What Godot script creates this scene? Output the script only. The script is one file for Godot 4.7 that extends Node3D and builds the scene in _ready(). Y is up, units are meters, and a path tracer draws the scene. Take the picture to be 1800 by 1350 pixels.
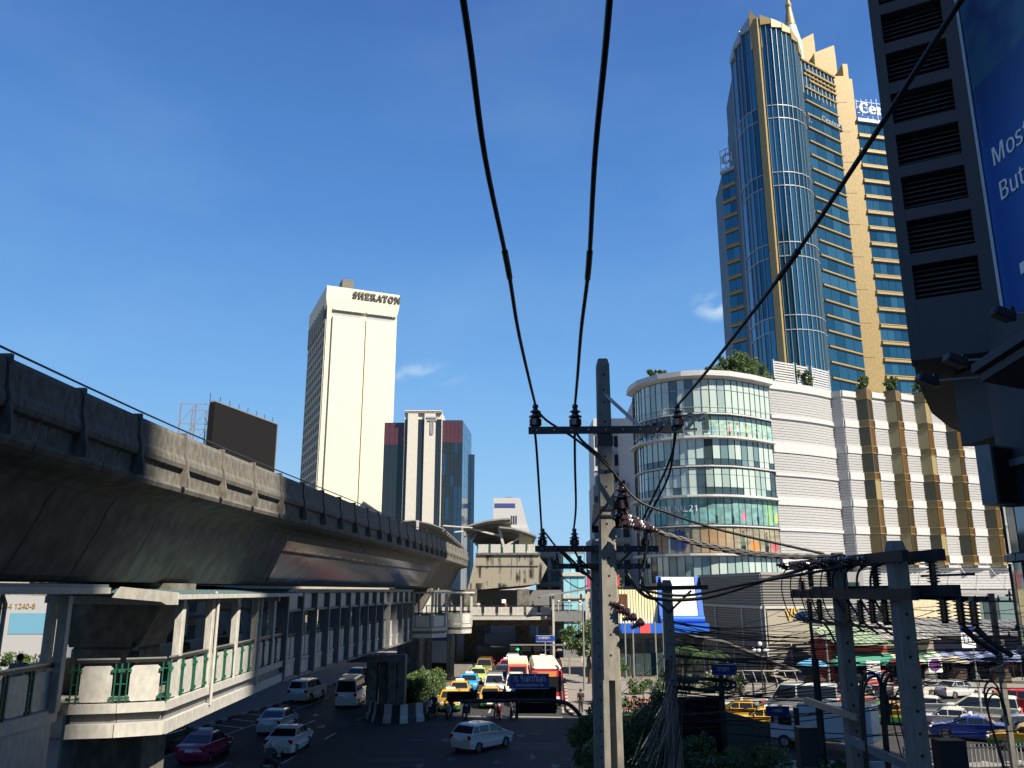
extends Node3D
# A busy city junction seen from a raised walkway: viaduct and station to the left, towers, a mall and power poles to the right.
# x to the right, y up, distances ahead run along -z; v3(x, y, d) takes a distance d ahead.

class MB:
	var v := PackedVector3Array()
	var n := PackedVector3Array()
	var u := PackedVector2Array()
	var has_uv := false
	func tri(a: Vector3, b: Vector3, c: Vector3, na: Vector3, nb: Vector3, nc: Vector3) -> void:
		if (b - a).cross(c - a).dot(na + nb + nc) > 0.0:
			v.append(a); v.append(c); v.append(b); n.append(na); n.append(nc); n.append(nb)
		else:
			v.append(a); v.append(b); v.append(c); n.append(na); n.append(nb); n.append(nc)
	func flat(a: Vector3, b: Vector3, c: Vector3, hint: Vector3) -> void:
		var m := (b - a).cross(c - a).normalized()
		if m.dot(hint) < 0.0: m = -m
		tri(a, b, c, m, m, m)
	func quad(a: Vector3, b: Vector3, c: Vector3, d: Vector3, hint: Vector3) -> void:
		var m := (c - a).cross(d - b).normalized()
		if m.dot(hint) < 0.0: m = -m
		tri(a, b, c, m, m, m); tri(a, c, d, m, m, m)
	func quad_uv(a: Vector3, b: Vector3, c: Vector3, d: Vector3, m: Vector3) -> void:   # a top-left, b top-right, c bottom-right, d bottom-left
		has_uv = true
		for q in [[a, Vector2(0, 0)], [b, Vector2(1, 0)], [c, Vector2(1, 1)], [a, Vector2(0, 0)], [c, Vector2(1, 1)], [d, Vector2(0, 1)]]:
			v.append(q[0]); n.append(m); u.append(q[1])
	func box(c: Vector3, s: Vector3, b := Basis.IDENTITY) -> void:
		var x := b.x * s.x * 0.5; var y := b.y * s.y * 0.5; var z := b.z * s.z * 0.5
		for q in [[x, y, z], [y, z, x], [z, x, y]]:
			for k in [-1.0, 1.0]:
				var o: Vector3 = c + q[0] * k
				quad(o - q[1] - q[2], o + q[1] - q[2], o + q[1] + q[2], o - q[1] + q[2], q[0] * k)
	func bevel(c: Vector3, s: Vector3, r: float, b := Basis.IDENTITY) -> void:   # a box with chamfered edges
		var h := s * 0.5
		var i := h - Vector3(r, r, r)
		var ax := [Vector3.RIGHT, Vector3.UP, Vector3.BACK]
		for a in 3:
			var e: int = (a + 1) % 3
			var f: int = (a + 2) % 3
			for k in [-1.0, 1.0]:
				var o: Vector3 = ax[a] * h[a] * k
				var p: Vector3 = ax[e] * i[e]
				var q: Vector3 = ax[f] * i[f]
				quad(c + b * (o - p - q), c + b * (o + p - q), c + b * (o + p + q), c + b * (o - p + q), b * (ax[a] * k))
				for l in [-1.0, 1.0]:
					var o1: Vector3 = ax[a] * h[a] * k + ax[e] * i[e] * l
					var o2: Vector3 = ax[a] * i[a] * k + ax[e] * h[e] * l
					quad(c + b * (o1 - q), c + b * (o1 + q), c + b * (o2 + q), c + b * (o2 - q), b * (ax[a] * k + ax[e] * l))
		for x in [-1.0, 1.0]:
			for y in [-1.0, 1.0]:
				for z in [-1.0, 1.0]:
					flat(c + b * Vector3(h.x * x, i.y * y, i.z * z), c + b * Vector3(i.x * x, h.y * y, i.z * z), c + b * Vector3(i.x * x, i.y * y, h.z * z), b * Vector3(x, y, z))
	func prism(poly: PackedVector2Array, o: Vector3, ax: Vector3, ay: Vector3, az: Vector3) -> void:   # polygon in the plane ax, ay, pushed along az
		var cw := Geometry2D.is_polygon_clockwise(poly)
		var k := poly.size()
		for i in k:
			var p := poly[i]; var q := poly[(i + 1) % k]
			var e := q - p
			var out := Vector2(e.y, -e.x) * (-1.0 if cw else 1.0)
			var a := o + ax * p.x + ay * p.y; var b := o + ax * q.x + ay * q.y
			quad(a, b, b + az, a + az, ax * out.x + ay * out.y)
		var t := Geometry2D.triangulate_polygon(poly)
		for i in range(0, t.size(), 3):
			var a := o + ax * poly[t[i]].x + ay * poly[t[i]].y
			var b := o + ax * poly[t[i + 1]].x + ay * poly[t[i + 1]].y
			var c := o + ax * poly[t[i + 2]].x + ay * poly[t[i + 2]].y
			flat(a, b, c, -az); flat(a + az, b + az, c + az, az)
	func tube(pts: Array, r, k := 6, caps := true) -> void:
		var m := pts.size()
		var prev := Vector3.ZERO
		var rings := []
		for i in m:
			var d: Vector3 = (pts[mini(i + 1, m - 1)] - pts[maxi(i - 1, 0)]).normalized()
			if prev == Vector3.ZERO:
				prev = d.cross(Vector3.UP if absf(d.y) < 0.9 else Vector3.RIGHT).normalized()
			var s := (prev - d * prev.dot(d)).normalized()
			prev = s
			var w := d.cross(s)
			var rr: float = r[i] if r is Array else r
			var ring := []
			for j in k:
				var a := TAU * j / k
				var nn := s * cos(a) + w * sin(a)
				ring.append([pts[i] + nn * rr, nn])
			rings.append(ring)
		for i in m - 1:
			for j in k:
				var a = rings[i][j]; var b = rings[i][(j + 1) % k]; var c = rings[i + 1][(j + 1) % k]; var d = rings[i + 1][j]
				tri(a[0], b[0], c[0], a[1], b[1], c[1]); tri(a[0], c[0], d[0], a[1], c[1], d[1])
		if caps:
			for e in [[0, 1], [m - 1, m - 2]]:
				var hint: Vector3 = pts[e[0]] - pts[e[1]]
				for j in range(1, k - 1):
					flat(rings[e[0]][0][0], rings[e[0]][j][0], rings[e[0]][j + 1][0], hint)
	func lathe(prof: Array, o: Vector3, k := 12, b := Basis.IDENTITY) -> void:   # profile of Vector2(radius, height), smooth round, creased along
		for i in prof.size() - 1:
			var p: Vector2 = prof[i]; var q: Vector2 = prof[i + 1]
			var e := q - p
			if e.length() < 1e-6: continue
			var nr := Vector2(e.y, -e.x).normalized()
			for j in k:
				var a0 := TAU * j / k; var a1 := TAU * (j + 1) / k
				var c0 := Vector3(cos(a0), 0, sin(a0)); var c1 := Vector3(cos(a1), 0, sin(a1))
				var A := o + b * (c0 * p.x + Vector3.UP * p.y); var B := o + b * (c1 * p.x + Vector3.UP * p.y)
				var C := o + b * (c1 * q.x + Vector3.UP * q.y); var D := o + b * (c0 * q.x + Vector3.UP * q.y)
				var n0 := b * (c0 * nr.x + Vector3.UP * nr.y); var n1 := b * (c1 * nr.x + Vector3.UP * nr.y)
				if p.x > 1e-5: tri(A, B, C, n0, n1, n1)
				if q.x > 1e-5: tri(A, C, D, n0, n1, n0)
	func loft(rings: Array, smooth := false, caps := false, closed := true) -> void:
		var m := rings.size()
		var k: int = rings[0].size()
		var cen := []
		for r in rings:
			var s := Vector3.ZERO
			for p in r: s += p
			cen.append(s / k)
		var nn := []
		if smooth:
			for i in m:
				var row := []
				for j in k:
					var du: Vector3 = rings[i][(j + 1) % k if closed else mini(j + 1, k - 1)] - rings[i][(j - 1 + k) % k if closed else maxi(j - 1, 0)]
					var dv: Vector3 = rings[mini(i + 1, m - 1)][j] - rings[maxi(i - 1, 0)][j]
					var q := du.cross(dv).normalized()
					if q.dot(rings[i][j] - cen[i]) < 0.0: q = -q
					row.append(q)
				nn.append(row)
		for i in m - 1:
			for j in (k if closed else k - 1):
				var j2 := (j + 1) % k
				if smooth:
					tri(rings[i][j], rings[i][j2], rings[i + 1][j2], nn[i][j], nn[i][j2], nn[i + 1][j2])
					tri(rings[i][j], rings[i + 1][j2], rings[i + 1][j], nn[i][j], nn[i + 1][j2], nn[i + 1][j])
				else:
					quad(rings[i][j], rings[i][j2], rings[i + 1][j2], rings[i + 1][j], (rings[i][j] + rings[i][j2]) * 0.5 - cen[i])
		if caps:
			for e in [[0, 1], [m - 1, m - 2]]:
				var hint: Vector3 = cen[e[0]] - cen[e[1]]
				for j in k:
					flat(cen[e[0]], rings[e[0]][j], rings[e[0]][(j + 1) % k], hint)
	func mesh(mat: Material) -> ArrayMesh:
		var a := []
		a.resize(Mesh.ARRAY_MAX)
		a[Mesh.ARRAY_VERTEX] = v
		a[Mesh.ARRAY_NORMAL] = n
		if has_uv: a[Mesh.ARRAY_TEX_UV] = u
		var m := ArrayMesh.new()
		m.add_surface_from_arrays(Mesh.PRIMITIVE_TRIANGLES, a)
		m.surface_set_material(0, mat)
		return m

var mats := {}
var cubes := {}
var taken := {}
var rng := RandomNumberGenerator.new()
var sans_font := SystemFont.new()
var serif_font := SystemFont.new()
var bold_font := SystemFont.new()
var tex := {}

func v3(x: float, y: float, d: float) -> Vector3:
	return Vector3(x, y, -d)

func lin(r: float, g: float, b: float) -> Color:
	return Color(r, g, b).linear_to_srgb()

func noise_tex(key: String, freq: float, lo: float, hi: float, oct := 5, size := 512, bumpy := false) -> NoiseTexture2D:
	if tex.has(key): return tex[key]
	var f := FastNoiseLite.new()
	f.seed = key.hash() % 1000
	f.frequency = freq
	f.fractal_octaves = oct
	f.fractal_gain = 0.6
	var t := NoiseTexture2D.new()
	t.width = size; t.height = size; t.seamless = true; t.noise = f
	if bumpy:
		t.as_normal_map = true; t.bump_strength = 4.0
	else:
		var g := Gradient.new()
		g.set_color(0, Color(lo, lo, lo)); g.set_color(1, Color(hi, hi, hi))
		t.color_ramp = g
	tex[key] = t
	return t

func mat(key: String, c := Color.WHITE, rough := 0.8, metal := 0.0, grain := "", scale := Vector3.ONE) -> StandardMaterial3D:
	if mats.has(key): return mats[key]
	var m := StandardMaterial3D.new()
	m.resource_name = key
	m.albedo_color = c
	m.roughness = rough
	m.metallic = metal
	if grain != "":
		m.albedo_texture = tex[grain]
		m.uv1_triplanar = true; m.uv1_world_triplanar = true
		m.uv1_scale = scale
	mats[key] = m
	return m

func gloss(key: String, coat := 1.0, rough := 0.05) -> void:
	mats[key].clearcoat_enabled = true; mats[key].clearcoat = coat; mats[key].clearcoat_roughness = rough

func add(called: String, mesh: Mesh, parent: Node3D = self) -> MeshInstance3D:
	var o := MeshInstance3D.new()
	o.name = called if parent != self else numbered(called)
	o.mesh = mesh
	parent.add_child(o, true)
	return o

func obj(called: String, b: MB, m: Material, parent: Node3D = self) -> MeshInstance3D:
	return add(called, b.mesh(m), parent)

func numbered(called: String) -> String:
	var c: int = taken.get(called, 0)
	taken[called] = c + 1
	return called if c == 0 else "%s_%03d" % [called, c]

func tag(o: Node3D, label: String, category: String, group := "", kind := "") -> Node3D:
	if label != "": o.set_meta("label", label)
	if category != "": o.set_meta("category", category)
	if group != "": o.set_meta("group", group)
	if kind != "": o.set_meta("kind", kind)
	return o

func thing(called: String, label: String, category: String, at := Vector3.ZERO, turn := 0.0, group := "") -> Node3D:
	var o := Node3D.new()
	o.name = numbered(called)
	add_child(o)
	o.position = at; o.rotation.y = turn
	return tag(o, label, category, group)

func structure(called: String, b: MB, m: Material, label := "") -> MeshInstance3D:
	var o := obj(called, b, m)
	o.set_meta("kind", "structure")
	if label != "": o.set_meta("label", label); 
	return o

func cube(m: Material) -> BoxMesh:
	if not cubes.has(m):
		var b := BoxMesh.new(); b.material = m; cubes[m] = b
	return cubes[m]

func block(called: String, parent: Node3D, m: Material, c: Vector3, s: Vector3, b := Basis.IDENTITY) -> MeshInstance3D:
	var o := add(called, cube(m), parent)
	o.transform = Transform3D(Basis(b.x * s.x, b.y * s.y, b.z * s.z), c)
	return o

func bar(called: String, parent: Node3D, m: Material, a: Vector3, b: Vector3, w: float, h: float) -> MeshInstance3D:   # a box from a to b, w wide sideways and h high
	var d := b - a
	var z := d.normalized()
	var x := (Vector3.UP if absf(z.y) < 0.95 else Vector3.BACK).cross(z).normalized()
	var y := z.cross(x)
	return block(called, parent, m, (a + b) * 0.5, Vector3(w, h, d.length()), Basis(x, y, z))

func lettering(parent: Node3D, words: String, m: Material, height: float, at: Vector3, b: Basis, font: Font, deep := 0.05, called := "lettering") -> MeshInstance3D:
	var t := TextMesh.new()
	t.text = words; t.font = font; t.font_size = 64
	t.pixel_size = height / 46.0
	t.depth = deep
	t.curve_step = 2.0
	t.horizontal_alignment = HORIZONTAL_ALIGNMENT_LEFT
	t.vertical_alignment = VERTICAL_ALIGNMENT_BOTTOM
	t.material = m
	var o := add(called, t, parent)
	o.transform = Transform3D(b, at)
	return o

func facing(normal: Vector3) -> Basis:   # z along the normal, y up
	var z := normal.normalized()
	var x := Vector3.UP.cross(z).normalized()
	return Basis(x, z.cross(x), z)

func tower_of(plan: Array, y0: float, y1: float) -> MB:   # plan of Vector2(x, distance)
	var b := MB.new()
	var p := PackedVector2Array()
	for q in plan: p.append(Vector2(q.x, -q.y))
	b.prism(p, Vector3(0, y0, 0), Vector3.RIGHT, Vector3.BACK, Vector3(0, y1 - y0, 0))
	return b

func lerp_path(path: Array, d: float) -> float:   # smooth x over distance
	var i := 0
	while i < path.size() - 2 and d > path[i + 1].y: i += 1
	var p0: Vector2 = path[maxi(i - 1, 0)]; var p1: Vector2 = path[i]; var p2: Vector2 = path[i + 1]; var p3: Vector2 = path[mini(i + 2, path.size() - 1)]
	var h := p2.y - p1.y
	var t := clampf((d - p1.y) / h, 0.0, 1.0)
	var m1 := (p2.x - p0.x) / maxf(p2.y - p0.y, 0.001) * h
	var m2 := (p3.x - p1.x) / maxf(p3.y - p1.y, 0.001) * h
	var t2 := t * t; var t3 := t2 * t
	return (2 * t3 - 3 * t2 + 1) * p1.x + (t3 - 2 * t2 + t) * m1 + (-2 * t3 + 3 * t2) * p2.x + (t3 - t2) * m2

func _ready() -> void:
	rng.seed = 7
	sans_font.font_names = PackedStringArray(["Droid Sans"])
	serif_font.font_names = PackedStringArray(["Droid Serif"])
	serif_font.font_weight = 700
	bold_font.font_names = PackedStringArray(["Droid Sans"])
	bold_font.font_weight = 700
	light_and_camera()
	materials()
	ground()
	road_wear()
	viaduct()
	walkways()
	station()
	towers()
	mall()
	corner_building()
	low_buildings()
	shade_buildings()
	poles_and_wires()
	transformer()
	street_furniture()
	greenery()
	traffic()
	people()

func light_and_camera() -> void:
	var cam := Camera3D.new()
	cam.name = "camera"
	cam.fov = 49.72
	cam.near = 0.1; cam.far = 3000.0
	cam.position = Vector3(0, 9, 0)
	cam.rotation_degrees = Vector3(14, 0, 0)
	cam.current = true
	add_child(cam)
	var sun := DirectionalLight3D.new()
	sun.name = "sun"
	sun.light_energy = 1.6
	sun.light_color = Color(1.0, 0.955, 0.88)
	sun.light_angular_distance = 0.5
	sun.shadow_enabled = true
	add_child(sun)
	sun.look_at_from_position(Vector3.ZERO, Vector3(-0.532, -0.719, -0.4465), Vector3.UP)
	var w := WorldEnvironment.new()
	w.name = "world"
	var e := Environment.new()
	e.background_mode = Environment.BG_SKY
	e.tonemap_mode = Environment.TONE_MAPPER_LINEAR
	e.tonemap_exposure = 2.2
	e.sdfgi_enabled = true; e.ssao_enabled = true; e.ssil_enabled = true
	var sky := Sky.new()
	var sm := PanoramaSkyMaterial.new()
	sm.panorama = ImageTexture.create_from_image(sky_image())
	sm.energy_multiplier = 0.4545
	sky.sky_material = sm
	e.sky = sky
	w.environment = e
	add_child(w)

func sky_image() -> Image:
	var wd := 2048; var ht := 1024
	var im := Image.create(wd, ht, false, Image.FORMAT_RGB8)
	var stops := [[0.0, Color8(172, 211, 245)], [6.0, Color8(153, 203, 244)], [14.0, Color8(121, 178, 236)], [25.0, Color8(91, 146, 215)], [39.0, Color8(71, 116, 187)], [90.0, Color8(48, 86, 148)]]
	var rows := []
	for y in ht:
		var el := 90.0 - 180.0 * (y + 0.5) / ht
		var c: Color = stops[0][1]
		if el > 0.0:
			for i in stops.size() - 1:
				if el <= stops[i + 1][0] or i == stops.size() - 2:
					var t: float = clampf((el - stops[i][0]) / (stops[i + 1][0] - stops[i][0]), 0, 1)
					c = (stops[i][1] as Color).lerp(stops[i + 1][1], t)
					break
		else:
			c = Color8(150, 165, 175)
		rows.append(c)
		im.fill_rect(Rect2i(0, y, wd, 1), c)
	var f := FastNoiseLite.new()
	f.seed = 5; f.frequency = 0.028; f.fractal_octaves = 5; f.fractal_gain = 0.6
	for k in [[14.9, 18.9, 2.4, 1.3, 0.8], [-6.6, 14.6, 3.6, 1.1, 0.45], [58.0, 12.0, 9.0, 2.0, 0.7], [-70.0, 16.0, 8.0, 2.2, 0.7], [150.0, 22.0, 10.0, 3.0, 0.6]]:   # small wisps: bearing, elevation, half sizes, strength
		var cx := int(k[0] / 360.0 * wd); var cy := int((90.0 - k[1]) / 180.0 * ht)
		var hx := int(k[2] / 360.0 * wd); var hy := int(k[3] / 180.0 * ht)
		for y in range(cy - hy, cy + hy):
			for x in range(cx - hx, cx + hx):
				var q := Vector2(float(x - cx) / hx, float(y - cy) / hy)
				var fall := clampf(1.0 - q.length_squared(), 0, 1)
				var a: float = clampf((f.get_noise_2d(x * 2.2, y * 4.0 + x * 1.3) + 0.12) * 2.2, 0, 1) * fall * k[4]
				var xx := posmod(x, wd)
				im.set_pixel(xx, y, (rows[y] as Color).lerp(Color8(236, 243, 250), a))
	var wide := FastNoiseLite.new()   # a thin uneven veil of high cloud all round
	wide.seed = 31; wide.frequency = 0.9; wide.fractal_octaves = 5; wide.fractal_gain = 0.55
	for y in range(int(ht * 0.22), int(ht * 0.5)):
		var el := deg_to_rad(90.0 - 180.0 * (y + 0.5) / ht)
		for x in wd:
			var az := TAU * x / wd
			var d := Vector3(cos(az) * cos(el), sin(el) * 2.4, sin(az) * cos(el)) * 2.2
			var a := clampf(wide.get_noise_3dv(d) + 0.05, 0.0, 1.0) * 0.16
			if a > 0.004: im.set_pixel(x, y, im.get_pixel(x, y).lerp(Color8(205, 222, 240), a))
	return im

func materials() -> void:
	noise_tex("cloudy", 0.012, 0.8, 1.0)
	noise_tex("stained", 0.02, 0.58, 1.0, 6)
	noise_tex("fine", 0.08, 0.82, 1.0, 4)
	noise_tex("faint", 0.05, 0.93, 1.0, 5)
	noise_tex("grit", 0.2, 0.55, 1.0, 4)
	mat("asphalt", lin(0.06, 0.059, 0.058), 0.85, 0.0, "stained", Vector3(0.11, 0.11, 0.11))
	mats["asphalt"].detail_enabled = true
	mats["asphalt"].detail_blend_mode = BaseMaterial3D.BLEND_MODE_MUL
	mats["asphalt"].detail_albedo = tex["grit"]
	mats["asphalt"].detail_uv_layer = BaseMaterial3D.DETAIL_UV_2
	mats["asphalt"].uv2_triplanar = true; mats["asphalt"].uv2_world_triplanar = true; mats["asphalt"].uv2_scale = Vector3(0.9, 0.9, 0.9)
	mat("paving", lin(0.22, 0.205, 0.18), 0.85, 0.0, "cloudy", Vector3(0.4, 0.4, 0.4))
	mat("road_paint", lin(0.5, 0.5, 0.46), 0.7, 0.0, "stained", Vector3(0.8, 0.8, 0.8))
	mat("kerb_white", lin(0.5, 0.485, 0.44), 0.7, 0.0, "cloudy", Vector3(0.9, 0.9, 0.9))
	mat("kerb_black", lin(0.03, 0.03, 0.03), 0.6, 0.0, "cloudy", Vector3(0.9, 0.9, 0.9))
	mat("kerb_red", lin(0.42, 0.07, 0.045), 0.7, 0.0, "cloudy", Vector3(0.9, 0.9, 0.9))
	mat("concrete", lin(0.2, 0.19, 0.162), 0.85, 0.0, "stained", Vector3(0.13, 0.1, 0.13))
	mat("girder", lin(0.2, 0.19, 0.162), 0.85, 0.0, "stained", Vector3(0.13, 0.1, 0.13))
	mat("pole_concrete", lin(0.29, 0.27, 0.225), 0.85, 0.0, "cloudy", Vector3(1.6, 0.5, 1.6))
	mat("parapet", lin(0.2, 0.19, 0.162), 0.85, 0.0, "stained", Vector3(0.35, 0.16, 0.35))
	mat("white_paint", lin(0.50, 0.49, 0.45), 0.55, 0.0, "cloudy", Vector3(0.6, 0.25, 0.6))
	mat("white_panel", lin(0.52, 0.51, 0.47), 0.4, 0.0, "cloudy", Vector3(0.5, 0.3, 0.5))
	mat("mid_grey", lin(0.2, 0.205, 0.21), 0.55, 0.0, "cloudy", Vector3(0.6, 0.3, 0.6))
	mat("dark_steel", lin(0.035, 0.036, 0.04), 0.5, 0.4)
	mat("black", lin(0.012, 0.012, 0.013), 0.85); mats["black"].metallic_specular = 0.2
	mat("rail_black", lin(0.02, 0.02, 0.02), 0.35, 0.2)
	mat("green_steel", lin(0.012, 0.085, 0.05), 0.45, 0.0)
	mat("galvanised", lin(0.42, 0.43, 0.43), 0.4, 0.6, "cloudy", Vector3(1.5, 1.5, 1.5))
	mat("canopy_grey", lin(0.27, 0.26, 0.235), 0.6, 0.0, "cloudy", Vector3(0.3, 0.3, 0.3))
	mat("roof_sheet", lin(0.16, 0.25, 0.27), 0.5, 0.2, "cloudy", Vector3(0.5, 0.5, 0.5))
	mat("soffit", lin(0.5, 0.5, 0.48), 0.7)
	mat("rust", lin(0.16, 0.06, 0.03), 0.8, 0.0, "stained", Vector3(2, 2, 2))
	mat("cream_wall", lin(0.60, 0.565, 0.44), 0.8, 0.0, "faint", Vector3(0.03, 0.008, 0.03))
	mat("tower_frame", lin(0.40, 0.38, 0.30), 0.7, 0.0, "fine", Vector3(0.05, 0.05, 0.05))
	mat("dark_glass", lin(0.015, 0.02, 0.028), 0.08, 0.0)
	mat("blue_glass", lin(0.04, 0.15, 0.215), 0.06, 0.75)
	mat("blue_glass_deep", lin(0.025, 0.105, 0.16), 0.06, 0.75)
	mat("blue_glass_pale", lin(0.07, 0.21, 0.28), 0.08, 0.75)
	mat("wing_side", lin(0.035, 0.06, 0.085), 0.55)
	mat("gold", lin(0.37, 0.27, 0.11), 0.45, 0.15, "fine", Vector3(0.06, 0.02, 0.06))
	mat("gold_dark", lin(0.17, 0.12, 0.05), 0.4, 0.2)
	mat("mullion", lin(0.30, 0.33, 0.35), 0.4, 0.3)
	mat("mirror_teal", lin(0.02, 0.032, 0.034), 0.1, 0.25)
	mat("mirror_red", lin(0.09, 0.035, 0.04), 0.12, 0.25)
	mat("mirror_blue", lin(0.025, 0.055, 0.10), 0.1, 0.4)
	mat("pale_stone", lin(0.46, 0.425, 0.35), 0.8, 0.0, "fine", Vector3(0.05, 0.02, 0.05))
	mat("mall_white", lin(0.52, 0.525, 0.53), 0.5, 0.0, "fine", Vector3(0.1, 0.05, 0.1))
	mat("mall_grey", lin(0.26, 0.26, 0.26), 0.55)
	mat("blind_pale", lin(0.37, 0.45, 0.41), 0.12); gloss("blind_pale")
	mat("blind_green", lin(0.25, 0.33, 0.31), 0.12); gloss("blind_green")
	mat("blind_dim", lin(0.11, 0.18, 0.18), 0.10); gloss("blind_dim")
	mat("glass_dark", lin(0.03, 0.05, 0.055), 0.07); gloss("glass_dark")
	mat("bronze_glass", lin(0.22, 0.125, 0.045), 0.1, 0.6)
	mat("bronze_dark", lin(0.10, 0.07, 0.035), 0.1, 0.6)
	mat("bronze_pale", lin(0.30, 0.235, 0.11), 0.3, 0.2)
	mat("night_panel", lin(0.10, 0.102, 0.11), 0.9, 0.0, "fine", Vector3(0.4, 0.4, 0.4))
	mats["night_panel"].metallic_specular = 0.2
	mat("vent_black", lin(0.008, 0.008, 0.008), 0.7)
	mat("bark", lin(0.10, 0.07, 0.045), 0.9, 0.0, "stained", Vector3(2, 2, 2))
	mat("leaf", lin(0.045, 0.082, 0.025), 0.55); mats["leaf"].backlight_enabled = true; mats["leaf"].backlight = lin(0.05, 0.09, 0.02)
	mat("leaf_dark", lin(0.035, 0.07, 0.025), 0.5); mats["leaf_dark"].backlight_enabled = true; mats["leaf_dark"].backlight = lin(0.03, 0.06, 0.015)
	mat("leaf_light", lin(0.065, 0.10, 0.028), 0.55); mats["leaf_light"].backlight_enabled = true; mats["leaf_light"].backlight = lin(0.08, 0.12, 0.02)
	mat("cable", lin(0.014, 0.014, 0.014), 0.55)
	mat("porcelain", lin(0.03, 0.014, 0.011), 0.2); gloss("porcelain")
	mat("sign_blue", lin(0.012, 0.035, 0.22), 0.4)
	mat("sign_white", lin(0.75, 0.75, 0.75), 0.4)

func sheet(plan: Array, y: float) -> MB:
	var b := MB.new()
	var p := PackedVector2Array()
	for q in plan: p.append(q)
	var t := Geometry2D.triangulate_polygon(p)
	for i in range(0, t.size(), 3):
		b.flat(v3(p[t[i]].x, y, p[t[i]].y), v3(p[t[i + 1]].x, y, p[t[i + 1]].y), v3(p[t[i + 2]].x, y, p[t[i + 2]].y), Vector3.UP)
	return b

func kerb(parent: Node3D, path: Array, ma: Material, mb: Material, step := 1.0, from_d := -100.0) -> void:
	var k := 0
	for i in path.size() - 1:
		var a: Vector2 = path[i]; var b: Vector2 = path[i + 1]
		var m := maxi(1, int(round(a.distance_to(b) / step)))
		for j in m:
			var p := a.lerp(b, float(j) / m); var q := a.lerp(b, float(j + 1) / m - 0.02 / step)
			k += 1
			if p.y < from_d: continue
			bar("kerb_stone", parent, ma if k % 2 == 0 else mb, v3(p.x, 0.085, p.y), v3(q.x, 0.085, q.y), 0.22, 0.17)

func stripe(parent: Node3D, a: Vector2, b: Vector2, w: float) -> void:
	var d := (b - a).normalized()
	var s := Vector2(-d.y, d.x) * w * 0.5
	obj("stripe", sheet([a + s, b + s, b - s, a - s], 0.006), mats["road_paint"], parent)

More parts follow.
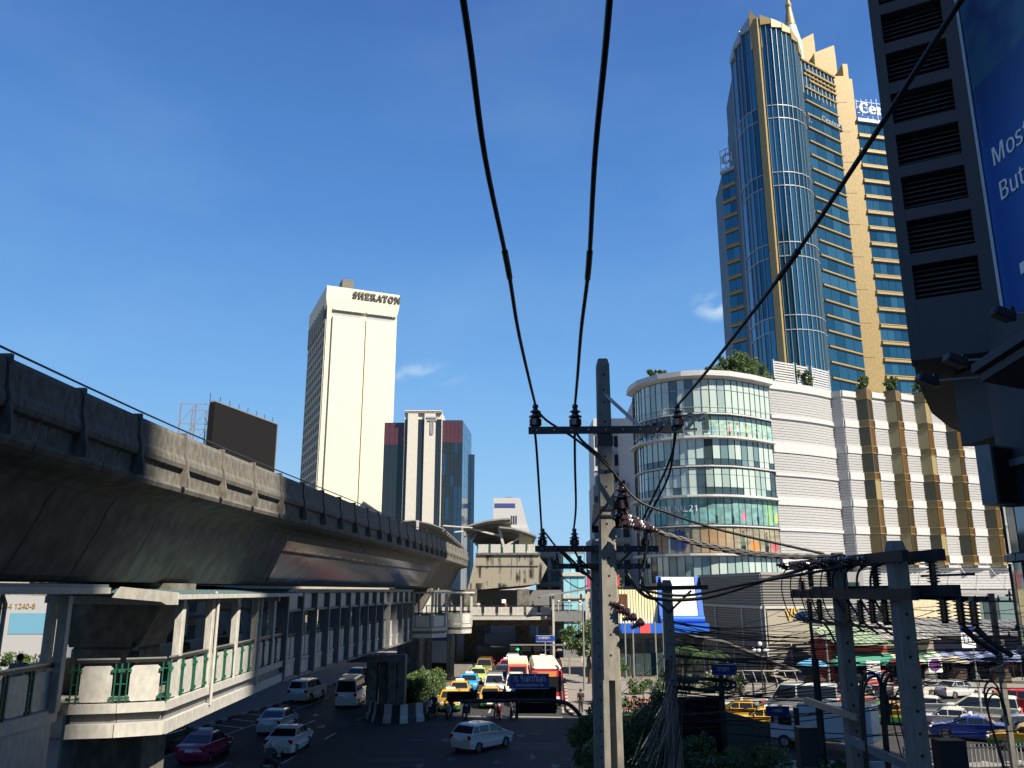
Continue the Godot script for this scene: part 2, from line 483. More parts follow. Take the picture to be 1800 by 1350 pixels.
func ground() -> void:
	structure("ground", sheet([Vector2(-1500, -600), Vector2(1500, -600), Vector2(1500, 2600), Vector2(-1500, 2600)], -0.03), mat("dusty_ground", lin(0.16, 0.15, 0.13), 0.9, 0.0, "cloudy", Vector3(0.05, 0.05, 0.05)), "wide grey city ground reaching out to the skyline")
	var road := structure("road", sheet([Vector2(-70, -40), Vector2(140, -40), Vector2(140, 330), Vector2(-70, 330)], 0.0), mats["asphalt"], "dark grey asphalt of the wide junction and its roads")
	# painted lines
	for k in 6:   # dashes of the two left lanes
		for l in 2:
			var d := 46.0 + k * 7.5 + l * 2.0
			var x := -15.6 + l * 3.1 + (d - 46.0) * 0.085
			stripe(road, Vector2(x, d), Vector2(x + 0.2, d + 2.4), 0.14)
	stripe(road, Vector2(-20.2, 44.0), Vector2(-15.9, 76.0), 0.16)
	for k in 9:   # hatching along the kerb
		var d := 50.0 + k * 2.6
		stripe(road, Vector2(-22.2 + (d - 50.0) * 0.115, d + 1.2), Vector2(-19.5 + (d - 50.0) * 0.14, d - 0.6), 0.28)
	stripe(road, Vector2(-4.6, 65.4), Vector2(3.7, 64.8), 0.35)
	for x in [-4.7, -1.75, 1.15, 3.9]:
		for k in 5:
			stripe(road, Vector2(x + k * 0.16, 67.0 + k * 6.0), Vector2(x + k * 0.16 + 0.12, 70.2 + k * 6.0), 0.15)
	for k in 12:   # zebra along the right corner
		var d := 63.6 - k * 0.62
		stripe(road, Vector2(4.75 + k * 0.11, d), Vector2(5.75 + k * 0.11, d - 0.06), 0.3)
	for k in 7:
		stripe(road, Vector2(12.0 + k * 6.0, 63.5 + k * 1.2), Vector2(14.5 + k * 6.0, 64.0 + k * 1.2), 0.15)
	for k in 5:
		stripe(road, Vector2(7.0 + k * 0.3, 58.0 + k * 1.4), Vector2(9.4 + k * 0.3, 58.5 + k * 1.4), 0.3)
	# pavements
	var left_edge := [Vector2(-24.5, 26), Vector2(-22.5, 45), Vector2(-21.5, 54), Vector2(-20.3, 64.5), Vector2(-18.9, 71.3), Vector2(-17.6, 85), Vector2(-16, 110), Vector2(-15, 150)]
	var s1 := structure("pavement", sheet(left_edge + [Vector2(-80, 150), Vector2(-80, 26)], 0.16), mats["paving"], "left pavement under the walkway with striped kerb")
	kerb(s1, left_edge.slice(0, 4), mats["kerb_white"], mats["kerb_black"], 1.0, 44.0)
	kerb(s1, left_edge.slice(3), mats["kerb_white"], mats["kerb_red"], 1.0)
	var right_edge := [Vector2(7.6, 150), Vector2(6.4, 110), Vector2(4.7, 76), Vector2(4.3, 68), Vector2(4.6, 65.2), Vector2(5.8, 64.2), Vector2(8.2, 65.2), Vector2(12, 70), Vector2(17, 72), Vector2(30, 75), Vector2(45, 80.5), Vector2(100, 100)]
	var s2 := structure("pavement", sheet(right_edge + [Vector2(100, 150)], 0.16), mats["paving"], "far pavement in front of the mall and the shops")
	kerb(s2, right_edge.slice(0, 4), mats["kerb_white"], mats["kerb_red"], 1.2)
	kerb(s2, right_edge.slice(3, 7), mats["kerb_white"], mats["kerb_black"], 0.9)
	kerb(s2, right_edge.slice(6), mats["kerb_white"], mats["kerb_red"], 1.2)
	var near_edge := [Vector2(3.0, -20), Vector2(3.2, 20), Vector2(3.8, 40), Vector2(6.5, 45.5), Vector2(12, 48), Vector2(24, 47.5), Vector2(60, 52)]
	var s3 := structure("pavement", sheet(near_edge + [Vector2(60, -20)], 0.16), mats["paving"], "near pavement under the power poles at the right")
	kerb(s3, near_edge.slice(2), mats["kerb_white"], mats["kerb_black"], 1.0)
	var isle := [Vector2(-10.6, 64.5), Vector2(-9.6, 62.4), Vector2(-7.8, 61.9), Vector2(-6.3, 63.2), Vector2(-5.8, 66), Vector2(-5.3, 85), Vector2(-4.9, 112), Vector2(-8.6, 112), Vector2(-10.0, 80), Vector2(-10.6, 64.5)]
	var s4 := structure("median", sheet(isle.slice(0, 9), 0.15), mats["concrete"], "concrete median island under the walkway end")
	kerb(s4, isle, mats["kerb_white"], mats["kerb_black"], 0.9)
	# the striped guard round the pier, slabs leaning outwards at the foot
	var guard := thing("crash_barrier", "black and white striped concrete barrier round the foot of the dark pier", "barrier")
	var ring := [Vector2(-10.75, 66.5), Vector2(-10.65, 64.3), Vector2(-9.7, 62.2), Vector2(-7.8, 61.6), Vector2(-6.2, 62.9), Vector2(-5.75, 65.4), Vector2(-5.7, 67.5)]
	var k := 0
	for i in ring.size() - 1:
		var m := 3
		for j in m:
			var p: Vector2 = ring[i].lerp(ring[i + 1], float(j) / m); var q: Vector2 = ring[i].lerp(ring[i + 1], float(j + 1) / m - 0.015)
			var c := Vector2(-8.2, 66.0)
			var ip := (c - p).normalized(); var iq := (c - q).normalized()
			var b := MB.new()
			var pr := [Vector2(0.0, 0.0), Vector2(0.04, 0.3), Vector2(0.22, 0.55), Vector2(0.28, 1.2), Vector2(0.5, 1.2), Vector2(0.5, 0.0)]
			var ra := []; var rb := []
			for s in pr:
				ra.append(v3(p.x + ip.x * s.x, s.y, p.y + ip.y * s.x)); rb.append(v3(q.x + iq.x * s.x, s.y, q.y + iq.y * s.x))
			b.loft([ra, rb], false, true)
			k += 1
			obj("barrier_block", b, mats["kerb_white"] if k % 2 == 0 else mats["kerb_black"], guard)
	# a strip of planted ground behind the right kerb
	var bed := thing("flower_bed", "low brick flower bed with grass beside the right kerb", "flower bed")
	block("bed_wall", bed, mat("brick_red", lin(0.17, 0.075, 0.05), 0.8, 0.0, "cloudy", Vector3(2, 2, 2)), v3(8.0, 0.33, 69.5), Vector3(3.0, 0.34, 4.2))
	block("bed_soil", bed, mat("turf", lin(0.06, 0.11, 0.03), 0.95, 0.0, "grit", Vector3(2, 2, 2)), v3(8.0, 0.52, 69.5), Vector3(2.7, 0.1, 3.9))

func road_wear() -> void:   # repair patches, oil stains and covers, matter lying in the road
	var r := RandomNumberGenerator.new(); r.seed = 77
	var old := mat("asphalt_patch", lin(0.045, 0.045, 0.046), 0.9, 0.0, "grit", Vector3(1.2, 1.2, 1.2))
	var pale := mat("asphalt_pale", lin(0.085, 0.083, 0.08), 0.9, 0.0, "grit", Vector3(1.2, 1.2, 1.2))
	var road: Node3D = get_node("road")
	for k in 26:
		var c := Vector2(r.randf_range(-17, 30), r.randf_range(44, 64))
		var w := r.randf_range(0.8, 3.2); var h := r.randf_range(0.6, 5.0); var a := r.randf_range(-0.25, 0.25)
		var pts := []
		for e in [[-1, -1], [1, -1], [1, 1], [-1, 1]]: pts.append(c + Vector2(e[0] * w * 0.5 * r.randf_range(0.9, 1.1), e[1] * h * 0.5).rotated(a))
		obj("repair_patch", sheet(pts, 0.0022 + k * 0.00008), old if k % 3 else pale, road)
	for k in 40:
		var c := Vector2(r.randf_range(-16, 8), r.randf_range(45, 95))
		var pts := []
		for e in 9: pts.append(c + Vector2(cos(TAU * e / 9.0), sin(TAU * e / 9.0) * r.randf_range(1.5, 4.0)) * r.randf_range(0.12, 0.32))
		obj("oil_stain", sheet(pts, 0.0045 + k * 0.00003), mat("oil", lin(0.025, 0.025, 0.026), 0.6), road)
	for q in [[-6.0, 55.0], [1.5, 57.5], [-10.5, 60.0], [3.0, 49.0], [20.0, 60.0]]:
		var b := MB.new()
		b.lathe([Vector2(0, 0.012), Vector2(0.36, 0.012), Vector2(0.4, 0.008), Vector2(0.4, 0.0)], v3(q[0], 0.0, q[1]), 20)
		obj("manhole_cover", b, mat("cast_iron", lin(0.05, 0.045, 0.04), 0.7, 0.3, "grit", Vector3(4, 4, 4)), road)

var edge_path := [Vector2(-11.7, -90), Vector2(-11.7, 0), Vector2(-11.62, 15), Vector2(-11.5, 25), Vector2(-11.2, 32), Vector2(-10.75, 39), Vector2(-10.0, 49), Vector2(-9.3, 59), Vector2(-8.4, 72), Vector2(-7.35, 92), Vector2(-6.2, 119)]

func along(o: float, y: float, d: float) -> Vector3:   # o metres inside the right edge of the deck
	var x := lerp_path(edge_path, d)
	var s := (lerp_path(edge_path, d + 0.5) - lerp_path(edge_path, d - 0.5))
	var nn := Vector2(1.0, -s).normalized()
	return v3(x - nn.x * o, y, d - nn.y * o)

func viaduct() -> void:
	var t := thing("railway_viaduct", "long curved concrete railway viaduct crossing the left side overhead", "viaduct")
	var prof := [Vector2(0, 12.5), Vector2(-0.03, 12.4), Vector2(0.02, 12.27), Vector2(0.25, 12.14), Vector2(0.9, 12.0), Vector2(1.22, 11.82), Vector2(1.45, 11.5), Vector2(1.62, 11.0), Vector2(2.42, 9.45), Vector2(2.62, 9.3), Vector2(6.4, 9.3), Vector2(6.6, 9.45), Vector2(7.4, 11.0), Vector2(7.58, 11.5), Vector2(7.8, 11.82), Vector2(8.1, 12.0), Vector2(8.75, 12.14), Vector2(9.0, 12.27), Vector2(9.0, 12.5)]
	var mid := Vector2(4.5, 11.5)
	var seg := 3.35
	var d := -84.0
	while d < 118.0:
		var b := MB.new()
		var rings := []
		for q in [[0.0, 0.992], [0.05, 1.0], [seg * 0.5, 1.0], [seg - 0.05, 1.0], [seg, 0.992]]:
			var r := []
			for p in prof:
				var w: Vector2 = mid + (p - mid) * q[1]
				r.append(along(w.x, w.y, d + q[0]))
			rings.append(r)
		b.loft(rings, false, true)
		obj("girder_segment", b, mats["girder"], t)
		d += seg
	# precast parapet: bulging panels between flared fins over a low recessed wall
	var pp := [Vector2(0.14, 14.27), Vector2(0.05, 14.24), Vector2(0.0, 14.1), Vector2(-0.02, 13.8), Vector2(-0.04, 13.5), Vector2(-0.1, 13.36), Vector2(-0.12, 13.2), Vector2(-0.08, 13.06), Vector2(0.05, 13.0), Vector2(0.2, 13.14), Vector2(0.24, 13.7), Vector2(0.24, 14.25)]
	var fin := [Vector2(-0.04, 14.32), Vector2(0.22, 14.32), Vector2(0.22, 12.5), Vector2(-0.30, 12.42), Vector2(-0.27, 12.75), Vector2(-0.2, 13.0), Vector2(-0.17, 13.3), Vector2(-0.08, 13.6)]
	d = 11.75
	var rail := []
	while d < 117.0:
		var b := MB.new()
		var rings := []
		for q in [0.07, 0.1, seg * 0.35, seg * 0.65, seg - 0.1, seg - 0.07]:
			var r := []
			var shrink := 0.03 if q < 0.08 or q > seg - 0.08 else 0.0
			for p in pp: r.append(along(p.x + shrink * (1.0 if p.x < 0.1 else -1.0), p.y, d + q))
			rings.append(r)
		b.loft(rings, false, true)
		obj("parapet_panel", b, mats["parapet"], t)
		var fb := MB.new()
		var ra := []; var rb := []
		for p in fin:
			ra.append(along(p.x, p.y, d - 0.06)); rb.append(along(p.x, p.y, d + 0.06))
		fb.loft([ra, rb], false, true)
		obj("parapet_fin", fb, mats["parapet"], t)
		var blocks := 5 if d < 50.0 else 1
		for k in blocks:
			var a := along(0.1, 12.77, d + 0.07 + (seg - 0.14) * k / blocks); var c := along(0.1, 12.77, d + 0.07 + (seg - 0.14) * (k + 1) / blocks - 0.02)
			bar("wall_block", t, mats["parapet"], a, c, 0.1, 0.6)
		rail.append(along(0.1, 14.42, d))
		d += seg
	var rb2 := MB.new()
	rb2.tube(rail, 0.03, 5)
	obj("handrail", rb2, mats["dark_steel"], t)
	var far := MB.new()   # the parapet of the other side and the ends out of view
	for q in [[8.85, -80.0, 117.0], [0.15, -80.0, 11.7]]:
		var x: float = q[1]
		while x < q[2] - 0.1:
			var a := along(q[0], 13.4, x); var c := along(q[0], 13.4, minf(x + 4.0, q[2]))
			far.box((a + c) * 0.5, Vector3(0.2, 1.8, a.distance_to(c)), facing(c - a))
			x += 4.0
	obj("parapet_wall", far, mats["parapet"], t)
	# a printed vinyl banner stretched on the girder's web
	var im := Image.create(512, 64, false, Image.FORMAT_RGB8)
	var f := FastNoiseLite.new(); f.seed = 3; f.frequency = 0.02
	for y in 64:
		for x in 512:
			var u := x / 512.0
			var c := Color(0.16, 0.24, 0.36).lerp(Color(0.10, 0.18, 0.34), u)
			if u < 0.16: c = Color(0.42, 0.48, 0.50).lerp(c, smoothstep(0.08, 0.16, u))
			if u < 0.10 and (x + y) % 26 < 13: c = c * 0.75
			if u > 0.10 and u < 0.45: c = c.lerp(Color(0.46, 0.44, 0.46), clampf(f.get_noise_2d(x, y * 3) * 1.2, 0, 0.5) * float(y > 30))
			if absf(y - 12.0 - u * 6.0) < 2.2 and f.get_noise_2d(x * 3, 9) > -0.1: c = Color(0.85, 0.66, 0.40)
			if y > 22 and y < 34 and u > 0.3 and u < 0.86 and (x * 7 + y / 5) % 11 < 4 and f.get_noise_2d(x * 6, 40) > -0.2: c = Color(0.66, 0.70, 0.76)
			if u > 0.9: c = c.lerp(Color(0.35, 0.38, 0.42), 0.6)
			im.set_pixel(x, y, c)
	var bm := StandardMaterial3D.new()
	bm.resource_name = "banner_print"; bm.albedo_texture = ImageTexture.create_from_image(im); bm.roughness = 0.18
	var bb := MB.new()
	bb.has_uv = true
	for k in 16:
		var d0 := 44.0 + k * 3.0; var d1 := d0 + 3.0
		var a := along(1.42, 11.55, d0); var b2 := along(1.42, 11.55, d1); var c := along(2.40, 9.48, d1); var e := along(2.40, 9.48, d0)
		var off := (b2 - a).cross(e - a).normalized() * 0.05
		if off.x < 0.0: off = -off
		for q in [[a, k / 16.0, 0.0], [b2, (k + 1) / 16.0, 0.0], [c, (k + 1) / 16.0, 1.0], [a, k / 16.0, 0.0], [c, (k + 1) / 16.0, 1.0], [e, k / 16.0, 1.0]]:
			bb.v.append(q[0] + off); bb.n.append(off.normalized()); bb.u.append(Vector2(q[1], q[2]))
	tag(obj("banner", bb, bm), "long dark blue printed advertising banner along the underside of the viaduct", "banner")
	# piers
	for q in [[34.0, "big dark concrete viaduct pier behind the walkway landing"], [98.0, "concrete viaduct pier just before the station"], [2.0, "viaduct pier beside the viewer out to the left"], [-30.0, "viaduct pier behind the viewer"]]:
		var c := along(4.5, 0, q[0])
		var p := thing("viaduct_pier", q[1], "pier", Vector3(c.x, 0, c.z), 0.0, "piers of the railway viaduct")
		var b := MB.new()
		b.bevel(Vector3(0, 3.5, 0), Vector3(2.6, 7.0, 2.4), 0.2)
		obj("shaft", b, mats["concrete"], p)
		var h := MB.new()
		h.loft([[Vector3(-1.3, 6.9, -1.2), Vector3(1.3, 6.9, -1.2), Vector3(1.3, 6.9, 1.2), Vector3(-1.3, 6.9, 1.2)], [Vector3(-2.4, 8.9, -1.3), Vector3(2.4, 8.9, -1.3), Vector3(2.4, 8.9, 1.3), Vector3(-2.4, 8.9, 1.3)], [Vector3(-2.4, 9.28, -1.3), Vector3(2.4, 9.28, -1.3), Vector3(2.4, 9.28, 1.3), Vector3(-2.4, 9.28, 1.3)]], false, true)
		obj("pier_head", h, mats["concrete"], p)

func clip_panel(parent: Node3D, a: Vector3, b: Vector3, h: float, m: Material) -> void:   # white board with cut corners and green clips, a to b along its foot
	var d := b - a
	var w := d.length()
	var x := d / w
	var c := 0.09
	var p := PackedVector2Array([Vector2(c, 0), Vector2(w - c, 0), Vector2(w, c), Vector2(w, h - c), Vector2(w - c, h), Vector2(c, h), Vector2(0, h - c), Vector2(0, c)])
	var z := x.cross(Vector3.UP)
	var q := MB.new()
	q.prism(p, a, x, Vector3.UP, z * 0.03)
	obj("guard_panel", q, m, parent)

func green_post(parent: Node3D, foot: Vector3, along_x: Vector3, h: float) -> void:   # slim ladder-like green baluster with four clips
	var b := MB.new()
	var z := along_x.cross(Vector3.UP)
	var bs := Basis(along_x, Vector3.UP, z)
	for s in [-1.0, 1.0]:
		b.box(foot + along_x * 0.09 * s + Vector3.UP * h * 0.5 + z * 0.02, Vector3(0.035, h, 0.09), bs)
	for k in 3:
		b.box(foot + Vector3.UP * h * (0.15 + 0.35 * k) + z * 0.02, Vector3(0.16, 0.03, 0.05), bs)
	for s in [-1.0, 1.0]:
		for y in [0.16, 0.82]:
			b.box(foot + along_x * 0.15 * s + Vector3.UP * h * y + z * 0.06, Vector3(0.11, 0.1, 0.06), bs)
	obj("baluster", b, mats["green_steel"], parent)

func guard_run(parent: Node3D, a: Vector3, b: Vector3, count: int, h := 1.12) -> void:
	var d := (b - a) / count
	var x := d.normalized()
	for k in count:
		clip_panel(parent, a + d * k + x * 0.17 + Vector3.UP * 0.1, a + d * (k + 1) - x * 0.17 + Vector3.UP * 0.1, h, mats["white_panel"])
		green_post(parent, a + d * k, x, h + 0.18)
	green_post(parent, b, x, h + 0.18)
	bar("handrail", parent, mats["rail_black"], a + Vector3.UP * (h + 0.24), b + Vector3.UP * (h + 0.24), 0.1, 0.09)
	bar("top_rail", parent, mats["galvanised"], a + Vector3.UP * (h + 0.32), b + Vector3.UP * (h + 0.32), 0.06, 0.05)

func fascia(parent: Node3D, pts: Array, y0: float, y1: float, m: Material, thick := 0.16, called := "fascia") -> void:
	for i in pts.size() - 1:
		var a: Vector2 = pts[i]; var b: Vector2 = pts[i + 1]
		bar(called, parent, m, v3(a.x, (y0 + y1) * 0.5, a.y), v3(b.x, (y0 + y1) * 0.5, b.y), thick, y1 - y0)

func walkways() -> void:
	# landing with the bright corner
	var t := thing("walkway_landing", "white panelled walkway landing with green balusters catching the sun", "walkway", Vector3(0, 0.15, 0))
	var deck := [Vector2(-14.3, 14.0), Vector2(-14.3, 27.6), Vector2(-14.3, 28.5), Vector2(-12.9, 28.8), Vector2(-11.6, 29.4), Vector2(-11.75, 33.0), Vector2(-12.2, 46.0), Vector2(-16.5, 46.0), Vector2(-18.8, 14.0)]
	obj("deck", tower_of(deck, 4.98, 5.2), mats["concrete"], t)
	var rim := deck.slice(2, 7)
	fascia(t, rim, 4.98, 5.27, mats["white_paint"], 0.2)
	fascia(t, [Vector2(-14.3, 28.7), Vector2(-12.95, 29.0), Vector2(-11.75, 29.6), Vector2(-11.9, 33.0), Vector2(-12.35, 46.0)], 4.6, 4.98, mats["mid_grey"], 0.2, "recessed_beam")
	fascia(t, [Vector2(-14.3, 28.45), Vector2(-12.9, 28.75), Vector2(-11.58, 29.38), Vector2(-11.73, 33.0), Vector2(-12.2, 46.0)], 4.25, 4.66, mats["white_paint"], 0.24, "lower_beam")
	fascia(t, [Vector2(-14.3, 14.0), Vector2(-14.3, 27.6)], 4.9, 5.27, mats["white_paint"], 0.2)
	fascia(t, [Vector2(-14.5, 14.0), Vector2(-14.3, 27.4)], 2.2, 4.9, mats["white_paint"], 0.1, "side_wall")
	guard_run(t, v3(-14.25, 5.22, 28.55), v3(-12.97, 5.22, 28.83), 1)
	guard_run(t, v3(-12.8, 5.22, 28.9), v3(-11.66, 5.22, 29.42), 1)
	guard_run(t, v3(-14.3, 5.22, 27.4), v3(-14.3, 5.22, 14.2), 10)
	guard_run(t, v3(-11.66, 5.22, 29.65), v3(-12.2, 5.22, 45.8), 13)
	# posts and roof of the landing
	for q in [[-11.8, 30.6], [-11.85, 33.8], [-11.95, 37.2], [-12.05, 40.4], [-12.15, 43.6], [-16.6, 31.0], [-16.6, 37.6], [-16.6, 43.6], [-14.2, 27.3], [-14.25, 23.6], [-14.3, 20.0], [-18.4, 20.0], [-18.4, 23.6], [-18.2, 27.3]]:
		var b := MB.new()
		b.bevel(v3(q[0], 6.95, q[1]), Vector3(0.3, 3.5, 0.3), 0.03)
		obj("column", b, mats["white_paint"], t)
		if not int(q[1]) in [33, 40, 23]: continue
		var p := MB.new()
		p.tube([v3(q[0] + 0.24, 4.6, q[1] + 0.1), v3(q[0] + 0.24, 8.5, q[1] + 0.1), v3(q[0] + 0.1, 8.8, q[1] + 0.1)], 0.06, 8)
		obj("downpipe", p, mats["white_paint"], t)
	var roof := MB.new()
	var tilt := 0.02
	roof.prism(PackedVector2Array([Vector2(-16.9, 8.95 + tilt), Vector2(-11.5, 8.62), Vector2(-11.5, 8.70), Vector2(-16.9, 9.05 + tilt)]), v3(0, 0, 29.6), Vector3.RIGHT, Vector3.UP, Vector3(0.05, 0, -17.0))
	obj("roof_sheet", roof, mats["roof_sheet"], t)
	for k in 28:
		bar("roof_rib", t, mats["roof_sheet"], v3(-16.85, 9.09 + tilt, 29.8 + k * 0.6), v3(-11.52, 8.73, 29.8 + k * 0.6), 0.07, 0.06)
	bar("gutter", t, mats["white_paint"], v3(-11.46, 8.64, 29.5), v3(-11.5, 8.64, 46.8), 0.14, 0.16)
	var verge := MB.new()
	verge.prism(PackedVector2Array([Vector2(-13.75, 8.62), Vector2(-13.5, 8.98), Vector2(-11.5, 8.78), Vector2(-11.5, 8.38), Vector2(-11.85, 8.38), Vector2(-12.05, 8.48)]), v3(0, 0, 29.4), Vector3.RIGHT, Vector3.UP, Vector3(0, 0, -0.14))
	obj("roof_verge", verge, mats["white_paint"], t)
	bar("roof_sheet", t, mats["roof_sheet"], v3(-16.2, 9.0, 13.0), v3(-16.0, 9.0, 28.6), 5.0, 0.1)
	bar("gutter", t, mats["white_paint"], v3(-13.7, 8.85, 13.0), v3(-13.5, 8.85, 28.6), 0.14, 0.2)
	for q in [30.5, 37.0, 43.5]:
		bar("ceiling_beam", t, mats["white_paint"], v3(-16.6, 8.55, q), v3(-11.8, 8.45, q), 0.15, 0.25)
	fascia(t, [Vector2(-16.6, 29.0), Vector2(-16.5, 46.0)], 5.2, 6.4, mats["white_paint"], 0.08, "back_guard")
	bar("back_rail", t, mats["rail_black"], v3(-18.5, 6.55, 14), v3(-18.2, 6.55, 28.5), 0.08, 0.08)
	# a pillar under the landing
	var pl := thing("landing_pillar", "square dark concrete pillar under the sunlit landing corner", "pillar", v3(-13.6, 0, 31.0))
	var pb := MB.new()
	pb.bevel(Vector3(0, 2.25, 0), Vector3(2.3, 4.5, 2.2), 0.1)
	obj("shaft", pb, mats["concrete"], pl)
	block("pillar_base", pl, mats["concrete"], Vector3(0, 0.2, 0), Vector3(2.7, 0.4, 2.6))
	# covered bridge of white panels between uprights of one even, darker grey
	var c := thing("covered_footbridge", "long covered footbridge with dark uprights and white infill panels", "footbridge")
	var A := Vector2(-12.25, 46.1); var B := Vector2(-9.7, 82.0)
	var dir := (B - A).normalized()
	var side := Vector2(-dir.y, dir.x)
	var n := 14
	for s: float in [0.0, 4.0]:
		for k in n + 1:
			var p := A.lerp(B, float(k) / n) + side * s
			bar("upright", c, mats["mid_grey"], v3(p.x, 4.42, p.y), v3(p.x, 8.9, p.y), 0.55, 0.22)
			if k == n: continue
			var q0 := p + dir * 0.42; var q1 := A.lerp(B, float(k + 1) / n) + side * s - dir * 0.42
			bar("upper_panel", c, mats["white_panel"], v3(q0.x, 8.42, q0.y), v3(q1.x, 8.42, q1.y), 0.06, 0.85)
			bar("lower_panel", c, mats["white_panel"], v3(q0.x, 4.82, q0.y), v3(q1.x, 4.82, q1.y), 0.06, 0.7)
			var r0 := q0.lerp(q1, 0.1); var r1 := q0.lerp(q1, 0.46)
			var r2 := q0.lerp(q1, 0.56); var r3 := q0.lerp(q1, 0.92)
			bar("guard_panel", c, mats["white_panel"], v3(r0.x, 5.98, r0.y), v3(r1.x, 5.98, r1.y), 0.05, 1.1)
			bar("guard_panel", c, mats["white_panel"], v3(r2.x, 5.98, r2.y), v3(r3.x, 5.98, r3.y), 0.05, 1.1)
			bar("sill", c, mats["white_paint"], v3(q0.x, 5.3, q0.y), v3(q1.x, 5.3, q1.y), 0.12, 0.2)
			bar("handrail", c, mats["rail_black"], v3(q0.x, 6.65, q0.y), v3(q1.x, 6.65, q1.y), 0.08, 0.09)
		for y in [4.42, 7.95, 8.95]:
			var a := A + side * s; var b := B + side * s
			bar("chord", c, mats["mid_grey"], v3(a.x, y, a.y), v3(b.x, y, b.y), 0.34, 0.14)
	var m0 := A + side * 2.0; var m1 := B + side * 2.0
	bar("deck", c, mats["concrete"], v3(m0.x, 5.12, m0.y), v3(m1.x, 5.12, m1.y), 3.9, 0.16)
	bar("roof", c, mats["roof_sheet"], v3(m0.x, 9.06, m0.y), v3(m1.x, 9.06, m1.y), 4.6, 0.08)
	# pier carrying its far end
	var fp := thing("footbridge_pier", "dark cluster of concrete columns standing in the striped barrier", "pier", v3(-9.3, 0, 65.0))
	for q in [[-1.05, 0.0, 0.75], [-0.25, -0.3, 0.6], [0.45, 0.2, 0.6], [1.1, 0.0, 0.65]]:
		var b := MB.new()
		b.bevel(Vector3(q[0], 2.2, q[1]), Vector3(q[2], 4.4, 1.1), 0.06)
		obj("column", b, mats["concrete"], fp)
	block("cap_beam", fp, mats["concrete"], Vector3(-1.2, 4.1, 0), Vector3(5.2, 0.48, 1.3))
	# small octagonal landings further on
	for q in [[-8.7, 86.0, 2.3, "dim octagonal walkway bay at the end of the covered bridge", "white_paint"], [-6.2, 94.0, 1.9, "sunlit white octagonal walkway bay before the station", "white_paint"]]:
		var l := thing("walkway_bay", q[3], "walkway", v3(q[0], 0, q[1]), 0.0, "octagonal bays of the walkway")
		var r: float = q[2]
		var m: Material = mats[q[4]]
		var ring := []
		for k in 9:
			var a := -PI * 0.5 - PI * 0.125 + PI * 0.25 * k
			ring.append(Vector2(cos(a), sin(a)) * r)
		for k in 8:
			var a: Vector2 = ring[k]; var b: Vector2 = ring[(k + 1) % 8]
			bar("fascia", l, m, v3(a.x, 5.35, a.y), v3(b.x, 5.35, b.y), 0.15, 0.32)
			bar("lower_beam", l, m, v3(a.x * 0.97, 4.75, a.y * 0.97), v3(b.x * 0.97, 4.75, b.y * 0.97), 0.15, 0.4)
			bar("recessed_beam", l, mats["dark_steel"], v3(a.x * 0.93, 5.07, a.y * 0.93), v3(b.x * 0.93, 5.07, b.y * 0.93), 0.1, 0.3)
			bar("guard_panel", l, mats["white_panel"], v3(lerpf(a.x, b.x, 0.12), 6.1, lerpf(a.y, b.y, 0.12)), v3(lerpf(a.x, b.x, 0.88), 6.1, lerpf(a.y, b.y, 0.88)), 0.05, 1.05)
			bar("handrail", l, mats["rail_black"], v3(a.x, 6.78, a.y), v3(b.x, 6.78, b.y), 0.1, 0.1)
			bar("column", l, m, v3(a.x, 5.4, a.y), v3(a.x, 8.7, a.y), 0.18, 0.18)
		var d8 := MB.new()
		var poly := PackedVector2Array()
		for k in 8: poly.append(ring[k])
		d8.prism(poly, Vector3(0, 5.0, 0), Vector3.RIGHT, Vector3.BACK, Vector3(0, 0.2, 0))
		obj("deck", d8, mats["concrete"], l)
		var rf := MB.new()
		var big := PackedVector2Array()
		for k in 8: big.append(ring[k] * 1.2)
		rf.prism(big, Vector3(0, 8.72, 0), Vector3.RIGHT, Vector3.BACK, Vector3(0, 0.16, 0))
		obj("roof", rf, m, l)
	# buildings along the left side of the street, seen only through the walkway
	var rows := [[-36.0, 4.0, 40.0, 10.5, "grey shophouse row beyond the walkway at the far left"], [-27.5, 55.0, 78.0, 11.0, "shaded shophouse row behind the landing columns"], [-25.0, 79.0, 112.0, 10.5, "long low block behind the covered bridge"], [-22.0, 113.0, 160.0, 13.0, "far office block left of the station"]]
	for q in rows:
		var bl := thing("street_block", q[4], "building")
		obj("wall", tower_of([Vector2(q[0], q[1]), Vector2(q[0], q[2]), Vector2(q[0] - 10, q[2]), Vector2(q[0] - 10, q[1])], 0.16, q[3]), mats["pale_stone"], bl)
		var nb := int((q[2] - q[1]) / 3.4)
		for k in nb:
			var d0: float = q[1] + 0.4 + k * 3.4
			for r in 3:
				wall_piece("window", bl, mats["glass_dark"], Vector2(q[0], d0), Vector2(q[0], d0 + 2.4), 1.0 + r * 3.1, 3.0 + r * 3.1, 0.0, 0.06, Vector2(0, d0))
				if r > 0: wall_piece("balcony_slab", bl, mats["concrete"], Vector2(q[0], d0 - 0.4), Vector2(q[0], d0 + 2.9), 0.55 + r * 3.1, 0.75 + r * 3.1, 0.0, 0.9, Vector2(0, d0))
	var hd := thing("hoarding", "pale blue and white printed hoarding glimpsed through the dark walkway", "hoarding", v3(-29.6, 0, 51.5))
	block("board", hd, mat("board_white", lin(0.5, 0.5, 0.5), 0.6, 0.0, "fine", Vector3.ONE), Vector3(0, 5.6, 0), Vector3(8, 6.2, 0.12))
	block("print", hd, mat("print_sky", lin(0.14, 0.34, 0.46), 0.6), Vector3(0.9, 7.1, 0.07), Vector3(2.6, 1.2, 0.02))
	block("print", hd, mat("print_sky2", lin(0.34, 0.45, 0.5), 0.6), Vector3(-1.6, 7.1, 0.07), Vector3(1.8, 1.3, 0.02))
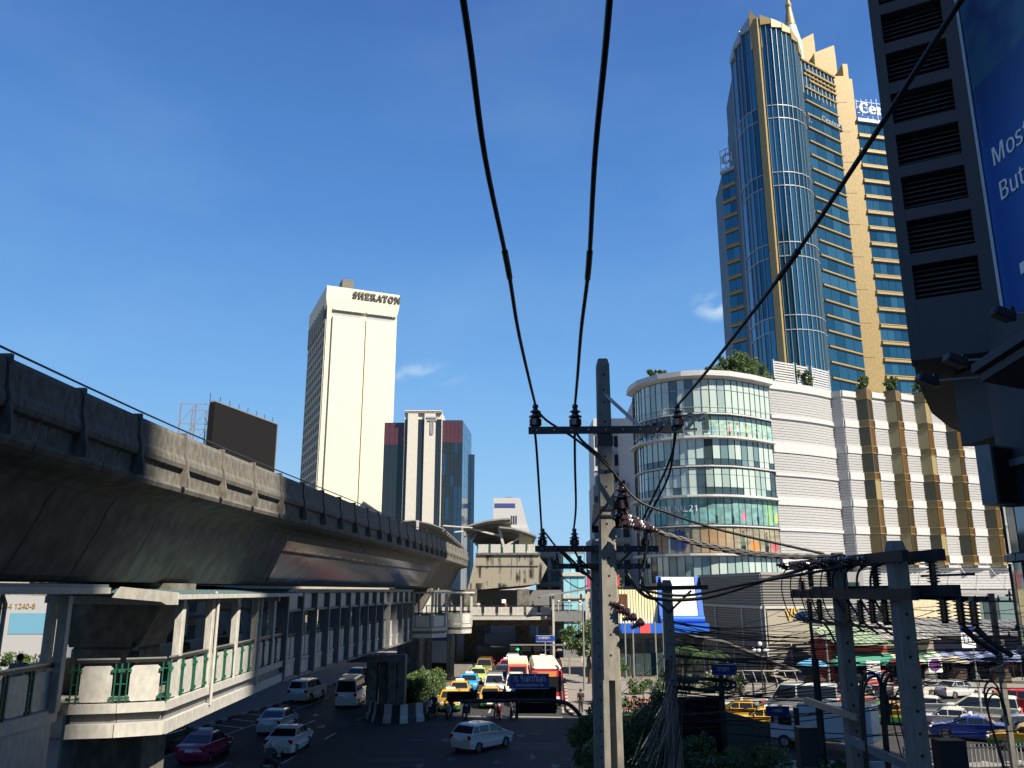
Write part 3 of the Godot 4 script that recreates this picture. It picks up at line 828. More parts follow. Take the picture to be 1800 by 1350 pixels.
	lettering(hd, "0 2254 1240-8", mat("print_ochre", lin(0.3, 0.19, 0.03), 0.6), 0.3, Vector3(-1.6, 7.85, 0.08), Basis.IDENTITY, sans_font, 0.02)
	for k in 5: block("post", hd, mats["galvanised"], Vector3(-3.8 + k * 1.9, 1.3, -0.1), Vector3(0.14, 2.6, 0.14))
	var flag := thing("street_banner", "pink and violet vertical street banner seen through the walkway columns", "banner", v3(-21.4, 0.16, 50))
	block("cloth", flag, mat("banner_pink", lin(0.45, 0.18, 0.34), 0.7, 0.0, "cloudy", Vector3(0.8, 0.8, 0.8)), Vector3(0, 5.6, 0), Vector3(1.0, 3.0, 0.04))
	block("stripe", flag, mat("banner_violet", lin(0.2, 0.08, 0.3), 0.7), Vector3(0.1, 5.1, 0.025), Vector3(0.4, 1.8, 0.02))
	block("post", flag, mats["galvanised"], Vector3(-0.56, 3.6, 0), Vector3(0.12, 7.2, 0.12))

func curved_roof(parent: Node3D, prof: Array, d0: float, d1: float, thick: float, m: Material, ribs: int) -> void:   # profile of Vector2(x, y), pushed back
	var b := MB.new()
	var up := []; var lo := []
	for p in prof:
		up.append(p + Vector2(0, thick)); lo.append(p)
	lo.reverse()
	var poly := PackedVector2Array(up + lo)
	b.prism(poly, v3(0, 0, d0), Vector3.RIGHT, Vector3.UP, Vector3(0, 0, -(d1 - d0)))
	obj("roof_shell", b, m, parent)
	for k in ribs:
		var d := lerpf(d0 + 0.6, d1 - 0.6, float(k) / maxi(1, ribs - 1))
		for i in prof.size() - 1:
			var a: Vector2 = prof[i]; var c: Vector2 = prof[i + 1]
			bar("roof_rib", parent, mats["canopy_grey"], v3(a.x, a.y - 0.16, d), v3(c.x, c.y - 0.16, d), 0.2, 0.3)

func station() -> void:
	var t := thing("railway_station", "elevated railway station with curved canopies and stained concrete end wall", "station")
	# platform end: bevelled concrete box with stains
	var b := MB.new()
	b.loft([[v3(-5.0, 13.9, 118), v3(3.7, 13.9, 118), v3(4.0, 13.3, 118), v3(4.9, 12.2, 118), v3(3.8, 9.9, 118), v3(-6.2, 9.0, 118)], [v3(-5.0, 13.9, 260), v3(3.7, 13.9, 260), v3(4.0, 13.3, 260), v3(4.9, 12.2, 260), v3(3.8, 9.9, 260), v3(-6.2, 9.0, 260)]], false, true)
	var stain := mat("stained_concrete", lin(0.29, 0.275, 0.235), 0.85)
	var im := Image.create(256, 256, false, Image.FORMAT_RGB8)
	var f := FastNoiseLite.new(); f.seed = 11; f.frequency = 0.05; f.fractal_octaves = 4
	for y in 256:
		for x in 256:
			var drip := clampf((f.get_noise_2d(x * 0.9, y * 0.035) - 0.02) * 3.2, 0, 1) * clampf((f.get_noise_2d(x * 0.3 + 90, y * 0.22) + 0.1) * 2.6, 0, 1)
			var g := 1.0 - 0.72 * drip - 0.10 * (f.get_noise_2d(x * 3.0, y * 3.0) * 0.5 + 0.5)
			im.set_pixel(x, y, Color(g, g * 0.985, g * 0.95))
	stain.albedo_texture = ImageTexture.create_from_image(im)
	stain.uv1_triplanar = true; stain.uv1_world_triplanar = true; stain.uv1_scale = Vector3(0.1, 0.1, 0.1)
	obj("platform_end", b, stain, t)
	block("end_ledge", t, mats["parapet"], v3(-0.6, 13.98, 118.1), Vector3(9.0, 0.26, 0.7))
	block("end_ledge", t, mats["parapet"], v3(-0.6, 12.35, 117.96), Vector3(8.6, 0.1, 0.16))
	for k in 5:
		block("guard_panel", t, mats["white_panel"], v3(-4.0 + k * 1.72, 14.72, 118.0), Vector3(1.4, 1.15, 0.06))
		block("guard_post", t, mats["green_steel"], v3(-4.86 + k * 1.72, 14.75, 118.0), Vector3(0.12, 1.3, 0.12))
	block("guard_post", t, mats["green_steel"], v3(3.7, 14.75, 118.0), Vector3(0.12, 1.3, 0.12))
	# station canopies
	curved_roof(t, [Vector2(-7.0, 17.6), Vector2(-5.6, 18.1), Vector2(-3.6, 18.6), Vector2(-1.6, 18.85), Vector2(-0.1, 18.9)], 120, 210, 0.22, mats["canopy_grey"], 12)
	curved_roof(t, [Vector2(-1.8, 17.7), Vector2(0.2, 17.5), Vector2(2.0, 17.0), Vector2(3.5, 16.4)], 120, 210, 0.22, mats["canopy_grey"], 12)
	bar("canopy_strut", t, mats["white_paint"], v3(-0.9, 14.0, 121), v3(-1.9, 18.0, 121), 0.35, 0.35)
	bar("canopy_strut", t, mats["white_paint"], v3(-0.7, 15.4, 121), v3(2.2, 16.9, 121), 0.25, 0.25)
	bar("canopy_strut", t, mats["white_paint"], v3(-1.5, 16.6, 121), v3(-6.0, 17.7, 121), 0.25, 0.25)
	block("lift_tower", t, mat("lift_cream", lin(0.55, 0.5, 0.33), 0.7), v3(2.0, 15.5, 124), Vector3(1.9, 3.0, 2.5))
	block("platform_back", t, mats["mid_grey"], v3(0.0, 15.6, 150), Vector3(8, 3.0, 0.4))
	curved_roof(t, [Vector2(-13.6, 17.3), Vector2(-12.2, 17.4), Vector2(-10.2, 17.0), Vector2(-8.5, 16.4)], 104, 150, 0.14, mats["canopy_grey"], 13)
	for k in 4:
		bar("cross_beam", t, mats["white_paint"], v3(-8.6 + k * 0.6, 16.9 + k * 0.02, 105 + k * 12), v3(-5.6, 17.8, 121 + k * 4), 0.16, 0.16)
	for k in 5: bar("canopy_post", t, mats["white_paint"], v3(-11.6, 13.0, 103 + k * 11), v3(-11.6, 17.4, 103 + k * 11), 0.3, 0.3)
	# mezzanine under the tracks
	block("mezzanine_deck", t, mats["concrete"], v3(-2.0, 5.7, 122), Vector3(19, 0.55, 34))
	block("mezzanine_beam", t, mats["concrete"], v3(-2.0, 5.1, 112), Vector3(17, 0.7, 8))
	for k in 9:
		block("guard_panel", t, mats["white_panel"], v3(-9.6 + k * 1.72, 6.58, 105), Vector3(1.35, 0.95, 0.06))
		block("guard_post", t, mats["dark_steel"], v3(-10.46 + k * 1.72, 6.6, 105), Vector3(0.14, 1.15, 0.14))
	bar("handrail", t, mats["rail_black"], v3(-10.6, 7.2, 105), v3(7.4, 7.2, 105), 0.1, 0.1)
	bar("fascia", t, mats["white_paint"], v3(-11.0, 5.75, 104.9), v3(7.5, 5.75, 104.9), 0.15, 0.4)
	block("mezzanine_wall", t, mats["mid_grey"], v3(-2.0, 7.5, 126), Vector3(19, 3.2, 0.4))
	for q in [-5.5, 1.5]:
		for d in [114.0, 150.0, 190.0]:
			bar("pier", t, mats["concrete"], v3(q, 0, d), v3(q, 9.2, d), 1.6, 1.6)
	block("notice", t, mats["sign_white"], v3(-1.0, 7.75, 105.2), Vector3(0.5, 0.45, 0.05))
	# side stair house on the right of the station
	var s := thing("stair_house", "small grey roofed stair house beside the station with round lamps", "stair house", v3(7.0, 0, 108))
	block("wall", s, mats["mid_grey"], Vector3(0, 6.0, 0), Vector3(4.5, 1.2, 8))
	var rf := MB.new()
	rf.prism(PackedVector2Array([Vector2(-3.6, 8.1), Vector2(3.2, 9.3), Vector2(3.2, 9.45), Vector2(-3.6, 8.25)]), Vector3(0, 0, 4.6), Vector3.RIGHT, Vector3.UP, Vector3(0, 0, -9))
	obj("roof", rf, mats["mid_grey"], s)
	for x in [-2.0, 2.0]:
		for z in [-3.6, 4.2]: bar("post", s, mats["white_paint"], Vector3(x, 0.16, z), Vector3(x, 8.6, z), 0.25, 0.25)
	for k in 3:
		var lb := MB.new()
		lb.lathe([Vector2(0.0, 0.36), Vector2(0.16, 0.3), Vector2(0.2, 0.18), Vector2(0.12, 0.03), Vector2(0.05, 0.0), Vector2(0.05, -0.9)], Vector3(-1.4 + k * 1.3, 7.55, 4.1), 10)
		obj("lamp", lb, mats["white_paint"], s)
	# piers with posters below
	for q in [[-7.5, 90.0, 3.0, "pale concrete pier with a tall framed poster near the hedge"], [-8.4, 112.0, 2.4, "second dim pier with a poster under the station"]]:
		var p := thing("station_pier", q[3], "pier", v3(q[0], 0, q[1]))
		var pb := MB.new()
		pb.bevel(Vector3(0, 2.3, 0), Vector3(q[2], 4.6, 1.8), 0.25)
		obj("shaft", pb, mats["parapet"], p)
		block("poster", p, mat("poster_pale", lin(0.25, 0.28, 0.32), 0.4, 0.0, "cloudy", Vector3(0.7, 0.7, 0.7)), Vector3(0.05, 3.0, 0.93), Vector3(q[2] * 0.5, 2.2, 0.05))
		block("poster_head", p, mats["sign_blue"], Vector3(0.05, 4.2, 0.93), Vector3(q[2] * 0.5, 0.4, 0.06))
		block("poster_foot", p, mats["black"], Vector3(0.05, 1.1, 0.93), Vector3(q[2] * 0.5, 1.4, 0.05))

func normal_of(a: Vector2, b: Vector2, from := Vector2.ZERO) -> Vector3:   # wall normal on the side of a point (x, distance)
	var e := (b - a).normalized()
	var n := Vector2(e.y, -e.x)
	if n.dot(from - a) < 0.0: n = -n
	return Vector3(n.x, 0, -n.y)

func wall_piece(called: String, parent: Node3D, m: Material, a: Vector2, b: Vector2, y0: float, y1: float, proud0: float, proud1: float, from := Vector2.ZERO) -> MeshInstance3D:   # a flat box on the wall line a-b
	var nn := normal_of(a, b, from)
	var w := a.distance_to(b)
	var c := (v3(a.x, 0, a.y) + v3(b.x, 0, b.y)) * 0.5 + nn * (proud0 + proud1) * 0.5 + Vector3.UP * (y0 + y1) * 0.5
	return block(called, parent, m, c, Vector3(w, y1 - y0, proud1 - proud0), facing(nn))

func window_grid(parent: Node3D, a: Vector2, b: Vector2, y0: float, y1: float, cols: int, rows: int, panes: Array, frame: Material, fw: float, fh: float, proud: float) -> void:
	for r in rows:
		var ya := lerpf(y0, y1, float(r) / rows); var yb := lerpf(y0, y1, float(r + 1) / rows)
		for c in cols:
			wall_piece("window", parent, panes[rng.randi() % panes.size()], a.lerp(b, (c + 0.02) / cols), a.lerp(b, (c + 0.98) / cols), ya, yb, 0.0, 0.06)
	if fh > 0.0:
		for r in rows + 1:
			var y := lerpf(y0, y1, float(r) / rows)
			wall_piece("spandrel", parent, frame, a, b, y - fh * 0.5, y + fh * 0.5, 0.0, proud)
	if fw > 0.0:
		var w := a.distance_to(b)
		for c in cols + 1:
			var t := float(c) / cols
			wall_piece("mullion", parent, frame, a.lerp(b, t - fw * 0.5 / w), a.lerp(b, t + fw * 0.5 / w), y0, y1, 0.0, proud * 0.9)

func towers() -> void:
	hotel_tower()
	letter_tower()
	glass_tower()
	# a white building peeping over the station
	var w := thing("white_building", "white building with a dark ribbon window peeping over the station canopy", "building", v3(-2.0, 0, 350))
	block("lower_wall", w, mats["mall_white"], Vector3(-1, 17, 0), Vector3(20, 34, 18))
	var b := MB.new()
	b.prism(PackedVector2Array([Vector2(-5.6, 34), Vector2(8.5, 34), Vector2(5.4, 46), Vector2(-5.6, 46)]), Vector3(0, 0, 8.0), Vector3.RIGHT, Vector3.UP, Vector3(0, 0, -14))
	obj("upper_wall", b, mats["mall_white"], w)
	block("ribbon_window", w, mat("ribbon_blue", lin(0.05, 0.06, 0.2), 0.15), Vector3(-0.9, 42.9, 8.05), Vector3(8.4, 1.7, 0.2))
	for k in 6: block("window", w, mats["dark_glass"], Vector3(-3.6 + k * 0.75, 36.6, 8.05), Vector3(0.4, 1.6, 0.2))
	for k in 3: block("window", w, mats["dark_glass"], Vector3(1.9 + k * 0.9, 37.0, 8.05), Vector3(0.5, 3.4, 0.2))
	block("roof_unit", w, mats["mid_grey"], Vector3(0.5, 46.6, 0), Vector3(3, 1.2, 3))
	# dark video screen on a lattice
	var s := thing("led_billboard", "large black video billboard on a lattice frame above the viaduct", "billboard")
	var A := Vector2(-29.9, 80.0); var B := Vector2(-27.0, 91.7)
	wall_piece("screen", s, mats["black"], A, B, 14.0, 27.1, 0.0, 0.6)
	wall_piece("screen_rim", s, mats["galvanised"], A, B, 27.1, 27.25, -0.05, 0.65)
	wall_piece("screen_rim", s, mats["galvanised"], B, B + (B - A) * 0.012, 14.0, 27.2, -0.05, 0.65)
	for k in 8:
		var p := A.lerp(B, k / 7.0)
		bar("rod", s, mats["dark_steel"], v3(p.x, 27.2, p.y), v3(p.x, 28.0, p.y), 0.05, 0.05)
	var back := [Vector2(-32.8, 80.2), Vector2(-31.4, 80.4), Vector2(-30.1, 80.6)]
	for q in back:
		for e in [0.0, 3.0]:
			bar("lattice_bar", s, mats["galvanised"], v3(q.x, 0, q.y + e), v3(q.x, 27.0, q.y + e), 0.12, 0.12)
	for k in 8:
		var y := 13.0 + k * 2.0
		for e in [0.0, 3.0]:
			bar("lattice_bar", s, mats["galvanised"], v3(back[0].x, y, back[0].y + e), v3(back[2].x, y, back[2].y + e), 0.08, 0.08)
			if k < 7:
				bar("lattice_bar", s, mats["galvanised"], v3(back[0].x, y, back[0].y + e), v3(back[1].x, y + 2, back[1].y + e), 0.06, 0.06)
				bar("lattice_bar", s, mats["galvanised"], v3(back[2].x, y, back[2].y + e), v3(back[1].x, y + 2, back[1].y + e), 0.06, 0.06)
	# further blocks behind the station and beside the pole
	var list := [
		["distant_building", "pale pink grey high block with balconies far down the road", Vector2(9.5, 165), Vector3(9, 17, 12), "pale_stone", 4, 5],
		["distant_building", "grey slab building far behind the rear pole", Vector2(16.0, 150), Vector3(3.6, 18, 12), "mall_grey", 2, 6],
		["distant_building", "slim dark glass tower just left of the tall pole", Vector2(18.2, 170), Vector3(3.0, 30, 10), "mall_grey", 3, 12],
		["distant_building", "low stone block with bay windows left of the round mall corner", Vector2(20.4, 150), Vector3(4.6, 28, 14), "pale_stone", 3, 8],
		["distant_building", "white box building with roof plant behind the mall corner", Vector2(21.5, 175), Vector3(8, 45, 12), "mall_white", 4, 9]]
	for q in list:
		var h := thing(q[0], q[1], "building", v3(q[2].x, 0, q[2].y))
		var z: Vector3 = q[3]
		block("wall", h, mats[q[4]], Vector3(0, z.y * 0.5, -z.z * 0.5), z)
		for r in q[6]:
			for c in q[5]:
				block("window", h, [mats["glass_dark"], mats["blind_dim"], mats["dark_glass"]][rng.randi() % 3], Vector3((c + 0.5) / q[5] * z.x - z.x * 0.5, z.y * (0.15 + 0.8 * (r + 0.3) / q[6]), 0.02), Vector3(z.x / q[5] * 0.72, z.y * 0.8 / q[6] * 0.6, 0.14))
		for r in q[6]: block("cornice", h, mats[q[4]], Vector3(0, z.y * (0.15 + 0.8 * (r + 0.75) / q[6]), 0.12), Vector3(z.x + 0.3, 0.25, 0.3))
	var bl := thing("blue_front_building", "narrow building front of pale blue glass panels behind the street lamps", "building", v3(8.6, 0, 118))
	for k in 4:
		block("floor_band", bl, mats["white_paint"], Vector3(0, 2.2 + k * 3.0, 0.1), Vector3(3.2, 0.5, 0.5))
		for c in 3: block("glass_panel", bl, [mat("sky_panel", lin(0.25, 0.5, 0.58), 0.2), mat("sky_panel2", lin(0.18, 0.42, 0.52), 0.2)][(k + c) % 2], Vector3(-1.0 + c, 3.7 + k * 3.0, 0), Vector3(0.94, 2.5, 0.2))
	block("wall", bl, mats["mid_grey"], Vector3(0, 7.2, -1.6), Vector3(3.2, 14.4, 3.0))
	var pk := thing("red_sign_building", "white shophouse with a pink red roof board behind the pole", "building", v3(12.6, 0, 118))
	block("wall", pk, mats["pale_stone"], Vector3(0, 4.6, -4), Vector3(4.5, 9.2, 8))
	block("sign_board", pk, mat("board_rose", lin(0.5, 0.06, 0.10), 0.5), Vector3(0, 10.2, 0.1), Vector3(4.5, 1.9, 0.3))
	for k in 3:
		for c in 3: block("window", pk, mats["glass_dark"], Vector3(-1.4 + c * 1.4, 2.2 + k * 2.4, 0.03), Vector3(0.9, 1.5, 0.1))

func hotel_tower() -> void:
	var t := thing("cream_tower", "tall cream hotel tower with two blank panels and dark lettering", "tower")
	var C := Vector2(-68.1, 290.0); var u := Vector2(0.922, 0.387); var v := Vector2(-0.387, 0.922)
	var W := 26.3; var Dp := 37.6
	var base := [C, C + u * W, C + u * W + v * Dp, C + v * Dp]
	obj("core_wall", tower_of(base, 0, 110.6), mats["cream_wall"], t)
	var b := MB.new()   # crown flaring outwards
	var rings := []
	for q in [[110.5, 0.0], [111.6, 0.35], [112.8, 0.5], [113.9, 0.7], [118.9, 0.7]]:
		var o: float = q[1]
		var r := []
		for k in [[-o, -o * 0.5], [W + o, -o * 0.5], [W + o, Dp + o], [-o, Dp + o]]:
			var p: Vector2 = C + u * k[0] + v * k[1]
			r.append(v3(p.x, q[0], p.y))
		rings.append(r)
	b.loft(rings, false, true)
	obj("crown", b, mats["cream_wall"], t)
	for q in [[0.077, 0.535], [0.55, 0.985]]:
		wall_piece("front_panel", t, mats["cream_wall"], C + u * W * q[0], C + u * W * q[1], 0, 107.4, 0.0, 1.0)
		wall_piece("grey_band", t, mats["mall_grey"], C + u * W * (q[0] + 0.015), C + u * W * (q[1] - 0.06), 107.5, 109.6, 0.0, 0.12)  # plain grey band set back under the panel head
		wall_piece("panel_head", t, mats["cream_wall"], C + u * W * q[0], C + u * W * q[1], 109.7, 110.6, 0.0, 1.0)
	wall_piece("lift_house", t, mats["parapet"], C + u * 6.5 + v * 8, C + u * 10.8 + v * 8, 118.9, 125.6, -6.0, 0.0)
	var nn := normal_of(C, C + u)
	var at := C + u * 9.0
	lettering(t, "SHERATON", mat("letter_dark", lin(0.05, 0.05, 0.045), 0.6), 2.3, v3(at.x, 114.7, at.y) + nn * 0.8, facing(nn), serif_font, 0.5)
	# the window side
	var L0 := C; var L1 := C + v * Dp
	window_grid(t, L1, L0 + (L1 - L0) * 0.03, 12, 106, 8, 27, [mats["dark_glass"], mats["dark_glass"], mats["mirror_teal"]], mats["tower_frame"], 1.5, 1.1, 0.5)
	for k in 8:   # the tall top windows under corbels
		var a := L0.lerp(L1, 0.05 + k * 0.118); var c := L0.lerp(L1, 0.05 + k * 0.118 + 0.085)
		wall_piece("corbel", t, mats["tower_frame"], c, L0.lerp(L1, 0.05 + k * 0.118 + 0.118), 104, 112.5, 0.0, 0.9)
		wall_piece("window", t, mats["dark_glass"], a, c, 106, 111.5, 0.0, 0.15)

func letter_tower() -> void:
	var t := thing("mirror_tower", "office tower with pale stone stripes and dark mirrored sides", "tower")
	obj("core_wall", tower_of([Vector2(-34.3, 260), Vector2(-22.4, 260), Vector2(-22.4, 280), Vector2(-34.3, 280)], 0, 64.7), mat("white_stone", lin(0.56, 0.535, 0.47), 0.8, 0.0, "faint", Vector3(0.05, 0.02, 0.05)), t)
	for q in [[-34.2, -33.2], [-30.0, -27.9], [-24.4, -22.5]]:
		for k in 18: wall_piece("window", t, mats["dark_glass"], Vector2(q[0], 260), Vector2(q[1], 260), 1.0 + k * 3.4, 4.38 + k * 3.4, 0.0, 0.05)
	for q in [[-33.2, -30.0], [-27.9, -24.4]]: wall_piece("stone_rib", t, mat("white_stone", lin(0.56, 0.535, 0.47), 0.8, 0.0, "faint", Vector3(0.05, 0.02, 0.05)), Vector2(q[0], 260), Vector2(q[1], 260), 0, 64.0, 0.0, 0.7)
	obj("left_wing", tower_of([Vector2(-41, 262), Vector2(-34.3, 262), Vector2(-34.3, 279), Vector2(-41, 279)], 0, 61.5), mats["mirror_teal"], t)
	for q in [[-41, -39.2], [-39.2, -37.5], [-37.5, -35.9], [-35.9, -34.3]]:
		for k in 16: wall_piece("glass_panel", t, mats["mirror_red"] if k > 13 else [mats["mirror_teal"], mats["dark_glass"]][rng.randi() % 2], Vector2(q[0] + 0.05, 262), Vector2(q[1] - 0.05, 262), 6.0 + k * 3.45, 9.4 + k * 3.45, 0.0, 0.08)
	var R := [Vector2(-22.4, 262), Vector2(-15.9, 262), Vector2(-14.2, 286)]
	obj("right_wing", tower_of([R[0], R[1], R[2], Vector2(-22.4, 286)], 0, 62.3), mats["mirror_blue"], t)
	for c in 5:
		for k in 16:
			var m: Material = mats["mirror_red"] if k > 13 else (mats["mirror_blue"] if c > 2 and k < 10 else [mats["mirror_teal"], mats["mirror_teal"], mats["mirror_blue"], mats["dark_glass"]][rng.randi() % 4])
			wall_piece("glass_panel", t, m, Vector2(-22.3 + c * 1.29, 262), Vector2(-21.1 + c * 1.29, 262), 6.0 + k * 3.5, 9.45 + k * 3.5, 0.0, 0.08)
	for c in 4:
		for k in 14: wall_piece("glass_panel", t, [mats["mirror_blue"], mats["blue_glass_deep"]][rng.randi() % 2], R[1].lerp(R[2], c / 4.0 + 0.01), R[1].lerp(R[2], c / 4.0 + 0.24), 6.0 + k * 4.0, 9.9 + k * 4.0, 0.0, 0.08, Vector2(60, 260))
	wall_piece("side_fin", t, mats["mirror_blue"], R[2], R[2] + Vector2(1.2, 0), 0, 55, 0.0, 0.2)
	var d := MB.new()   # a cut-out letter on the pale head
	for q in [[-25.5, 62.6, 3.6, 0.5], [-25.5, 61.7, 3.0, 0.45], [-25.85, 59.6, 0.4, 4.0], [-25.1, 59.6, 0.4, 4.0], [-25.5, 57.4, 0.9, 0.5]]: d.box(v3(q[0], q[1], 259.2), Vector3(q[2], q[3], 0.3))
	obj("logo", d, mats["mall_grey"], t)
	block("roof_house", t, mats["parapet"], v3(-28, 65.3, 268), Vector3(8, 1.4, 6))
	bar("mast", t, mats["galvanised"], v3(-24.5, 64.7, 266), v3(-24.5, 69.5, 266), 0.12, 0.12)
	for k in 2: wall_piece("coping", t, mat("white_stone", lin(0.56, 0.535, 0.47), 0.8, 0.0, "faint", Vector3(0.05, 0.02, 0.05)), Vector2(-34.4, 260), Vector2(-22.3, 260), 64.2 + k * 0.4, 64.55 + k * 0.4, 0.0, 0.8 + k * 0.2)

func glass_tower() -> void:
	var t := thing("blue_glass_tower", "tall bowed tower of blue glass with golden fins and spire", "tower")
	var G := [mats["blue_glass"], mats["blue_glass"], mats["blue_glass_deep"], mats["blue_glass_pale"]]
	var front := [Vector2(48.0, 158.5), Vector2(48.05, 155.4), Vector2(48.7, 152.6), Vector2(50.1, 150.6), Vector2(51.7, 149.6), Vector2(53.7, 149.2), Vector2(55.8, 149.4), Vector2(57.8, 150.2), Vector2(59.5, 151.5), Vector2(60.8, 153.4)]
	var tops := [121.5, 122.8, 124.2, 126.0, 125.6, 124.4, 123.6, 122.8, 121.6, 119.6]
	var back := [Vector2(70.5, 160), Vector2(70.5, 172), Vector2(50, 172)]
	obj("core", tower_of(front + back, 0, 118.2), mats["wing_side"], t)
	for i in front.size() - 1:
		var a: Vector2 = front[i]; var b: Vector2 = front[i + 1]
		if i == 3:   # the golden fin
			block("fin", t, mats["gold"], v3(50.85, 72.0, 150.0), Vector3(1.5, 106.0, 0.8), facing(Vector3(-0.8, 0, 0.6)))
			continue
		var sub := 2 if i != 0 else 1
		var nn := normal_of(a, b)
		var y: float = minf(tops[i], tops[i + 1]) - 1.1
		var low := false
		while y > 38.0:
			var h := 2.9 if low else 12.0
			if y > 117.5: h = y - 104.4
			for s in sub:
				wall_piece("glass_panel", t, G[rng.randi() % 4], a.lerp(b, (s + 0.03) / sub), a.lerp(b, (s + 0.97) / sub), y - h + 0.12, y - 0.12, 0.0, 0.10)
				wall_piece("mullion", t, mats["mullion"], a.lerp(b, (s - 0.035) / sub), a.lerp(b, (s + 0.035) / sub), y - h, y, 0.0, 0.3)
			wall_piece("transom", t, mats["mullion"], a, b, y - h - 0.09, y - h + 0.09, 0.0, 0.24)
			y -= h
			low = not low
		var cr := MB.new()   # golden crown with a sloping top
		var p := v3(a.x, 0, a.y); var q := v3(b.x, 0, b.y)
		var y0: float = minf(tops[i], tops[i + 1]) - 1.2
		cr.loft([[p + Vector3.UP * y0 + nn * 0.5, q + Vector3.UP * y0 + nn * 0.5, q + Vector3.UP * y0 - nn * 0.8, p + Vector3.UP * y0 - nn * 0.8], [p + Vector3.UP * tops[i] + nn * 0.5, q + Vector3.UP * tops[i + 1] + nn * 0.5, q + Vector3.UP * tops[i + 1] - nn * 0.8, p + Vector3.UP * tops[i] - nn * 0.8]], false, true)
		obj("crown_band", cr, mats["gold"] if i > 2 else mats["mullion"], t)
	var pk := MB.new()   # the horn over the fin
	pk.loft([[v3(49.7, 118, 150.2), v3(51.9, 118, 149.3), v3(52.1, 118, 150.6), v3(50.0, 118, 151.4)], [v3(49.75, 124.5, 150.2), v3(51.6, 124.5, 149.4), v3(51.8, 124.5, 150.6), v3(50.0, 124.5, 151.4)], [v3(49.9, 127.4, 150.3), v3(50.15, 127.4, 150.2), v3(50.2, 127.4, 150.6), v3(50.0, 127.4, 150.7)]], false, true)
	obj("horn", pk, mats["gold"], t)
	# striped side between the bow and the golden slab
	var S0 := Vector2(60.8, 153.4); var S1 := Vector2(70.5, 160)
	for k in 26:
		var y := 36.0 + k * 3.15
		for c in 4: wall_piece("glass_panel", t, G[rng.randi() % 4] if k > 6 else [mats["blue_glass_deep"], mats["blue_glass"]][rng.randi() % 2], S0.lerp(S1, c / 4.0 + 0.005), S0.lerp(S1, c / 4.0 + 0.245), y + 0.3, y + 2.6, 0.0, 0.08)
		wall_piece("gold_band", t, mats["gold"], S0.lerp(S1, 0.04), S1, y - 0.2, y + 0.1, 0.0, 0.4)
	for k in 3:
		var y := 118.0 - k * 2.2
		wall_piece("gold_band", t, mats["gold"], S0.lerp(S1, 0.1 * k), S1, y - 0.2, y + 0.2, 0.0, 0.45)
	for c in 9: wall_piece("mullion", t, mats["mullion"], S0.lerp(S1, c / 9.0), S0.lerp(S1, c / 9.0 + 0.02), 110, 118.5, 0.0, 0.2)
	# golden slab with stepped shoulders
	var sl := [[70.5, 72.9, 160.0, 118.5], [72.9, 74.0, 160.4, 121.8], [74.0, 74.9, 160.9, 118.4]]
	for q in sl: obj("gold_slab", tower_of([Vector2(q[0], q[2]), Vector2(q[1], q[2]), Vector2(q[1], 174), Vector2(q[0], 174)], 0, q[3]), mats["gold"], t)
	for k in 11:
		wall_piece("slab_joint", t, mats["gold_dark"], Vector2(70.5, 160), Vector2(72.9, 160), 40 + k * 7.2, 40.07 + k * 7.2, 0.0, 0.03)
	for q in [[66.2, 69.6, 166.0, 131.9, 133.8, 110.0], [68.4, 73.2, 164.0, 127.2, 129.2, 112.0]]:
		var b := MB.new()
		b.prism(PackedVector2Array([Vector2(q[0], q[5]), Vector2(q[1], q[5]), Vector2(q[1], q[3] - 1.0), Vector2(q[1] - 0.1, q[4]), Vector2(q[0], q[3])]), v3(0, 0, q[2]), Vector3.RIGHT, Vector3.UP, Vector3(0, 0, -4))
		obj("roof_wedge", b, mats["gold"], t)
	var sp := MB.new()
	sp.lathe([Vector2(0.0, 150.5), Vector2(0.12, 146.0), Vector2(0.35, 140.8), Vector2(0.75, 139.6), Vector2(0.6, 138.8), Vector2(1.15, 134.6), Vector2(1.35, 134.0), Vector2(0.0, 134.0)], v3(63.6, 0, 164), 12)
	obj("spire", sp, mats["gold"], t)
	var sb := MB.new()
	sb.lathe([Vector2(1.3, 134.0), Vector2(2.4, 128.5), Vector2(2.6, 118.0)], v3(63.6, 0, 164), 8)
	obj("spire_base", sb, mat("copper_green", lin(0.3, 0.42, 0.38), 0.5), t)
	# wings
	var wings := [[Vector2(74.9, 161.0), Vector2(97, 166), 108.0, 3, 14], [Vector2(48.6, 161.0), Vector2(52, 159.0), 111.0, 2, 3], [Vector2(47.3, 170.0), Vector2(52.0, 164.0), 100.0, 2, 4]]
	var wi := 0
	for w in wings:
		var a: Vector2 = w[0]; var b: Vector2 = w[1]
		var top: float = w[2]
		obj("wing_core", tower_of([a, b, b + Vector2(2, 12), a + Vector2(1.5, 12)], 0, top), mats["wing_side"], t)
		var y := top - 3.6
		while y > 36.0:
			for c in w[4]: wall_piece("glass_panel", t, G[rng.randi() % 4], a.lerp(b, (c + 0.02) / w[4]), a.lerp(b, (c + 0.98) / w[4]), y + 0.75, y + 3.1, 0.0, 0.08)
			wall_piece("gold_band", t, mats["gold"], a, b, y - 0.22, y + 0.25, 0.0, 0.5)
			wall_piece("gold_band", t, mats["gold"], a, b, y + 0.42, y + 0.6, 0.0, 0.35)
			y -= 3.6
		wall_piece("parapet", t, mats["mullion"] if wi != 1 else mats["blue_glass_deep"], a, b, top - 0.2, top + 0.6, 0.0, 0.6)
		wi += 1
	lettering(t, "Centre Point", mats["sign_white"], 2.5, v3(75.4, 108.9, 160.4), facing(Vector3(0.22, 0, 1)), serif_font, 0.25)
	for k in 9: bar("sign_frame", t, mats["mullion"], v3(75.4 + k * 1.1, 108.5, 161.3), v3(75.4 + k * 1.1, 113.6, 161.3), 0.12, 0.12)
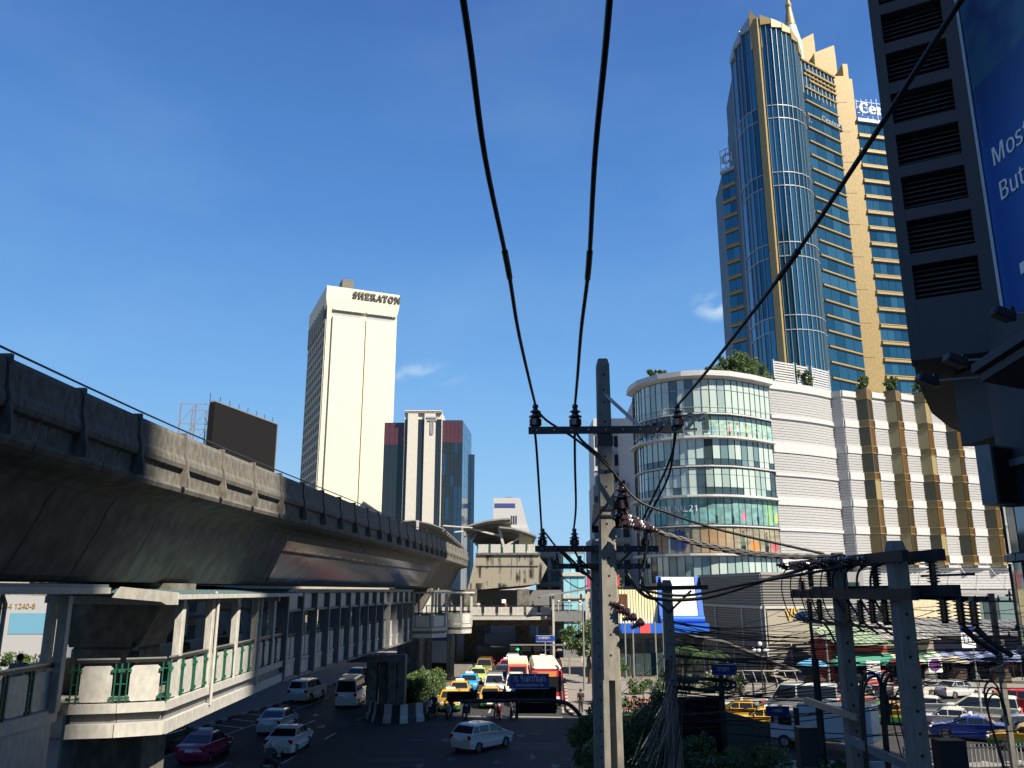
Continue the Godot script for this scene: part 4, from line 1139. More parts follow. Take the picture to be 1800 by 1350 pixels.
	for k in 4: bar("sign_frame", t, mats["mullion"], v3(75.4, 109 + k * 1.4, 161.4), v3(86, 109 + k * 1.4, 163.6), 0.12, 0.12)
	lettering(t, "Centre Point", mats["mullion"], 2.6, v3(47.2, 101.0, 169.6), facing(Vector3(-0.78, 0, 0.62)), serif_font, 0.2)
	for k in 6: bar("sign_frame", t, mats["mullion"], v3(47.2 + k * 0.9, 100.4, 169.9 - k * 1.15), v3(47.2 + k * 0.9, 106.0, 169.9 - k * 1.15), 0.12, 0.12)
	for k in 4: bar("sign_frame", t, mats["mullion"], v3(47.2, 101.2 + k * 1.5, 169.9), v3(51.8, 101.2 + k * 1.5, 164.0), 0.12, 0.12)
	lettering(t, "Centre Point", mats["mullion"], 1.3, v3(65.2, 104.6, 155.9), facing(normal_of(S0, S1)), serif_font, 0.2)

func leafy(centres: Array, count: int, size: float, seed_no: int) -> MB:   # small folded leaves spread through ellipsoids [centre, radii]
	var b := MB.new()
	var r := RandomNumberGenerator.new()
	r.seed = seed_no
	var clumps := []
	for c in centres:
		var k := maxi(4, int(c[1].length() * 6.0))
		for i in k:
			var dir := Vector3(r.randfn(), r.randfn(), r.randfn()).normalized()
			clumps.append([c[0] + dir * c[1] * sqrt(r.randf_range(0.25, 1.0)), c[1].length() * r.randf_range(0.14, 0.26)])
	for i in count:
		var c: Array = clumps[r.randi() % clumps.size()]
		var dir := Vector3(r.randfn(), r.randfn(), r.randfn()).normalized()
		var p: Vector3 = c[0] + dir * c[1] * pow(r.randf(), 0.4)
		var e := Vector3(r.randfn(), r.randfn(), r.randfn()).normalized() * size * r.randf_range(0.35, 0.7)
		var w := e.cross(Vector3(r.randfn(), r.randfn() + 0.6, r.randfn())).normalized() * e.length() * 0.55
		var up := e.cross(w).normalized() * e.length() * 0.22
		b.flat(p - e, p + w + up, p + e, up)
		b.flat(p - e, p - w + up, p + e, up)
	return b

func crown(parent: Node3D, centres: Array, count: int, size: float, m: Material, seed_no: int, called := "crown") -> void:
	obj(called, leafy(centres, int(count * 0.62), size, seed_no), m, parent)
	var other: Material = mats["leaf_light"] if m != mats["leaf_light"] else mats["leaf"]
	obj(called, leafy(centres, int(count * 0.38), size * 0.72, seed_no + 500), other, parent)

func shrub(label: String, at: Vector3, centres: Array, count: int, size: float, m: Material, seed_no: int, group := "", called := "shrub") -> Node3D:
	var t := thing(called, label, "plant", at, 0.0, group)
	crown(t, centres, count, size, m, seed_no, "foliage")
	var b := MB.new()
	for c in centres:
		b.tube([Vector3(c[0].x * 0.3, 0, c[0].z * 0.3), c[0] * 0.6, c[0]], [0.06 * c[1].length() + 0.02, 0.04 * c[1].length() + 0.015, 0.01], 5)
	obj("stem", b, mats["bark"], t)
	return t

var mall_line := [Vector2(20.0, 134), Vector2(19.9, 131), Vector2(20.6, 127.2), Vector2(22.8, 123.8), Vector2(25.9, 121.9), Vector2(29.0, 121.3), Vector2(32.5, 121.9), Vector2(36.4, 124.0), Vector2(40.4, 127)]

func mall_at(s: float, out := 0.0) -> Array:   # point and outward direction at a share of the round front
	var total := 0.0
	for i in mall_line.size() - 1: total += mall_line[i].distance_to(mall_line[i + 1])
	var left := s * total
	for i in mall_line.size() - 1:
		var l: float = mall_line[i].distance_to(mall_line[i + 1])
		if left <= l or i == mall_line.size() - 2:
			var t := left / l
			var p: Vector2 = mall_line[i].lerp(mall_line[i + 1], t)
			var d1: Vector2 = (mall_line[mini(i + 2, mall_line.size() - 1)] - mall_line[i]).normalized()
			var d: Vector2 = ((mall_line[i + 1] - mall_line[maxi(i - 1, 0)]).normalized().lerp(d1, t)).normalized()
			var n := Vector2(d.y, -d.x)
			return [p + n * out, n]
		left -= l
	return [mall_line[-1], Vector2(0, -1)]

func ring_ledge(parent: Node3D, y0: float, y1: float, inner: float, outer: float, m: Material, called := "ledge") -> void:
	var b := MB.new()
	var rings := []
	for k in 37:
		var s := k / 36.0
		var p: Vector2 = mall_at(s, inner)[0]; var q: Vector2 = mall_at(s, outer)[0]
		rings.append([v3(p.x, y0, p.y), v3(q.x, y0 + (y1 - y0) * 0.35, q.y), v3(q.x, y1, q.y), v3(p.x, y1, p.y)])
	b.loft(rings, false, true)
	obj(called, b, m, parent)

func print_band(t: Node3D, s0: float, s1: float, y0: float, y1: float, ground_tone: Color, seed_no: int, marks: Array) -> void:   # one printed film stuck to the glass of a floor
	var w := 512; var h := 64
	var im := Image.create(w, h, false, Image.FORMAT_RGB8)
	var f := FastNoiseLite.new(); f.seed = seed_no; f.frequency = 0.015; f.fractal_octaves = 3
	for y in h:
		for x in w:
			var c := ground_tone * (1.0 + 0.22 * f.get_noise_2d(x, y * 3.0))
			for m in marks:
				var p := Vector2((float(x) / w - m[0]) * w / h, 1.0 - (y + 0.5) / h)   # in band heights
				p += Vector2(f.get_noise_2d(x * 7.0, y * 7.0), f.get_noise_2d(y * 7.0, x * 7.0)) * 0.06
				var a := 0.0
				if m[1] == "person":
					var half := 0.05 + 0.09 * clampf((0.74 - p.y) * 1.6, 0, 1) - 0.04 * clampf((0.3 - p.y) * 4.0, 0, 1)
					if p.y < 0.74 and p.y > 0.06 and absf(p.x) < half: a = 1.0
					if p.distance_to(Vector2(0.01, 0.83)) < 0.075:
						a = 1.0
						c = Color(0.45, 0.32, 0.25)
						if p.y > 0.85: c = Color(0.1, 0.08, 0.07)
						continue
					if p.y < 0.3 and absf(p.x) < half: c = (m[2] as Color) * 0.45; continue
				elif m[1] == "disc": a = float(p.distance_to(Vector2(0, 0.5)) < 0.46)
				elif m[1] == "blob": a = float(Vector2(p.x * 0.8, p.y - 0.3).length() < 0.22)
				elif m[1] == "wash": a = clampf(1.4 - absf(p.x) * 2.4, 0, 1) * 0.8
				c = c.lerp(m[2], a * 0.7)
			im.set_pixel(x, y, c)
	var bm := StandardMaterial3D.new()
	bm.resource_name = "film_print_%d" % seed_no
	bm.albedo_texture = ImageTexture.create_from_image(im); bm.roughness = 0.15
	var b := MB.new()
	b.has_uv = true
	var n := 24
	for k in n:
		var p := mall_at(lerpf(s0, s1, float(k) / n), 0.03); var q := mall_at(lerpf(s0, s1, float(k + 1) / n), 0.03)
		var nn := Vector3(p[1].x, 0, -p[1].y)
		var u0 := float(k) / n; var u1 := float(k + 1) / n
		for e in [[p, y1, u0, 0.0], [q, y1, u1, 0.0], [q, y0, u1, 1.0], [p, y1, u0, 0.0], [q, y0, u1, 1.0], [p, y0, u0, 1.0]]:
			b.v.append(v3(e[0][0].x, e[1], e[0][0].y)); b.n.append(nn); b.u.append(Vector2(e[2], e[3]))
	obj("window_print", b, bm, t)

func mall() -> void:
	var t := thing("shopping_mall", "shopping mall with round glass corner, white louvres and golden bay windows", "mall")
	var pl := mall_line + [Vector2(52.8, 134), Vector2(95, 145), Vector2(95, 175), Vector2(22, 170)]
	var inner := []
	for k in 19: inner.append(mall_at(k / 18.0, -0.3)[0])
	obj("core", tower_of(inner + [Vector2(52.8, 134.6), Vector2(95, 145.6), Vector2(95, 175), Vector2(22, 170)], 0, 40.4), mats["mall_grey"], t)
	var floors := [9.8, 14.0, 18.1, 22.4, 26.8, 31.1, 34.7, 40.2]
	var n := 25
	for f in floors.size() - 1:
		var y0: float = floors[f] + 0.25; var y1: float = floors[f + 1] - 0.2
		for k in n:
			var a: Vector2 = mall_at(float(k) / n)[0]; var b: Vector2 = mall_at(float(k + 1) / n)[0]
			var s := float(k) / n
			var x := rng.randf()
			var m: Material = mats["blind_pale"]
			if x < 0.08: m = mats["blind_dim"]
			elif x < 0.13: m = mats["glass_dark"]
			elif x < 0.4: m = mats["blind_green"]
			if f == 5: m = mats["blind_pale"] if x > 0.3 else mats["blind_green"]
			if f == 2: m = [mats["blind_green"], mat("print_teal", lin(0.10, 0.26, 0.26), 0.15)][rng.randi() % 2]
			if f == 1: m = [mat("print_brown", lin(0.2, 0.14, 0.09), 0.15), mats["blind_green"], mat("print_sand", lin(0.42, 0.33, 0.2), 0.15)][rng.randi() % 3]
			var cuts := [y0, y1]
			if f == 6: cuts = [y0, y0 + 0.7, y0 + 3.5, y1]
			elif f == 5: cuts = [y0, y1 - 0.9, y1]
			elif f == 4 or f == 3: cuts = [y0, y0 + 0.9, y1] if f == 4 else [y0, y0 + 1.1, y1 - 1.0, y1]
			for c in cuts.size() - 1:
				var mm := m
				if f == 5 and c == 1: mm = mats["glass_dark"]
				if (f == 4 or f == 3) and c == 0 and rng.randf() < 0.45: mm = mats["glass_dark"]
				wall_piece("glass_panel", t, mm, a.lerp(b, 0.03), a.lerp(b, 0.97), cuts[c] + 0.03, cuts[c + 1] - 0.03, -0.1, 0.0)
			wall_piece("mullion", t, mats["dark_steel"], a.lerp(b, -0.025), a.lerp(b, 0.025), y0, y1, -0.1, 0.09)
			if f == 6: wall_piece("transom", t, mats["mullion"], a, b, y0 + 3.46, y0 + 3.54, -0.1, 0.06)
	ring_ledge(t, 40.0, 41.2, -0.4, 1.0, mats["mall_white"], "roof_edge")
	for y in [31.1, 22.4, 14.0]: ring_ledge(t, y - 0.28, y + 0.2, -0.4, 0.8, mats["mall_white"])
	for y in [34.7, 26.8, 18.1]: ring_ledge(t, y - 0.15, y + 0.15, -0.4, 0.25, mats["mall_white"])
	for y in [35.6, 32.0]:
		var rb := MB.new()
		var pts := []
		for k in 37:
			var p: Vector2 = mall_at(k / 36.0, 0.75)[0]
			pts.append(v3(p.x, y, p.y))
		rb.tube(pts, 0.04, 4)
		obj("cleaning_rail", rb, mats["mullion"], t)
	# lettering on the glass
	var word := "TERMINAL"
	for k in word.length():
		var q := mall_at(0.085 + k * 0.047, 0.16)
		lettering(t, word[k], mat("letter_green", lin(0.02, 0.04, 0.045), 0.5), 2.1, v3(q[0].x, 31.25, q[0].y), facing(Vector3(q[1].x, 0, -q[1].y)), bold_font, 0.06)
	for k in 2:
		var q := mall_at(0.465 + k * 0.072, 0.16)
		lettering(t, "21"[k], mats["letter_green"], 2.8, v3(q[0].x, 31.0, q[0].y), facing(Vector3(q[1].x, 0, -q[1].y)), bold_font, 0.06)
	word = "TERMINAL21"
	for k in word.length():
		var q := mall_at(0.28 + k * 0.024, 0.16)
		lettering(t, word[k], mats["sign_white"], 0.9, v3(q[0].x, 19.9, q[0].y), facing(Vector3(q[1].x, 0, -q[1].y)), sans_font, 0.05)
	# printed pictures on the glass: posters of figures and shapes
	print_band(t, 0.56, 1.0, 31.5, 33.75, Color(0.56, 0.66, 0.62), 1, [[0.1, "blob", Color(0.35, 0.6, 0.72)], [0.3, "person", Color(0.75, 0.2, 0.22)], [0.42, "person", Color(0.8, 0.8, 0.78)], [0.55, "person", Color(0.85, 0.7, 0.15)], [0.72, "person", Color(0.1, 0.12, 0.16)], [0.93, "blob", Color(0.3, 0.55, 0.58)]])
	print_band(t, 0.5, 1.0, 18.5, 22.0, Color(0.40, 0.54, 0.53), 2, [[0.12, "blob", Color(0.45, 0.66, 0.7)], [0.2, "person", Color(0.3, 0.5, 0.55)], [0.36, "person", Color(0.16, 0.3, 0.32)], [0.5, "blob", Color(0.75, 0.4, 0.5)], [0.68, "person", Color(0.14, 0.22, 0.55)], [0.86, "wash", Color(0.55, 0.72, 0.4)], [0.97, "blob", Color(0.7, 0.72, 0.3)]])
	print_band(t, 0.12, 1.0, 14.3, 17.8, Color(0.52, 0.50, 0.42), 3, [[0.1, "disc", Color(0.12, 0.2, 0.48)], [0.33, "disc", Color(0.14, 0.22, 0.5)], [0.22, "wash", Color(0.45, 0.32, 0.26)], [0.5, "wash", Color(0.62, 0.46, 0.3)], [0.58, "wash", Color(0.66, 0.55, 0.42)], [0.7, "person", Color(0.2, 0.3, 0.28)], [0.78, "blob", Color(0.8, 0.45, 0.15)], [0.88, "person", Color(0.16, 0.16, 0.18)], [0.95, "blob", Color(0.68, 0.25, 0.34)]])
	# white louvred curve
	var lw := [Vector2(40.4, 127), Vector2(42.2, 127.75), Vector2(44.0, 128.6), Vector2(45.8, 129.5), Vector2(47.6, 130.5), Vector2(49.4, 131.6), Vector2(51.1, 132.75), Vector2(52.8, 134)]
	var bands := [[12.8, 13.6], [17.8, 18.3], [21.7, 23.0], [26.2, 26.7], [29.8, 31.5], [35.2, 35.8], [39.9, 41.2]]
	var sl := MB.new()
	for i in lw.size() - 1:
		obj("louvre_backing", tower_of([lw[i], lw[i + 1], lw[i + 1] + Vector2(-0.5, 0.9), lw[i] + Vector2(-0.5, 0.9)], 9.0, 41.0), mats["mall_white"], t)
		for q in bands: wall_piece("band", t, mats["mall_white"], lw[i], lw[i + 1], q[0], q[1], 0.0, 0.32)
		var nn := normal_of(lw[i], lw[i + 1])
		var bs := facing(nn) * Basis(Vector3.RIGHT, 0.2)
		for b in bands.size() - 1:
			var y: float = bands[b][1] + 0.25
			while y < bands[b + 1][0] - 0.1:
				sl.box((v3(lw[i].x, y, lw[i].y) + v3(lw[i + 1].x, y, lw[i + 1].y)) * 0.5 + nn * 0.08, Vector3(lw[i].distance_to(lw[i + 1]) + 0.05, 0.34, 0.12), bs)
				y += 0.42
	obj("louvre_slats", sl, mats["mall_white"], t).set_meta("kind", "stuff")
	# white pleats and golden bays
	var ps := MB.new()
	var base := func(x: float) -> Vector2: return Vector2(x, 134.0 + (x - 52.8) * 0.22)
	var fl := [13.4, 17.8, 22.1, 26.4, 30.7, 35.0, 39.6]
	var segs := [[base.call(52.8) + Vector2(0, 0.1), base.call(54.2) + Vector2(0, -1.5)]]
	for k in 7:
		var x0 := 54.2 + k * 5.35
		segs.append([base.call(x0) + Vector2(0, -1.5), base.call(x0 + 2.7) + Vector2(0, -0.9)])
		if k > 0 or true:
			var b0: Vector2 = base.call(x0 + 2.7) + Vector2(0, -0.9)
			var b1: Vector2 = base.call(x0 + 4.1) + Vector2(0, -2.2)
			var b2: Vector2 = base.call(x0 + 5.35) + Vector2(0, -1.5)
			obj("bay_core", tower_of([b0, b1, b2, b2 + Vector2(0, 1.6), b0 + Vector2(0, 1.6)], 13.6, 41.0), mats["bronze_dark"], t)
			for f in fl.size() - 1:
				for e in [[b0, b1], [b1, b2]]:
					var pale: bool = rng.randf() < 0.12 or (e[0] == b0 and (k == 1 or k == 2) and f > 2)  # pale tint painted for a reflection on the left facets of two bays
					for c in 1:
						wall_piece("bay_window", t, mats["bronze_pale"] if pale else [mats["bronze_glass"], mats["bronze_dark"]][rng.randi() % 2], e[0].lerp(e[1], 0.02), e[0].lerp(e[1], 0.98), fl[f] + 1.15, fl[f + 1] - 0.1, 0.0, 0.07)
						wall_piece("bay_window", t, mats["bronze_glass"], e[0].lerp(e[1], 0.02), e[0].lerp(e[1], 0.98), fl[f] + 0.05, fl[f] + 1.05, 0.0, 0.07)
					for y in [fl[f], fl[f] + 1.1]: wall_piece("bay_sill", t, mats["gold"], e[0], e[1], y - 0.05, y + 0.05, 0.0, 0.14)
			for e in [[b0, b1], [b1, b2]]:
				wall_piece("bay_head", t, mats["gold_dark"], e[0], e[1], 39.6, 41.4, 0.0, 0.16)
				wall_piece("bay_foot", t, mats["gold"], e[0], e[1], 13.0, 13.3, 0.0, 0.16)
	for s in segs:
		var a: Vector2 = s[0]; var b: Vector2 = s[1]
		var nn := normal_of(a, b)
		wall_piece("pleat", t, mats["mall_white"], a, b, 12.6, 40.6, -0.6, 0.0)
		wall_piece("band", t, mats["mall_white"], a, b, 40.0, 41.0, 0.0, 0.3)
		var bs := facing(nn) * Basis(Vector3.RIGHT, 0.2)
		for f in fl.size() - 1:
			wall_piece("band", t, mats["mall_white"], a, b, fl[f] - 0.1, fl[f] + 1.15, 0.0, 0.3)
			var y: float = fl[f] + 1.4
			while y < fl[f + 1] - 0.2:
				ps.box((v3(a.x, y, a.y) + v3(b.x, y, b.y)) * 0.5 + nn * 0.08, Vector3(a.distance_to(b), 0.34, 0.12), bs)
				y += 0.42
	var p0: Vector2 = base.call(54.0); var p1: Vector2 = base.call(92.0)
	wall_piece("lower_wall", t, mats["mall_white"], p0 + Vector2(0, -0.4), p1 + Vector2(0, -0.4), 9.2, 13.3, -0.3, 0.0)
	for k in 9: ps.box(v3(73, 9.5 + k * 0.42, 137.8) , Vector3(38.5, 0.34, 0.12), facing(normal_of(p0, p1)) * Basis(Vector3.RIGHT, 0.2))
	obj("pleat_slats", ps, mats["mall_white"], t).set_meta("kind", "stuff")
	var cp := MB.new()
	cp.prism(PackedVector2Array([Vector2(0, 8.7), Vector2(5.0, 8.3), Vector2(5.0, 8.55), Vector2(0, 9.1)]), v3(60, 0, 135), Vector3(0.21, 0, 0.97), Vector3.UP, Vector3(32, 0, -7))
	obj("entrance_canopy", cp, mats["galvanised"], t)
	for k in 6:
		bar("canopy_stay", t, mats["galvanised"], v3(61 + k * 5.3, 13.2, 134 + k * 1.1), v3(62 + k * 5.3, 8.8, 130.5 + k * 1.1), 0.08, 0.08)
	# roof garden and screens
	for q in [[42.0, 128.6, 46.0, 130.6], [46.6, 131.2, 49.0, 132.6], [49.6, 132.6, 53.5, 135.4]]:
		var sc := thing("roof_screen", "white louvred plant screen on the mall roof, %s" % ["beside the hedge", "in the middle behind climbing plants", "at the right end near the glass tower"][[42.0, 46.6, 49.6].find(q[0])], "screen")
		for k in 9: wall_piece("slat", sc, mats["mall_white"], Vector2(q[0], q[1]), Vector2(q[2], q[3]), 41.3 + k * 0.42, 41.56 + k * 0.42, -0.1, 0.0)
		for e in [0.0, 0.98]: wall_piece("frame", sc, mats["mall_white"], Vector2(q[0], q[1]).lerp(Vector2(q[2], q[3]), e), Vector2(q[0], q[1]).lerp(Vector2(q[2], q[3]), e + 0.03), 41.2, 45.2, -0.15, 0.05)
	shrub("big rounded green hedge on the roof over the round glass corner", v3(36.0, 41.0, 126.0), [[Vector3(-4.6, 1.0, 1.2), Vector3(1.6, 1.0, 1.2)], [Vector3(-2.2, 1.8, 0.9), Vector3(2.0, 1.8, 1.4)], [Vector3(0.2, 2.2, 0.2), Vector3(2.2, 2.2, 1.5)], [Vector3(2.6, 1.7, -1.2), Vector3(2.0, 1.9, 1.4)], [Vector3(4.6, 0.9, -2.6), Vector3(1.5, 1.2, 1.2)]], 9000, 0.42, mats["leaf"], 21, "", "roof_hedge")
	shrub("tufted palm like plant at the left end of the mall roof", v3(22.6, 41.0, 126.5), [[Vector3(-0.6, 0.9, 0), Vector3(0.8, 0.8, 0.8)], [Vector3(0.7, 1.0, 0.2), Vector3(0.9, 0.8, 0.8)]], 1200, 0.5, mats["leaf_light"], 22, "", "roof_plant")
	shrub("climbing plants between the roof screens", v3(47.6, 41.0, 131.6), [[Vector3(-1.4, 2.6, 0), Vector3(1.4, 0.8, 0.6)], [Vector3(0.8, 1.4, 0), Vector3(0.8, 1.6, 0.6)]], 1600, 0.4, mats["leaf"], 23, "", "roof_plant")
	for k in 3:
		var bx: Vector2 = base.call(58.1 + k * 5.35)
		shrub("small bushy tree in a planter above the %s golden bay" % ["first", "second", "third"][k], v3(bx.x, 41.2, bx.y - 1.4), [[Vector3(0, 1.2, 0), Vector3(1.1, 0.9, 0.9)], [Vector3(0.4, 1.9, 0.1), Vector3(0.8, 0.7, 0.7)]], 1500, 0.38, mats["leaf"], 30 + k, "planter trees on the mall roof", "roof_tree")

func corner_building() -> void:
	var t := thing("corner_building", "dark building with stacked louvre openings and rounded soffit at the right edge", "building")
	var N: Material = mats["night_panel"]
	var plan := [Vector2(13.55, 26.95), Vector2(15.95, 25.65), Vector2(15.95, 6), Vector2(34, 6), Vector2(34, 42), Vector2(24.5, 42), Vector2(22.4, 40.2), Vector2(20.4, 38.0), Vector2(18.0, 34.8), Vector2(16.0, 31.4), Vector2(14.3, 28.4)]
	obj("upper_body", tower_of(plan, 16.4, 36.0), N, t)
	var a := Vector2(13.1, 26.2); var b := Vector2(15.5, 24.9)
	# a frame of piers and beams with black louvres set back between them
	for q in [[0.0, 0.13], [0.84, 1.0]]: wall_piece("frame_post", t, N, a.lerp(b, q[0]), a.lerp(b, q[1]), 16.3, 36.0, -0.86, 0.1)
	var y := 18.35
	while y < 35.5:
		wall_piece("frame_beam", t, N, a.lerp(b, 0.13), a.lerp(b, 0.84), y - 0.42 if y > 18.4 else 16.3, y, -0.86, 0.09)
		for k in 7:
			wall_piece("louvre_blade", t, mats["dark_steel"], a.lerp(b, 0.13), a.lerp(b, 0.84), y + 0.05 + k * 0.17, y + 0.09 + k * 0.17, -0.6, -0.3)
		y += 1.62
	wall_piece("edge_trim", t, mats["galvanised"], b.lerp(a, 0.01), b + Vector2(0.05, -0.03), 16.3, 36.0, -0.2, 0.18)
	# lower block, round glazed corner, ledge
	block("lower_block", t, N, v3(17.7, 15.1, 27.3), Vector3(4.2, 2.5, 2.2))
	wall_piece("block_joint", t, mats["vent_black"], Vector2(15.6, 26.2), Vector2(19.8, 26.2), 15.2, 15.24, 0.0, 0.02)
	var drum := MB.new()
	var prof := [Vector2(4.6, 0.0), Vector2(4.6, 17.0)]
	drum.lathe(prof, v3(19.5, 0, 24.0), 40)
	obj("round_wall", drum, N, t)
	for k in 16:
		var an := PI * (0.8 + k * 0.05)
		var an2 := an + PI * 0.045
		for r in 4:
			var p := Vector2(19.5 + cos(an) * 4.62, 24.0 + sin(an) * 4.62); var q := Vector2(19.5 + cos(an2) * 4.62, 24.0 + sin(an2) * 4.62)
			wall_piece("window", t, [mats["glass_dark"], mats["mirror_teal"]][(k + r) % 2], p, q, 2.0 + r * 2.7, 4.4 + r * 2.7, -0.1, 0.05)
			wall_piece("window_band", t, mats["mid_grey"], p, q, 4.45 + r * 2.7, 4.65 + r * 2.7, -0.1, 0.2)
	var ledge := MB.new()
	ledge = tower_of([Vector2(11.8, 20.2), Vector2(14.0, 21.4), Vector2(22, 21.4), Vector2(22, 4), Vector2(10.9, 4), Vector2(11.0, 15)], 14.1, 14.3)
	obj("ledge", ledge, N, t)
	obj("ledge", tower_of([Vector2(11.65, 20.3), Vector2(14.0, 21.55), Vector2(22, 21.55), Vector2(22, 4), Vector2(10.75, 4), Vector2(10.85, 15)], 14.34, 14.56), N, t)
	# floodlights on arms
	for q in [[13.0, 15.6, 23.6], [12.5, 15.2, 24.4], [13.6, 16.5, 22.0]]:
		var f := thing("floodlight", "black floodlight on a thin arm, %s" % ["middle of three by the louvres", "lowest of three by the louvres", "highest of three by the billboard"][[13.0, 12.5, 13.6].find(q[0])], "floodlight", v3(q[0], q[1], q[2]))
		var m := MB.new()
		m.bevel(Vector3(0.1, 0, 0), Vector3(0.6, 0.28, 0.4), 0.05, Basis(Vector3.BACK, -0.4))
		obj("housing", m, mats["dark_steel"], f)
		bar("arm", f, mats["galvanised"], Vector3(0.3, 0, 0), Vector3(2.6, 0.15, 0.1), 0.05, 0.05)
		block("bracket", f, mats["dark_steel"], Vector3(0.38, 0, 0), Vector3(0.12, 0.4, 0.12))
	# lit-off screen box
	var s := thing("screen_box", "black video screen box hung under the rounded soffit", "screen", v3(15.0, 12.3, 24.6), 0.5)
	block("housing", s, mats["mid_grey"], Vector3(0, 0, -0.2), Vector3(2.3, 1.75, 0.45))
	block("screen", s, mats["vent_black"], Vector3(0.02, 0, 0.04), Vector3(2.15, 1.6, 0.06))
	bar("hanger", s, mats["dark_steel"], Vector3(0.5, 0.8, -0.2), Vector3(0.9, 3.6, -0.3), 0.12, 0.12)
	# printed billboard facing the road
	var bb := thing("billboard", "dark blue printed billboard with white words at the right edge", "billboard")
	var im := Image.create(512, 512, false, Image.FORMAT_RGB8)
	var n := FastNoiseLite.new(); n.seed = 9; n.frequency = 0.006; n.fractal_octaves = 4
	for yy in 512:
		for xx in 512:
			var v := yy / 512.0; var u := xx / 512.0
			var c := Color(0.10, 0.20, 0.38).lerp(Color(0.14, 0.34, 0.62), smoothstep(0.45, 0.75, v))
			var w := n.get_noise_2d(xx * 0.7, yy * 1.6)
			var line := 0.30 + 0.10 * n.get_noise_2d(xx * 1.5, 3.0) + 0.06 * n.get_noise_2d(xx * 9.0, 70.0)
			if v < line: c = Color(0.20, 0.48, 0.44).lerp(Color(0.45, 0.72, 0.52), clampf(w * 2.0 + 0.2, 0, 1))
			elif v < 0.55: c = c.lerp(Color(0.20, 0.38, 0.46), clampf(absf(w) * 2.5, 0, 0.7))
			im.set_pixel(xx, yy, c)
	var bm := StandardMaterial3D.new()
	bm.resource_name = "billboard_print"; bm.albedo_texture = ImageTexture.create_from_image(im); bm.roughness = 0.35
	var m := MB.new()
	var o := Vector3(-0.12, 0, 0)
	m.quad_uv(v3(15.62, 36, 24.9) + o, v3(15.84, 36, 8) + o, v3(15.84, 16.6, 8) + o, v3(15.62, 16.6, 24.9) + o, Vector3(-1, 0, 0.013).normalized())
	obj("print", m, bm, bb)
	var bx := MB.new()
	bx.box(v3(15.72, 26.3, 16.3), Vector3(0.1, 19.4, 16.6), Basis(Vector3.UP, 0.0133))
	obj("panel", bx, N, bb)
	var fb := facing(Vector3(-1, 0, 0.013))
	lettering(bb, "Most capture", mats["sign_white"], 0.62, v3(15.48, 22.0, 24.2), fb, sans_font, 0.02)
	lettering(bb, "But how", mats["sign_white"], 0.62, v3(15.48, 20.75, 24.1), fb, sans_font, 0.02)
	for k in 3: lettering(bb, "................", mats["sign_white"], 0.12, v3(15.48, 17.4 + k * 0.28, 23.4), fb, sans_font, 0.02)
	block("icon", bb, mats["sign_white"], v3(15.48, 18.5, 23.5), Vector3(0.02, 0.35, 0.28))
	block("frame", bb, mats["galvanised"], v3(15.46, 26.3, 24.95), Vector3(0.12, 19.4, 0.12))

